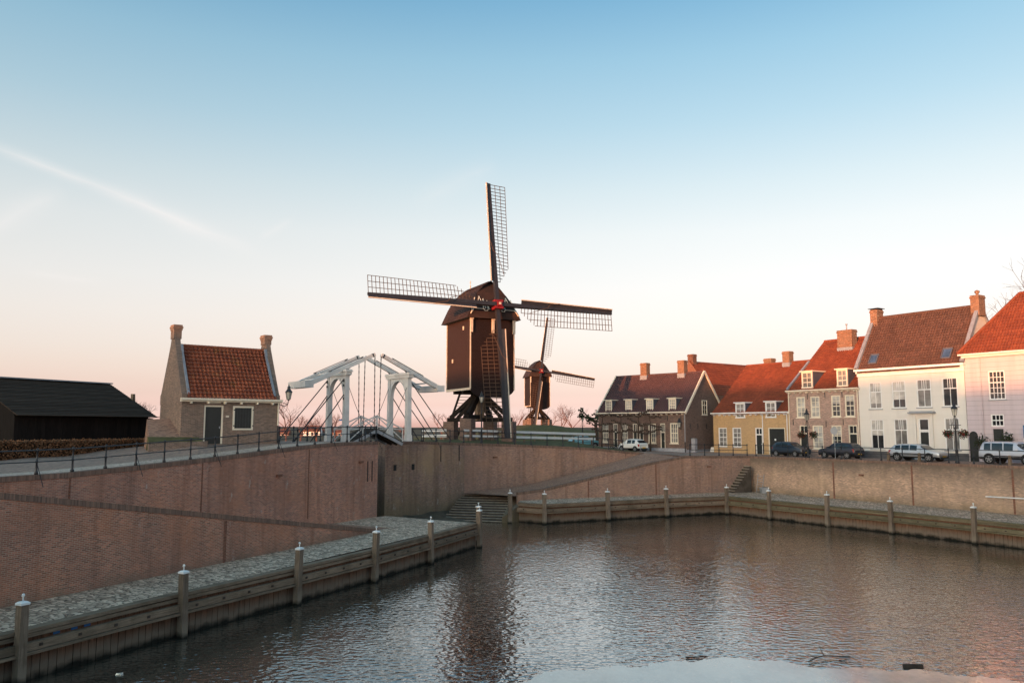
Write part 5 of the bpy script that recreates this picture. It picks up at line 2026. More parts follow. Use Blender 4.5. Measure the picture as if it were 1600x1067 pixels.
tiles('roof_tiles', lh, 'tile_orange', E0, E1, T1, T0, 0.25, 0.33)
tiles('roof_tiles', lh, 'tile_orange', E3, E0, T0, T3, 0.25, 0.33)
mb = MB()
mb.face([E1, E2, T2, T1])
mb.face([E2, E3, T3, T2])
mb.face([T0, T1, T2, T3])
mb.build('rear_slope', 'tile_orange', lh)
mb = MB()
for a, b in ((E0, T0), (E3, T3), (T0, T1)):
    mb.tube(a + Vector((0, 0, 0.09)), b + Vector((0, 0, 0.09)), 0.13, n=8)
mb.build('hip_tiles', 'tile_orange', lh)
mb = MB()
FL.box(mb, -0.3, LL + 0.3, 0.003, 0.42, ZEL - 0.02, ZEL + 0.12)
FL.box(mb, -0.1, LL + 0.1, 0.003, 0.22, ZEL - 0.22, ZEL - 0.023)
mb.build('gutter', 'paint_white', lh)
downpipe(lh, FL, 1.35, 5.3, ZEL - 0.2, 'paint_lilac')

# ---- red house seen over the roofs
FRr = Fr((25.2, 121.5), (0.845, -0.535))
rh_ = thing('red_gabled_house', FRr.p(2, 0, 5.2), 'red brick house with small gable windows behind the yellow roof', 'house')
gd = Vector((FRr.d[0], FRr.d[1], 0))
mb = MB()
GL, GW = 14.0, 8.5
A = Vector((25.5, 114.0, 5.0))
ax, ay = Vector((0.60, -0.80, 0)), Vector((0.80, 0.60, 0))      # gable width / ridge direction
g0, g1 = A - ax * GW / 2, A + ax * GW / 2
ZG, ZGR = 12.6, 17.6
rid0, rid1 = A + UPZ * (ZGR - 5), A + ay * GL + UPZ * (ZGR - 5)
mb.face([g0, g1, g1 + UPZ * (ZG - 5), rid0, g0 + UPZ * (ZG - 5)])
mb.face([g1, g1 + ay * GL, g1 + ay * GL + UPZ * (ZG - 5), g1 + UPZ * (ZG - 5)])
mb.face([g1 + ay * GL, g0 + ay * GL, g0 + ay * GL + UPZ * (ZG - 5), rid1, g1 + ay * GL + UPZ * (ZG - 5)])
mb.face([g0 + ay * GL, g0, g0 + UPZ * (ZG - 5), g0 + ay * GL + UPZ * (ZG - 5)])
rh_.location = A
mb.build('wall', 'brick_rear', rh_)
tiles('roof_tiles', rh_, 'tile_orange', g1 + UPZ * (ZG - 5), g1 + ay * GL + UPZ * (ZG - 5), rid1, rid0, 0.3, 0.4)
mb = MB()
mb.face([g0 + ay * GL + UPZ * (ZG - 5), g0 + UPZ * (ZG - 5), rid0, rid1])
mb.build('rear_slope', 'tile_orange', rh_)
FRg = Fr((g0.x, g0.y), (ax.x, ax.y))
for u in (2.9, 4.9):
    window(rh_, FRg, u, u + 0.95, 13.2, 14.7, 1, 1, 'glass_light', 'white', o=0.03, fw=0.12, sill=False)
c = A + ay * 0.6
chimney(rh_, (c.x, c.y), (ax.x, ax.y), 1.0, 0.8, 16.8, 18.6, 'brick_rear', flash=0)

# ------------------------------------------------------------------ post mills
def mill(name, label, C, n, z_ground, rot, tilt, detailed):
    nV = Vector((n[0], n[1], 0)).normalized()
    eV = Vector((-nV.y, nV.x, 0))
    C = Vector((C[0], C[1], 0))
    base = Vector((C.x, C.y, z_ground))
    th = thing(name, base, label, 'windmill')
    dz = z_ground - 6.9
    q = lambda e, f, z: C + eV * e + nV * f + UPZ * (z + dz)
    hw, hl = 2.5, 3.3
    zb, ze, zr = 12.15, 19.7, 23.65
    # body: boarded box with a bellied front foot
    mb = MB()
    if detailed:
        nbd = 40
        for k in range(nbd):
            z0, z1 = lerp(zb - 0.9, ze, k / nbd), lerp(zb - 0.9, ze, (k + 1) / nbd)
            def half(z):
                return hw if z > zb else hw * math.sqrt(max(0.02, 1 - ((zb - z) / 1.05) ** 2))
            w0, w1 = half(z0), half(z1)
            mb.hexa([q(-w0, hl + 0.05, z0), q(w0, hl + 0.05, z0), q(w0, hl - 0.1, z0), q(-w0, hl - 0.1, z0), q(-w1, hl + 0.01, z1), q(w1, hl + 0.01, z1), q(w1, hl - 0.1, z1), q(-w1, hl - 0.1, z1)])
        o = mb.build('front_boarding', 'mill_board', th)
        tag(o, None, None, None, 'stuff')
        nbv = 24
        sb = MB()
        for sd in (-1, 1):
            for k in range(nbv):
                f0, f1 = lerp(-hl, hl, k / nbv), lerp(-hl, hl, (k + 0.95) / nbv)
                a, b = sd * hw, sd * (hw - 0.08)
                sb.hexa([q(a, f0, zb), q(a, f1, zb), q(b, f1, zb), q(b, f0, zb), q(a, f0, ze), q(a, f1, ze), q(b, f1, ze), q(b, f0, ze)])
        tag(sb.build('side_boarding', 'mill_plank', th), None, None, None, 'stuff')
        mb = MB()
        mb.hexa([q(-hw + .1, hl - .12, zb), q(hw - .1, hl - .12, zb), q(hw - .1, -hl, zb), q(-hw + .1, -hl, zb), q(-hw + .1, hl - .12, ze), q(hw - .1, hl - .12, ze), q(hw - .1, -hl, ze), q(-hw + .1, -hl, ze)])
        mb.build('body', 'mill_plank', th)
    else:
        mb.hexa([q(-hw, hl, zb), q(hw, hl, zb), q(hw, -hl, zb), q(-hw, -hl, zb), q(-hw, hl, ze), q(hw, hl, ze), q(hw, -hl, ze), q(-hw, -hl, ze)])
        mb.prism([q(-hw, hl + 0.02, zb + 0.1)] + [q(-hw * math.cos(math.pi * k / 8), hl + 0.02, zb - 1.0 * math.sin(math.pi * k / 8)) for k in range(1, 8)] + [q(hw, hl + 0.02, zb + 0.1)], -nV * 0.3)
        mb.build('body', 'mill_board', th)
    # trim
    tb = MB()
    for e in (-hw, hw):
        tb.beam(q(e * 1.005, hl + 0.02, zb - 0.05), q(e * 1.005, hl + 0.02, ze), 0.10, 0.12, nV)
        tb.beam(q(e * 1.005, -hl, zb), q(e * 1.005, -hl, ze), 0.12, 0.12, nV)
        tb.beam(q(e * 1.01, hl, zb - 0.02), q(e * 1.01, -hl, zb - 0.02), 0.12, 0.24)
        tb.beam(q(e * 1.04, hl + 0.3, ze - 0.12), q(e * 1.04, -hl - 0.1, ze - 0.12), 0.16, 0.18)
    tb.build('corner_trim', 'mill_trim', th)
    for e in (-hw + 0.05, 0.0, hw - 0.05):
        tb = MB()
        tb.beam(q(e, hl + 0.12, ze - 1.7), q(e, hl + 0.16, ze + 0.05), 0.26, 0.2, nV)
        tb.beam(q(e, hl + 0.2, ze - 0.35), q(e, hl + 0.22, ze + 0.0), 0.34, 0.3, nV)
        tb.build('beam_end', 'mill_trim', th)
    # curved gambrel cap
    sec = [(3.05, -0.25), (2.72, 0.45), (2.30, 1.35), (1.72, 2.35), (0.95, 3.25), (0.0, 3.95)]
    sec = sec + [(-a, b) for a, b in sec[-2::-1]]
    stations = [(-hl - 0.35, 1.0, 0), (-hl + 1.2, 1.0, 0), (0, 1.0, 0), (hl - 0.4, 1.0, 0), (hl + 0.55, 1.0, -99)]
    rb = MB()
    vs, fs = [], []
    ns = len(sec)
    for i, (f, s, k) in enumerate(stations):
        for (e, z) in sec:
            ff = f
            if k == -99:                                   # front hip: upper part leans back
                ff = hl + 0.55 - max(0, z - 0.4) * 0.42
            if i == 0:
                ff = f + max(0, z - 0.6) * 0.25
            vs.append(q(e, ff, ze + z))
    for i in range(len(stations) - 1):
        for j in range(ns - 1):
            fs.append((i * ns + j, i * ns + j + 1, (i + 1) * ns + j + 1, (i + 1) * ns + j))
    fs.append(tuple(range(ns)))
    o_ = (len(stations) - 1) * ns
    for j in range(ns // 2):
        fs.append((o_ + j, o_ + ns - 1 - j, o_ + ns - 2 - j, o_ + j + 1) if j < ns // 2 - 1 else (o_ + j, o_ + ns - 1 - j, o_ + j + 1))
    rb.grid(vs, fs)
    cap = rb.build('cap', 'mill_roof', th)
    if detailed:                                           # shingle courses
        cb = MB()
        for sd in (-1, 1):
            half_ = sec[:6] if sd == 1 else sec[5:][::-1]
            for j in range(5):
                (e0, z0), (e1, z1) = half_[j], half_[j + 1]
                m_ = 4
                for c_ in range(m_):
                    fa, fb_ = c_ / m_, (c_ + 1.12) / m_
                    ea, za, eb, zb2 = lerp(e0, e1, fa), lerp(z0, z1, fa), lerp(e0, e1, fb_), lerp(z0, z1, fb_)
                    fr0, fr1 = -hl - 0.4, min(hl + 0.5, hl + 0.57 - max(0, zb2 - 0.4) * 0.42)
                    nn = Vector((0, 0, 1)) * 0.6 + eV * sd * 0.8
                    a, b = q(ea, fr0, ze + za) + nn * 0.06, q(ea, fr1, ze + za) + nn * 0.06
                    c2, d2 = q(eb, fr1, ze + zb2) + nn * 0.012, q(eb, fr0, ze + zb2) + nn * 0.012
                    cb.face([a, b, c2, d2])
                    cb.face([q(ea, fr0, ze + za), q(ea, fr1, ze + za), b, a])
        tag(cb.build('shingle_courses', 'mill_roof', cap), None, None, None, 'stuff')
        db = MB()                                          # white outline ornaments on the cap front
        def fz(e, z):
            return q(e, hl + 0.62 - max(0, z - 0.4) * 0.42, ze + z)
        for sd in (-1, 1):
            outl = [(2.75, 0.15), (2.35, 0.75), (1.25, 0.75), (1.1, 0.55), (0.85, 0.55), (0.72, 0.75), (0.5, 0.75)]
            for a, b in zip(outl, outl[1:]):
                db.beam(fz(sd * a[0], a[1]), fz(sd * b[0], b[1]), 0.07, 0.09, nV)
            for pts_ in ([(1.25, 0.8), (1.12, 1.9), (1.0, 0.8)], [(0.78, 0.8), (0.70, 1.7), (0.62, 0.8)], [(1.75, 1.5), (1.55, 2.15), (1.35, 1.5)]):
                for a, b in zip(pts_, pts_[1:]):
                    db.beam(fz(sd * a[0], a[1]), fz(sd * b[0], b[1]), 0.06, 0.07, nV)
            db.beam(fz(sd * 2.75, 0.15), fz(sd * 2.05, 1.95), 0.07, 0.08, nV)
        db.build('white_ornament', 'cream', cap)
        fb_ = MB()
        fb_.lathe(q(0, -hl + 0.6, zr + 0.0), [(0.06, -0.2), (0.05, 0.25), (0.09, 0.3), (0.03, 0.4), (0.03, 0.62), (0.08, 0.68), (0.01, 0.95)], 6)
        fb_.build('finial', 'mill_trim', cap)
        for e, z in ((-hw - 0.03, 18.6), (-hw - 0.03, 15.3)):
            wb_ = MB()
            p = q(e, 1.4 if z > 17 else -1.6, z)
            wb_.beam(p - UPZ * 0.2, p + UPZ * 0.2, 0.05, 0.28, nV)
            wb_.build('shutter_plate', 'mill_trim', th)
    # wind shaft and sails
    hubp = q(0, hl + 1.25, 20.8)
    ax_ = (nV * math.cos(tilt) + UPZ * math.sin(tilt)).normalized()
    upS = (UPZ * math.cos(tilt) - nV * math.sin(tilt)).normalized()
    rtS = eV
    sb = MB()
    sb.tube(hubp - ax_ * 1.8, hubp + ax_ * 0.1, 0.38, n=10)
    sb.build('wind_shaft', 'mill_stock', th)
    hb = MB()
    hb.beam(hubp - ax_ * 0.45, hubp + ax_ * 0.42, 0.95, 0.95, upS)
    hb.beam(hubp + ax_ * 0.42, hubp + ax_ * 0.60, 0.5, 0.5, upS)
    h_ = hb.build('hub', 'mill_red', th)
    hb = MB()
    hb.beam(hubp + ax_ * 0.601, hubp + ax_ * 0.66, 0.22, 0.22, upS)
    hb.build('hub_star', 'mill_trim', h_)
    RS = 13.9
    for s in range(4):
        an = rot + s * math.pi / 2
        r = upS * math.cos(an) + rtS * math.sin(an)            # outward
        c = rtS * math.cos(an) - upS * math.sin(an)            # clockwise side
        zoff = ax_ * (0.2 if s % 2 else -0.12)
        O = hubp + zoff
        stock = MB()
        stock.beam(O + r * 0.2, O + r * RS, 0.42, 0.46, ax_, 0.24, 0.24)
        sail = stock.build('sail', 'mill_stock', th)
        bd = MB()                                              # wind board on the leading side
        r0 = 2.6
        bd.hexa([O + r * r0 - c * 0.16 + ax_ * 0.10, O + r * RS - c * 0.10 + ax_ * 0.10, O + r * RS - c * 0.10 + ax_ * 0.14, O + r * r0 - c * 0.16 + ax_ * 0.14,
                 O + r * r0 - c * 0.62 + ax_ * 0.26, O + r * RS - c * 0.44 + ax_ * 0.22, O + r * RS - c * 0.44 + ax_ * 0.26, O + r * r0 - c * 0.62 + ax_ * 0.30])
        bd.build('wind_board', 'mill_stock', sail)
        eb = MB()
        eb.beam(O + r * r0 - c * 0.62 + ax_ * 0.28, O + r * RS - c * 0.44 + ax_ * 0.24, 0.10, 0.10, ax_)
        eb.build('board_edge', 'mill_trim', sail)
        nb_ = 28
        wL = 1.95
        tw_ang = lambda rr: lerp(0.34, 0.06, (rr - 2.4) / (RS - 2.4))   # sail twist
        if detailed:
            for k in range(nb_ + 1):
                rr = lerp(2.7, RS - 0.08, k / nb_)
                w_ = wL if rr > 4.4 else lerp(0.75, wL, (rr - 2.7) / 1.7) if k > 0 else 0.7
                ta = tw_ang(rr)
                dr = c * math.cos(ta) - ax_ * math.sin(ta)
                mb = MB()
                mb.beam(O + r * rr - c * 0.1, O + r * rr + dr * w_, 0.055, 0.045, ax_)
                mb.build('cross_bar', 'lath', sail)
            for j, w_ in enumerate((0.70, 1.32, wL)):
                mb = MB()
                r_start = (2.7, 3.6, 4.4)[j]
                K = 10
                for k in range(K):
                    ra, rb2 = lerp(r_start, RS - 0.05, k / K), lerp(r_start, RS - 0.05, (k + 1) / K)
                    da = c * math.cos(tw_ang(ra)) - ax_ * math.sin(tw_ang(ra))
                    db_ = c * math.cos(tw_ang(rb2)) - ax_ * math.sin(tw_ang(rb2))
                    mb.beam(O + r * ra + da * w_, O + r * rb2 + db_ * w_, 0.045, 0.05, ax_)
                mb.build('long_lath', 'lath', sail)
            rb_ = MB()                                         # furled rope along the stock
            for k in range(12):
                f0, f1 = k / 12, (k + 1) / 12
                pp_ = lambda f: O + r * lerp(3.2, 7.2, f) + c * (lerp(0.9, -0.45, f) if f < 0.6 else lerp(0.09, -0.5, f)) + ax_ * (0.35 + 0.25 * math.sin(f * 3.14))
                rb_.tube(pp_(f0), pp_(f1), 0.035, n=4)
            rb_.build('rope', 'lath', sail)
        else:
            mb = MB()
            for k in range(21):
                rr = lerp(2.7, RS - 0.08, k / 20)
                w_ = wL if rr > 4.2 else lerp(0.8, wL, (rr - 2.7) / 1.5)
                mb.beam(O + r * rr, O + r * rr + c * w_, 0.07, 0.05, ax_)
            for w_ in (0.65, 1.3, wL):
                mb.beam(O + r * 4.0 + c * w_, O + r * RS + c * w_, 0.06, 0.05, ax_)
            tag(mb.build('lattice', 'lath', sail), None, None, None, 'stuff')
    # trestle: post, cross trees, quarter bars, piers
    pb = MB()
    pb.beam(q(0, 0, 8.9), q(0, 0, zb + 0.3), 0.85, 0.85, nV, 0.75, 0.75)
    pb.build('main_post', 'wood_grey' if detailed else 'black_wood', th)
    a45 = [Vector((1, 0)), Vector((0, 1))]
    dd1, dd2 = (eV + nV).normalized(), (eV - nV).normalized()
    for i, dd in enumerate((dd1, dd2)):
        mb = MB()
        zc = 8.98 + 0.3 * i
        mb.beam(q(0, 0, zc) - dd * 3.7, q(0, 0, zc) + dd * 3.7, 0.42, 0.42)
        mb.build('cross_tree', 'black_wood', th)
        for sd in (-1, 1):
            mb = MB()
            mb.beam(q(0, 0, zc + 0.2) + dd * 3.35 * sd, q(0, 0, zb - 0.35) + dd * 0.35 * sd, 0.36, 0.40, UPZ)
            mb.beam(q(0, 0, zc + 0.2) + dd * 2.5 * sd, q(0, 0, zb - 0.75) + dd * 0.35 * sd, 0.28, 0.34, UPZ)
            mb.build('quarter_bar', 'black_wood', th)
            pr = MB()
            c_ = q(0, 0, 0) + dd * 3.35 * sd
            pr.box((c_.x, c_.y, z_ground - 0.5), 1.25, 1.25, zc - 0.21 - 6.9 + 0.5, (dd.x, dd.y))
            pr.build('pier', 'brick_brown', th)
    mb = MB()
    mb.beam(q(-hw, 1.2, zb - 0.25), q(hw, 1.2, zb - 0.25), 0.35, 0.4)
    mb.beam(q(-hw, -1.2, zb - 0.25), q(hw, -1.2, zb - 0.25), 0.35, 0.4)
    mb.beam(q(-0.9, hl - 0.1, zb - 0.2), q(-0.9, -hl, zb - 0.2), 0.3, 0.36)
    mb.beam(q(0.9, hl - 0.1, zb - 0.2), q(0.9, -hl, zb - 0.2), 0.3, 0.36)
    mb.build('floor_beams', 'black_wood', th)
    # tail ladder and tail pole behind
    top, bot = q(0, -hl - 0.3, zb - 0.1), q(0, -hl - 4.6, 7.3)
    for sd in (-1, 1):
        mb = MB()
        mb.beam(top + eV * 0.75 * sd, bot + eV * 0.75 * sd, 0.12, 0.30, UPZ)
        mb.build('ladder_string', 'black_wood', th)
    for k in range(14):
        p = top.lerp(bot, (k + 0.5) / 14)
        mb = MB()
        mb.beam(p - eV * 0.72, p + eV * 0.72, 0.22, 0.05, UPZ)
        mb.build('ladder_tread', 'wood_grey' if detailed else 'black_wood', th)
    mb = MB()
    mb.beam(q(0, -1.0, zb - 0.5), q(0, -hl - 5.4, 8.0), 0.3, 0.3)
    mb.build('tail_pole', 'black_wood', th)
    if detailed:
        mb = MB()                                             # rear balcony
        mb.beam(q(-1.6, -hl - 0.45, zb + 2.6), q(1.6, -hl - 0.45, zb + 2.6), 0.9, 0.12)
        mb.build('balcony', 'black_wood', th)
        mb = MB()
        for e in (-1.55, -0.5, 0.5, 1.55):
            mb.beam(q(e, -hl - 0.85, zb + 2.66), q(e, -hl - 0.85, zb + 4.3 if abs(e) > 1 else zb + 3.7), 0.07, 0.07, nV)
        mb.beam(q(-1.6, -hl - 0.85, zb + 3.65), q(1.6, -hl - 0.85, zb + 3.65), 0.07, 0.07)
        mb.beam(q(-1.6, -hl - 0.85, zb + 3.15), q(1.6, -hl - 0.85, zb + 3.15), 0.05, 0.05)
        mb.build('balcony_rail', 'lath', th)
    return th


mill('post_mill', 'large dark brown post mill with lattice sails and red hub beside the bridge', (-3.5, 86.0), (0.44, -0.898), 6.9, R(0.5), R(10), True)
mill('post_mill', 'smaller looking distant post mill on the green rampart', (6.4, 203.0), (0.20, -0.98), 8.2, R(9), R(6), False)

# green rampart under the far mill
mb = MB()
NXm, NYm = 40, 12
vsx = []
for j in range(NYm + 1):
    for i in range(NXm + 1):
        fx, fy = i / NXm * 2 - 1, j / NYm * 2 - 1
        x, y = 10 + fx * 42, 200 + fy * 24
        hgt = max(0, 1 - abs(fy) ** 2.2) * max(0, 1 - abs(fx) ** 4)
        k = 1.0 + 0.9 * math.exp(-((x - 6) / 13) ** 2)
        vsx.append((x, y, 4.3 + 2.35 * k * hgt + 0.12 * math.sin(i * 1.3 + j * 2.1)))
mb.grid(vsx, [(j * (NXm + 1) + i, j * (NXm + 1) + i + 1, (j + 1) * (NXm + 1) + i + 1, (j + 1) * (NXm + 1) + i) for j in range(NYm) for i in range(NXm)])
tag(mb.build('rampart_hill', 'grass', smooth=True), 'grassy rampart below the distant mill', None, None, 'structure')

# ------------------------------------------------------------------ white plank fence below the mill
def plank_fence(name, label, a, b, za, zb_, posts):
    th = thing(name, (a[0], a[1], za), label, 'fence')
    A_, B_ = Vector((*a, za)), Vector((*b, zb_))
    d = (B_ - A_)
    d2 = unit(d.x, d.y)
    for zz in (0.42, 0.98):
        segs = max(1, posts // 3)
        for k in range(segs):
            mb = MB()
            p, q2 = A_.lerp(B_, k / segs), A_.lerp(B_, (k + 0.998) / segs)
            mb.beam(p + UPZ * zz, q2 + UPZ * zz, 0.06, 0.26)
            mb.build('rail', 'white', th)
    for k in range(posts):
        p = A_.lerp(B_, (k + 0.35) / (posts - 0.3))
        mb = MB()
        mb.box((p.x - d2[1] * 0.1, p.y + d2[0] * 0.1, p.z - 0.3), 0.16, 0.13, 1.42, d2)
        mb.build('post', 'wood_grey', th)


plank_fence('plank_fence', 'long white two rail plank fence between the mill and the quay wall', (-4.9, 81.6), (10.1, 97.0), 6.86, 6.35, 13)
plank_fence('plank_fence', 'short white plank fence left of the mill piers', (-9.6, 84.6), (-6.9, 84.4), 6.86, 6.86, 3)

# ------------------------------------------------------------------ street lamps
def street_lamp(x, y, z, h, label, basket, lean=0.0):
    th = thing('street_lamp', (x, y, z), label, 'street lamp', 'black lantern street lamps')
    mb = MB()
    ls = 1.25
    hp_ = h - 0.95 * ls
    mb.lathe((x, y, z), [(0.17, 0), (0.17, 0.12), (0.12, 0.2), (0.11, 0.95), (0.14, 1.0), (0.075, 1.1), (0.055, hp_ * 0.72), (0.085, hp_ * 0.725), (0.085, hp_ * 0.745), (0.045, hp_ * 0.76), (0.04, hp_ - 0.1), (0.08, hp_ - 0.06), (0.05, hp_)], 10)
    mb.build('pole', 'iron', th, smooth=True)
    mb = MB()
    mb.tube((x - 0.36, y + 0.2, z + hp_ * 0.8), (x + 0.36, y - 0.2, z + hp_ * 0.8), 0.025, n=6)
    mb.tube((x - 0.2, y + 0.11, z + hp_ * 0.8), (x - 0.08, y, z + hp_ - 0.1), 0.018, n=5)
    mb.tube((x + 0.2, y - 0.11, z + hp_ * 0.8), (x + 0.08, y, z + hp_ - 0.1), 0.018, n=5)
    mb.build('ladder_bar', 'iron', th)
    lantern(th, (x, y, z + hp_ + 0.02), ls)
    if basket:
        for sd in (-1, 1):
            b = thing('flower_basket', (x + sd * 0.48, y - sd * 0.27, z + hp_ * 0.63), basket + (' on its left side' if sd < 0 else ' on its right side'), 'flower basket', 'flower baskets on street lamps')
            bb, lf, fl = MB(), MB(), MB()
            c0 = Vector(b.location)
            bb.lathe(c0, [(0.06, -0.26), (0.22, -0.1), (0.28, 0.05)], 8)
            bb.tube(c0 + Vector((0, 0, 0.05)), c0 + Vector((-sd * 0.44, sd * 0.25, 0.32)), 0.012, n=4)
            bb.build('basket', 'iron', b)
            for _ in range(420):
                v = Vector((random.gauss(0, 1), random.gauss(0, 1), random.gauss(0, 0.8))).normalized() * random.uniform(0.2, 0.42)
                v.z = v.z * 0.85 - (0.18 if random.random() < 0.3 else 0)
                leaves(lf if random.random() < 0.8 else fl, c0 + v, 0.11)
            tag(lf.build('leaves', 'leaf_dark', b), None, None, None, 'stuff')
            tag(fl.build('flowers', 'flower', b), None, None, None, 'stuff')
    return th


street_lamp(-3.05, 80.2, 6.62, 5.2, 'black street lamp standing in front of the large mill', None)
street_lamp(28.4, 77.0, 5.27, 4.75, 'black street lamp with flower baskets before the brick town house', 'round flower basket on the lamp before the brick house')
street_lamp(35.9, 64.8, 5.3, 5.0, 'black street lamp with flower baskets before the white house', 'round flower basket on the lamp before the white house')
street_lamp(10.4, 118.0, 5.4, 4.9, 'small distant street lamp left of the brown house', None)
wl_ = thing('wall_lantern', FB.p(12.45, 0.1, 8.3), 'black wall lantern near the corner of the brown brick house', 'lantern')
lantern(wl_, FB.p(12.45, 0.45, 8.2), 1.2)
mb = MB()
mb.tube(FB.p(12.45, 0.0, 7.9), FB.p(12.45, 0.45, 8.12), 0.03)
mb.build('bracket', 'iron', wl_)

# ------------------------------------------------------------------ signs
def sign_post(x, y, z, h, label, name='road_sign'):
    th = thing(name, (x, y, z), label, 'sign')
    mb = MB()
    mb.tube((x, y, z), (x, y, z + h), 0.035, n=8)
    mb.build('pole', 'zinc', th)
    return th


px_, py_ = 41.05, 63.55
ps = sign_post(px_, py_, 5.3, 3.1, 'blue square parking sign with a white letter P at the right edge')
fd = unit(-px_, -py_)                       # faces down the street towards the basin
fx = (-fd[1], fd[0])
mb = MB()
mb.box((px_ + fd[0] * 0.05, py_ + fd[1] * 0.05, 7.35), 0.02, 0.80, 1.0, fd)
pl = mb.build('sign_plate', 'blue_paint', ps)
mb = MB()
mb.box((px_ + fd[0] * 0.05, py_ + fd[1] * 0.05, 7.05), 0.02, 0.80, 0.22, fd)
mb.build('sub_plate', 'sign_white', ps)
cu = bpy.data.curves.new('sign_letter', 'FONT')
cu.body = 'P'
cu.size = 0.72
cu.extrude = 0.004
tmp_ = bpy.data.objects.new('tmp', cu)
col.objects.link(tmp_)
lo = bpy.data.objects.new('sign_letter', bpy.data.meshes.new_from_object(tmp_.evaluated_get(bpy.context.evaluated_depsgraph_get())))
bpy.data.objects.remove(tmp_)
lo.data.materials.clear()
lo.data.materials.append(M['sign_white'])
col.objects.link(lo)
lo.parent = pl
mx = Matrix(((fx[0], 0, fd[0], 0), (fx[1], 0, fd[1], 0), (0, 1, 0, 0), (0, 0, 0, 1)))
lo.matrix_local = Matrix.Translation((fd[0] * 0.067 - fx[0] * 0.30, fd[1] * 0.067 - fx[1] * 0.30, 7.65 - 5.3)) @ mx
# sign seen from behind at the brick house, thin white marker posts
s2 = rw(8.9)
sp = sign_post(s2[0] + 0.9, s2[1] + 0.55, 5.27, 3.0, 'round traffic sign seen from behind in front of the brick town house')
mb = MB()
mb.tube((s2[0] + 0.86, s2[1] + 0.50, 7.85), (s2[0] + 0.84, s2[1] + 0.48, 7.85), 0.34, n=20)
mb.build('sign_plate', 'zinc', sp)
for t_, lab in ((14.6, 'short timber bollard behind the railing by the silver estate car, farther one'), (17.4, 'short timber bollard behind the railing by the silver estate car, nearer one'), (24.6, 'short timber bollard below the wheel of the pale offroad car')):
    p = on_line(RWA, DR, t_, -0.55)
    mb = MB()
    mb.beam((p[0], p[1], 5.2), (p[0], p[1], 6.0), 0.2, 0.2, (DR[0], DR[1], 0), 0.18, 0.18)
    mb.beam((p[0], p[1], 6.001), (p[0], p[1], 6.04), 0.16, 0.16, (DR[0], DR[1], 0), 0.1, 0.1)
    tag(mb.build('bollard', 'wood_grey', base=(p[0], p[1], 5.25)), lab, 'bollard', 'timber bollards along the car street')
# blue T-shaped mast beyond the bridge
mb = MB()
bx0 = Vector((-24.0, 114.0, 4.9))
mb.beam(bx0, bx0 + UPZ * 4.5, 0.16, 0.16, (1, 0, 0))
mb.beam(bx0 + UPZ * 2.5, bx0 + UPZ * 3.7, 0.5, 0.3, (1, 0, 0))
mb.beam(bx0 + UPZ * 4.3 - Vector((0.6, 0, 0)), bx0 + UPZ * 4.3 + Vector((0.6, 0, 0)), 0.2, 0.2)
tag(mb.build('blue_mast', 'blue_paint', base=bx0), 'blue T shaped mast standing beyond the drawbridge', 'mast')

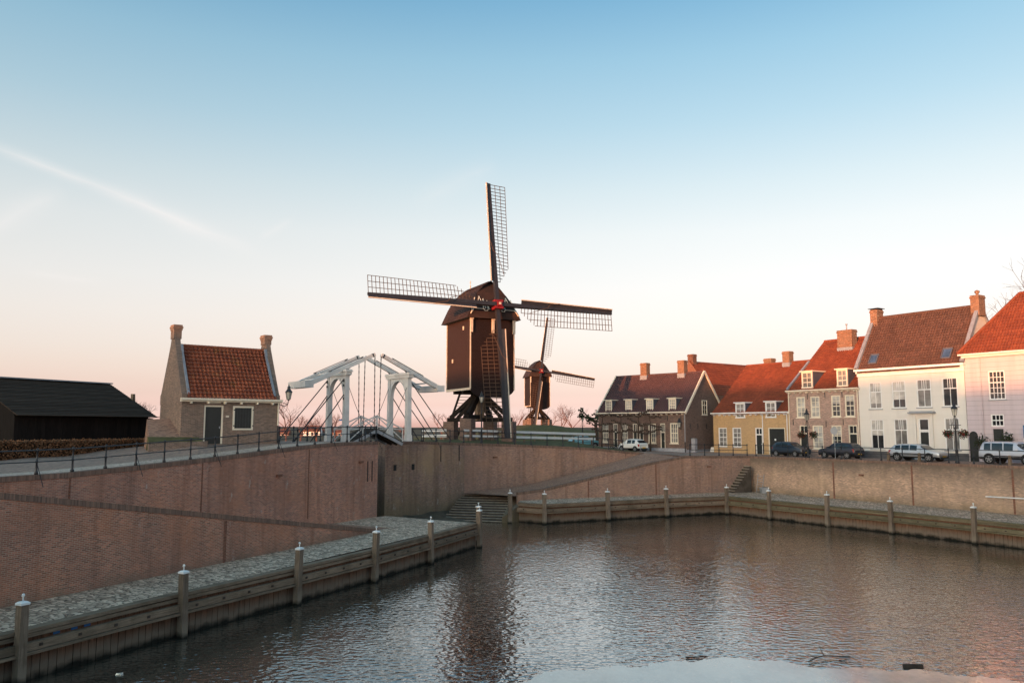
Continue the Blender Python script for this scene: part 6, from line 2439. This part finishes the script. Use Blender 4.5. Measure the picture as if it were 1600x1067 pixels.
# ------------------------------------------------------------------ cars
def car(name, label, pos, heading, L, W, Hc, paint, prof, wheel_r=0.31, wb=(0.19, 0.81), suv=False, front_h=None):
    """prof: stations (x 0 rear .. 1 front, belt height, roof height or None, tag) ; tag: g = side glass, s = screen ahead, p = pillar."""
    x, y, z = pos
    th = thing(name, pos, label, 'car', 'cars parked along the quay')
    hd = Vector((heading[0], heading[1], 0)).normalized()
    rt = Vector((hd.y, -hd.x, 0))
    P = lambda a, b, c: Vector(pos) + hd * (a - L / 2) + rt * b + UPZ * c
    zs = 0.24 if not suv else 0.36
    verts, faces, mats = [], [], []
    NR_ = 10
    rings = []
    for (fx_, belt, roof, tg, wsc) in prof:
        a = fx_ * L
        hwid = W / 2 * wsc
        rf = roof if roof else belt + 0.012
        wr = hwid * (0.80 if roof else 0.93)
        ring = [(-hwid * 0.86, zs), (-hwid * 0.99, zs + 0.16), (-hwid, lerp(zs, belt, 0.62)), (-hwid * 0.955, belt), (-wr, rf - (0.045 if roof else 0.0)), (-wr * 0.72, rf),
                (wr * 0.72, rf), (wr, rf - (0.045 if roof else 0.0)), (hwid * 0.955, belt), (hwid, lerp(zs, belt, 0.62)), (hwid * 0.99, zs + 0.16), (hwid * 0.86, zs)]
        rings.append(len(verts))
        verts += [P(a, b, c) for b, c in ring]
    nr = 12
    for i in range(len(prof) - 1):
        tg = prof[i][3]
        for j in range(nr):
            k = (j + 1) % nr
            m = 0
            if tg in ('g',) and j in (3, 7):
                m = 1
            if tg == 's' and j in (4, 5, 6):
                m = 1
            if tg == 'r' and j in (4, 5, 6):
                m = 1
            if j in (0, 10) or j == 11:
                m = 2
            faces.append((rings[i] + j, rings[i] + k, rings[i + 1] + k, rings[i + 1] + j))
            mats.append(m)
    faces.append(tuple(rings[0] + j for j in range(nr)))
    mats.append(0)
    faces.append(tuple(reversed([rings[-1] + j for j in range(nr)])))
    mats.append(0)
    me = bpy.data.meshes.new('tmp')
    me.from_pydata([tuple(v) for v in verts], [], faces)
    for m in (paint, 'car_glass', 'trim_black'):
        me.materials.append(M[m])
    for p, m in zip(me.polygons, mats):
        p.material_index = m
    to = bpy.data.objects.new('tmp', me)
    col.objects.link(to)
    md = to.modifiers.new('s', 'SUBSURF')
    md.levels = md.render_levels = 2
    ev = to.evaluated_get(bpy.context.evaluated_depsgraph_get())
    em = ev.to_mesh()
    out = {0: MB(), 1: MB(), 2: MB()}
    for p in em.polygons:
        out[p.material_index].face([em.vertices[i].co.copy() for i in p.vertices])
    vmap = [tuple(v.co) for v in em.vertices]
    idx = {0: [], 1: [], 2: []}
    for p in em.polygons:
        idx[p.material_index].append(tuple(p.vertices))
    ev.to_mesh_clear()
    bpy.data.objects.remove(to)
    for mi, nm, mt in ((0, 'body', paint), (1, 'windows', 'car_glass'), (2, 'sill', 'trim_black')):
        used = sorted({i for f in idx[mi] for i in f})
        mp = {a: b for b, a in enumerate(used)}
        mb_ = MB()
        mb_.grid([vmap[i] for i in used], [tuple(mp[i] for i in f) for f in idx[mi]])
        mb_.build(nm, mt, th, smooth=True)
    for fx_ in wb:
        for sd in (-1, 1):
            a = fx_ * L
            c = P(a, sd * (W / 2 - 0.13), wheel_r)
            ab = MB()
            ab.tube(P(a, sd * (W / 2 - 0.20), wheel_r + 0.03), P(a, sd * (W / 2 + 0.005), wheel_r + 0.03), wheel_r * 1.20, n=24)
            ab.build('wheel_arch', 'trim_black', th)
            tb_ = MB()
            tb_.tube(P(a, sd * (W / 2 - 0.18), wheel_r), P(a, sd * (W / 2 + 0.018), wheel_r), wheel_r, n=24)
            wl2 = tb_.build('wheel', 'tyre', th)
            rb_ = MB()
            rb_.tube(P(a, sd * (W / 2), wheel_r), P(a, sd * (W / 2 + 0.026), wheel_r), wheel_r * 0.22, n=12)
            for k in range(5):
                an = 2 * math.pi * k / 5 + 0.3
                cc = P(a, sd * (W / 2 + 0.022), wheel_r)
                e = cc + hd * math.cos(an) * wheel_r * 0.66 + UPZ * math.sin(an) * wheel_r * 0.66
                rb_.beam(cc, e, wheel_r * 0.24, 0.02, rt)
            for k in range(20):
                a0, a1 = 2 * math.pi * k / 20, 2 * math.pi * (k + 1) / 20
                cc = P(a, sd * (W / 2 + 0.02), wheel_r)
                q_ = lambda an: cc + (hd * math.cos(an) + UPZ * math.sin(an)) * wheel_r * 0.66
                rb_.beam(q_(a0), q_(a1), 0.02, wheel_r * 0.12, rt)
            rb_.build('rim', 'rim', wl2)
    for i in range(1, len(prof) - 1):           # door pillars between the side windows
        if prof[i][3] == 'g' and prof[i - 1][3] == 'g' and prof[i + 1][0] - prof[i][0] < 0.04:
            fx_, belt, roof, _, wsc = prof[i]
            hwid = W / 2 * wsc
            for sd in (-1, 1):
                mb_ = MB()
                mb_.beam(P(fx_ * L, sd * hwid * 0.955, belt + 0.02), P(fx_ * L - 0.03, sd * hwid * 0.80, roof - 0.05), 0.07, 0.05, rt)
                mb_.build('door_pillar', paint, th)
    bf = prof[-1][1]
    br_ = prof[0][1]
    for sd in (-1, 1):
        mb_ = MB()
        c = P(L * 0.957, sd * W * 0.335, bf * 0.86)
        mb_.beam(c - hd * 0.16, c + hd * 0.09, 0.36, 0.17, UPZ, 0.26, 0.12)
        mb_.build('headlight', 'lamp_clear', th)
        mb_ = MB()
        c = P(L * 0.03, sd * W * 0.405, br_ * 0.93)
        mb_.beam(c - hd * 0.06, c + hd * 0.16, 0.20, 0.30, UPZ)
        mb_.build('taillight', 'lamp_red', th)
        mb_ = MB()
        bi = max(p[1] for p in prof)
        c = P(L * 0.66, sd * (W / 2 + 0.07), bi + 0.06)
        mb_.beam(c - hd * 0.05, c + hd * 0.05, 0.2, 0.13, UPZ, 0.15, 0.10)
        mb_.build('mirror', paint, th)
        for fx_ in (0.36, 0.53):
            mb_ = MB()
            c = P(L * fx_, sd * (W / 2 * 0.985), bi - 0.16)
            mb_.beam(c - hd * 0.09, c + hd * 0.09, 0.04, 0.035, UPZ)
            mb_.build('door_handle', paint, th)
        if suv or name == 'estate_car':
            mb_ = MB()
            mb_.beam(P(L * 0.12, sd * (W / 2 + 0.0), 0.62), P(L * 0.9, sd * (W / 2 + 0.0), 0.62), 0.03, 0.09, UPZ)
            mb_.build('rub_strip', 'trim_black', th)
    for a, s in ((-0.005, -1), (1.0, 1)):
        mb_ = MB()
        c = P(L * a + s * 0.004, 0, 0.46 if not suv else 0.58)
        mb_.beam(c - rt * 0.26, c + rt * 0.26, 0.03, 0.11, UPZ)
        mb_.build('number_plate', 'plate_yellow', th)
        mb_ = MB()
        c = P(L * a - s * 0.02, 0, 0.34 if not suv else 0.46)
        mb_.beam(c - rt * W * 0.36, c + rt * W * 0.36, 0.05, 0.16, UPZ)
        mb_.build('bumper_grille', 'trim_black', th)
    return th


HATCH = [(0.0, 0.80, None, 'p', 0.86), (0.03, 0.96, None, 'r', 0.95), (0.12, 0.910, 1.38, 'p', 0.99), (0.15, 0.900, 1.42, 'g', 1.0), (0.36, 0.880, 1.48, 'g', 1.0), (0.385, 0.880, 1.48, 'g', 1.0), (0.58, 0.860, 1.45, 'p', 1.0), (0.61, 0.860, 1.41, 's', 1.0), (0.77, 0.92, None, 'p', 1.0), (0.90, 0.87, None, 'p', 0.97), (0.975, 0.79, None, 'p', 0.90), (1.0, 0.70, None, 'p', 0.84)]
FIAT = [(0.0, 0.78, None, 'p', 0.84), (0.025, 0.95, None, 'r', 0.93), (0.15, 0.910, 1.36, 'p', 0.98), (0.19, 0.900, 1.42, 'g', 1.0), (0.36, 0.890, 1.48, 'g', 1.0), (0.39, 0.890, 1.485, 'g', 1.0), (0.60, 0.870, 1.43, 'p', 1.0), (0.63, 0.870, 1.38, 's', 1.0), (0.78, 0.93, None, 'p', 0.98), (0.91, 0.84, None, 'p', 0.92), (0.98, 0.68, None, 'p', 0.82), (1.0, 0.52, None, 'p', 0.75)]
ESTATE = [(0.0, 0.80, None, 'p', 0.86), (0.02, 0.94, None, 'r', 0.94), (0.10, 0.900, 1.34, 'p', 0.98), (0.125, 0.900, 1.40, 'g', 1.0), (0.27, 0.880, 1.46, 'g', 1.0), (0.29, 0.880, 1.465, 'g', 1.0), (0.44, 0.870, 1.48, 'g', 1.0), (0.46, 0.870, 1.48, 'g', 1.0), (0.60, 0.850, 1.43, 'p', 1.0), (0.625, 0.850, 1.39, 's', 1.0), (0.77, 0.90, None, 'p', 1.0), (0.90, 0.84, None, 'p', 0.97), (0.975, 0.75, None, 'p', 0.90), (1.0, 0.66, None, 'p', 0.84)]
SUV = [(0.0, 0.95, None, 'p', 0.93), (0.012, 1.08, None, 'r', 0.97), (0.05, 1.030, 1.70, 'p', 0.99), (0.07, 1.030, 1.74, 'g', 1.0), (0.22, 1.010, 1.77, 'g', 1.0), (0.245, 1.010, 1.77, 'g', 1.0), (0.42, 1.000, 1.77, 'g', 1.0), (0.445, 1.000, 1.77, 'g', 1.0), (0.60, 0.990, 1.74, 'p', 1.0), (0.625, 0.990, 1.70, 's', 1.0), (0.74, 1.05, None, 'p', 1.0), (0.92, 1.02, None, 'p', 0.99), (0.98, 0.99, None, 'p', 0.96), (1.0, 0.93, None, 'p', 0.92)]
DV = Vector((DR[0], DR[1]))
car('hatchback', 'dark blue small hatchback parked before the yellow house garage', (28.06, 80.8, 5.27), DR, 3.75, 1.66, 1.48, 'car_blue', HATCH, 0.29)
car('hatchback', 'black compact car with its tail to the viewer before the brick house', (31.1, 75.9, 5.28), (-DR[0], -DR[1]), 3.95, 1.70, 1.5, 'car_navy', HATCH, 0.30)
car('estate_car', 'silver estate car parked before the white house', (35.1, 69.4, 5.30), DR, 4.6, 1.76, 1.48, 'car_silver', ESTATE, 0.32)
car('offroad_car', 'pale silver offroad car with black wheel arches at the right edge', (39.25, 62.8, 5.31), DR, 4.5, 1.82, 1.77, 'car_suv', SUV, 0.37, (0.18, 0.80), True)
car('small_car', 'small white rounded car parked before the brown brick house', (14.2, 94.2, 5.36), (-0.60, 0.80), 3.55, 1.63, 1.49, 'car_white', FIAT, 0.29)
car('hatchback', 'light blue car mostly hidden behind the white plank fence', (9.2, 102.5, 5.6), (0.95, 0.3), 3.9, 1.68, 1.48, 'car_teal', HATCH, 0.29)

# ------------------------------------------------------------------ trees
def bare_tree(name, label, base, h, spread, group, seed, twig='twig', levels=5, r0=0.16, droop=0.0, upright=0.75):
    rnd = random.Random(seed)
    th = thing(name, base, label, 'tree', group)
    tb, cb = MB(), MB()
    def grow(p, d, l, r, lev):
        q_ = p + d * l
        (tb if lev >= levels - 1 else cb).tube(p, q_, r, r * 0.66, n=5 if lev >= levels - 1 else 3, cap=False)
        if lev == 0:
            return
        nb_ = rnd.choice((2, 3, 3)) if lev < levels else 4
        for k in range(nb_):
            dv = Vector((rnd.gauss(0, 1), rnd.gauss(0, 1), rnd.gauss(0.15, 0.6)))
            nd = (d * upright + dv.normalized() * spread).normalized()
            nd.z = nd.z * 0.9 + 0.12 - droop
            nd.normalize()
            st_ = p.lerp(q_, rnd.uniform(0.55, 1.0)) if k else q_
            grow(st_, nd, l * rnd.uniform(0.62, 0.86), r * 0.6, lev - 1)
    grow(Vector(base), Vector((rnd.uniform(-.06, .06), rnd.uniform(-.06, .06), 1)).normalized(), h * 0.28, r0, levels)
    tb.build('trunk', 'bark' if twig != 'twig' else twig, th)
    tag(cb.build('crown', twig, th), None, None, None, 'stuff')
    return th


far_trees = [(450, 150, 9.0, 'tall bare tree with reddish twigs right of the cottage'), (472, 175, 6.0, 'low bare tree between the cottage and the bridge stays'), (497, 180, 6.0, 'low bare bush seen behind the left bridge stays'),
             (525, 185, 6.5, 'bare tree seen through the nearer bridge arch'), (632, 190, 5.0, 'small bare tree seen through the farther bridge arch'), (690, 180, 7.0, 'bare tree left of the mill ladder'),
             (806, 240, 8.0, 'bare tree between the two mills'), (862, 250, 9.0, 'bare tree right of the distant mill'), (878, 240, 9.5, 'bare rounded tree on the rampart skyline'), (893, 235, 10.0, 'tallest bare tree left of the brown house'), (215, 110, 6.0, 'bare shrub behind the end of the black shed')]
for i, (px, Y, h_, lab) in enumerate(far_trees):
    X = (px - 800) / 1243 * Y
    zb_ = 4.5 if Y > 120 else 6.0
    if 800 < px < 900:
        zb_ = 5.2
    bare_tree('bare_tree', lab, (X, Y, zb_), h_ * 1.25, 0.55, 'bare trees on the skyline', 100 + i, 'twig', 5, 0.20)
bare_tree('bare_tree', 'bare branches rising behind the hipped roof at the right edge', (57.0, 86.0, 5.3), 24.5, 0.70, 'bare trees on the skyline', 77, 'bark', 6, 0.32)


def espalier(x, y, z, d, label, seed, h=4.2, w=1.9):
    rnd = random.Random(seed)
    th = thing('pollard_lime', (x, y, z), label, 'tree', 'trained lime trees before the brown house')
    tb, cb = MB(), MB()
    p = Vector((x, y, z))
    for k in range(5):
        q_ = Vector((x + rnd.gauss(0, 0.05), y + rnd.gauss(0, 0.05), z + h * (k + 1) / 5))
        tb.tube(p, q_, 0.13 - 0.014 * k, 0.116 - 0.014 * k, n=7)
        p = q_
    tb.build('trunk', 'bark', th)
    D3 = Vector((d[0], d[1], 0))
    for zz in (0.55, 0.78, 1.0):
        for sd in (-1, 1):
            p = Vector((x, y, z + h * zz))
            for k in range(5):
                q_ = p + D3 * sd * w / 5 + UPZ * rnd.gauss(0.03, 0.10)
                cb.tube(p, q_, 0.07 - 0.008 * k, 0.062 - 0.008 * k, n=5)
                p = q_
                cb.lathe(p - UPZ * 0.1, [(0.03, 0), (0.12 + 0.05 * rnd.random(), 0.08), (0.11, 0.17), (0.02, 0.24)], 6)
                for _ in range(7):
                    v = Vector((rnd.gauss(0, .5), rnd.gauss(0, .5), rnd.gauss(0.5, .5))).normalized()
                    cb.tube(p, p + v * rnd.uniform(0.15, 0.45), 0.012, 0.006, n=3, cap=False)
    cb.build('crown', 'bark', th)


for i, (u, lab) in enumerate(((1.8, 'trained lime tree at the left end of the brown house'), (4.9, 'trained lime tree behind the small white car'), (7.4, 'trained lime tree before the middle of the brown house'), (9.1, 'trained lime tree left of the black door near the gable'))):
    p = FB.p(u, 1.5, 5.4)
    espalier(p.x, p.y, 5.3, FB.d, lab, i + 5, 4.1, 1.5)
pt = thing('pollard_tree', (11.9, 112, 5.3), 'dark knobbly pollarded tree left of the brown house', 'tree')
tb, cb = MB(), MB()
tb.tube((11.9, 112, 5.2), (11.7, 112, 9.2), 0.28, 0.2, n=7)
rnd = random.Random(3)
for k in range(9):
    an = k * 0.7
    e = Vector((11.7 + 2.6 * math.cos(an) * rnd.uniform(0.4, 1.1), 112 + 1.4 * math.sin(an), 9.6 + rnd.uniform(-0.6, 2.0)))
    cb.tube((11.7, 112, 8.6 + rnd.random()), e, 0.13, 0.08, n=5)
    for _ in range(70):
        v = Vector((rnd.gauss(0, 1), rnd.gauss(0, 1), rnd.gauss(0, 1))).normalized() * rnd.uniform(0.15, 0.55)
        leaves(cb, e + v, 0.28)
tb.build('trunk', 'bark', pt)
cb.build('crown', 'leaf_dark', pt)
# shrubs at the foot of the facades
for x, y, z, r_, lab, mt in ((*FB.p(2.9, 0.7, 5.5), 0.75, 'dark low shrub beside the door left of the white car', 'leaf_dark'), (*FL.p(1.25, 0.3, 6.9), 0.5, 'climbing rose with red leaves beside the arched door', 'leaf_dark'), (*FL.p(3.3, 0.3, 7.2), 0.5, 'climbing plant above the offroad car', 'leaf_dark')):
    th = thing('shrub', (x, y, z - 0.3), lab, 'shrub')
    lv = MB()
    for _ in range(420):
        v = Vector((random.gauss(0, 0.5), random.gauss(0, 0.5), random.gauss(0, 0.5))) * r_
        leaves(lv, Vector((x, y, z)) + v, 0.14)
    tag(lv.build('leaves', mt, th), None, None, None, 'stuff')
    sb = MB()
    for _ in range(5):
        sb.tube((x, y, z - 1.5), (x + random.gauss(0, .25), y + random.gauss(0, .25), z + 0.2), 0.015, n=4)
    sb.build('stem', 'bark', th)

# ------------------------------------------------------------------ far low houses across the river, still in the sun
for i, (px, Y, w_, h_, mt, lab) in enumerate(((442, 345, 6, 2.2, 'brick_rear', 'far low red house right of the cottage'), (489, 335, 7, 3.4, 'white', 'far white house glowing in the last sun'), (507, 345, 6, 2.2, 'brick_chimney', 'far low orange house behind the bridge stays'),
                                              (531, 340, 7, 2.4, 'brick_rear', 'far red building seen through the nearer arch'))):
    X = (px - 800) / 1243 * Y
    th = thing('far_house', (X, Y, 4.3), lab, 'house', 'far houses across the river')
    fr = Fr((X - w_ / 2, Y), (1, 0.12))
    shell(fr, w_, 7, 3.8, 4.3 + h_ * 0.6, 4.3 + h_ * 1.25, [], mt, th)
    gable_roof(fr, w_, 7, 4.3 + h_ * 0.6, 4.3 + h_ * 1.25, 'tile_dull', th, 0.1, 0.2, tw=0.6, rh=0.6)
    for k in range(3):
        window(th, fr, w_ * (k + 0.6) / 3.6, w_ * (k + 0.6) / 3.6 + 1.1, 4.6, 4.3 + h_ * 0.55, 1, 1, 'glass_dark', 'white', o=0.04, sill=False)

# ------------------------------------------------------------------ terrace on the near side of the harbour, behind the viewer (it shades the basin)
TERR = [(-105, 20.0), (-90, 20.2), (-75, 20.0), (-60, 20.2), (-46, 20.0), (-32, 20.4), (-18, 20.0), (-4, 18.6), (10, 18.0), (24, 18.2), (38, 18.8)]
for i, (p_, h_) in enumerate(TERR):
    tx, ty = SX, SY
    cx, cy = -130 * tx + p_ * ty, -130 * ty - p_ * tx
    fr = Fr((cx - ty * 7.1, cy + tx * 7.1), (ty, -tx))
    th = thing('terrace_house', fr.p(5, 0, 6.0), '%s house of the brick terrace behind the viewpoint' % ('first', 'second', 'third', 'fourth', 'fifth', 'sixth', 'seventh', 'eighth', 'ninth', 'tenth', 'last')[i], 'house', 'terrace houses behind the viewpoint')
    shell(fr, 14.2, 10, 4.0, h_ - 4.6, h_, [], 'brick_town', th)
    mb = MB()
    P = fr.p
    mb.face([P(-.1, .3, h_ - 4.8), P(14.3, .3, h_ - 4.8), P(14.3, -5, h_ + .05), P(-.1, -5, h_ + .05)])
    mb.face([P(14.3, -10.3, h_ - 4.8), P(-.1, -10.3, h_ - 4.8), P(-.1, -5, h_ + .05), P(14.3, -5, h_ + .05)])
    mb.build('roof', 'tile_dull', th)

# ------------------------------------------------------------------ ice skin and drifting wood
edge = [(-0.2, 25.8), (0.31, 26.66), (1.08, 27.7), (2.6, 28.1), (4.4, 28.4), (5.6, 28.9), (6.82, 29.28), (8.0, 29.35), (9.06, 29.2), (10.16, 28.4), (11.53, 28.1), (12.8, 28.0), (14.0, 27.8), (15.4, 27.2), (16.54, 26.7), (19, 25.6), (22, 22), (20, 12), (4, 10), (-1, 18)]
fine = []
for a, b in zip(edge, edge[1:] + edge[:1]):
    n_ = max(1, int(math.hypot(b[0] - a[0], b[1] - a[1]) / 0.12)) if a[1] > 24 else 1
    for k in range(n_):
        f = k / n_
        fine.append((lerp(a[0], b[0], f) + random.gauss(0, 0.06), lerp(a[1], b[1], f) + random.gauss(0, 0.09) + 0.12 * math.sin(len(fine) * 0.37)))
mb = MB()
mb.prism([(x, y, 0.035) for x, y in fine], (0, 0, -0.03))
tag(mb.build('ice_sheet', 'ice', base=(8, 25, 0.02)), 'thin pale sheet of ice floating at the bottom of the picture', 'ice')
mb = MB()
mb.beam((13.45, 28.4, 0.05), (14.1, 28.33, 0.06), 0.10, 0.10)
tag(mb.build('floating_plank', 'bark', base=(13.7, 28.4, 0)), 'short dark plank afloat at the edge of the ice', 'plank')
mb = MB()
rnd = random.Random(11)
br0 = [(10.4, 28.9, 0.05), (10.8, 29.2, 0.10), (11.1, 29.35, 0.12), (11.6, 29.4, 0.08), (12.1, 29.5, 0.05)]
for a, b in zip(br0, br0[1:]):
    mb.tube(a, b, 0.022, 0.018, n=6)
mb.tube((11.1, 29.35, 0.12), (11.0, 29.5, 0.42), 0.016, 0.008, n=5)
mb.tube((10.8, 29.2, 0.1), (10.35, 29.0, 0.22), 0.02, 0.008, n=5)
mb.tube((11.6, 29.4, 0.08), (12.3, 29.1, 0.10), 0.02, 0.008, n=5)
tag(mb.build('drift_branch', 'bark', base=(11.1, 29.3, 0)), 'forked dead branch lying at the edge of the ice', 'branch')
mb = MB()
mb.tube((6.2, 29.45, 0.04), (7.0, 29.5, 0.04), 0.028, 0.02, n=6)
tag(mb.build('drift_stick', 'bark', base=(6.6, 29.5, 0)), 'thin dark stick at the top edge of the ice', 'branch')
mb = MB()
mb.hexa([(-13.2, 27.5, 0.0), (-13.0, 27.5, 0.0), (-13.0, 27.65, 0.0), (-13.2, 27.65, 0.0), (-13.18, 27.52, 0.06), (-13.03, 27.5, 0.05), (-13.0, 27.63, 0.06), (-13.17, 27.62, 0.05)])
tag(mb.build('ice_lump', 'ice', base=(-13.1, 27.6, 0)), 'small pale lump of ice afloat beside the near left quay', 'ice')
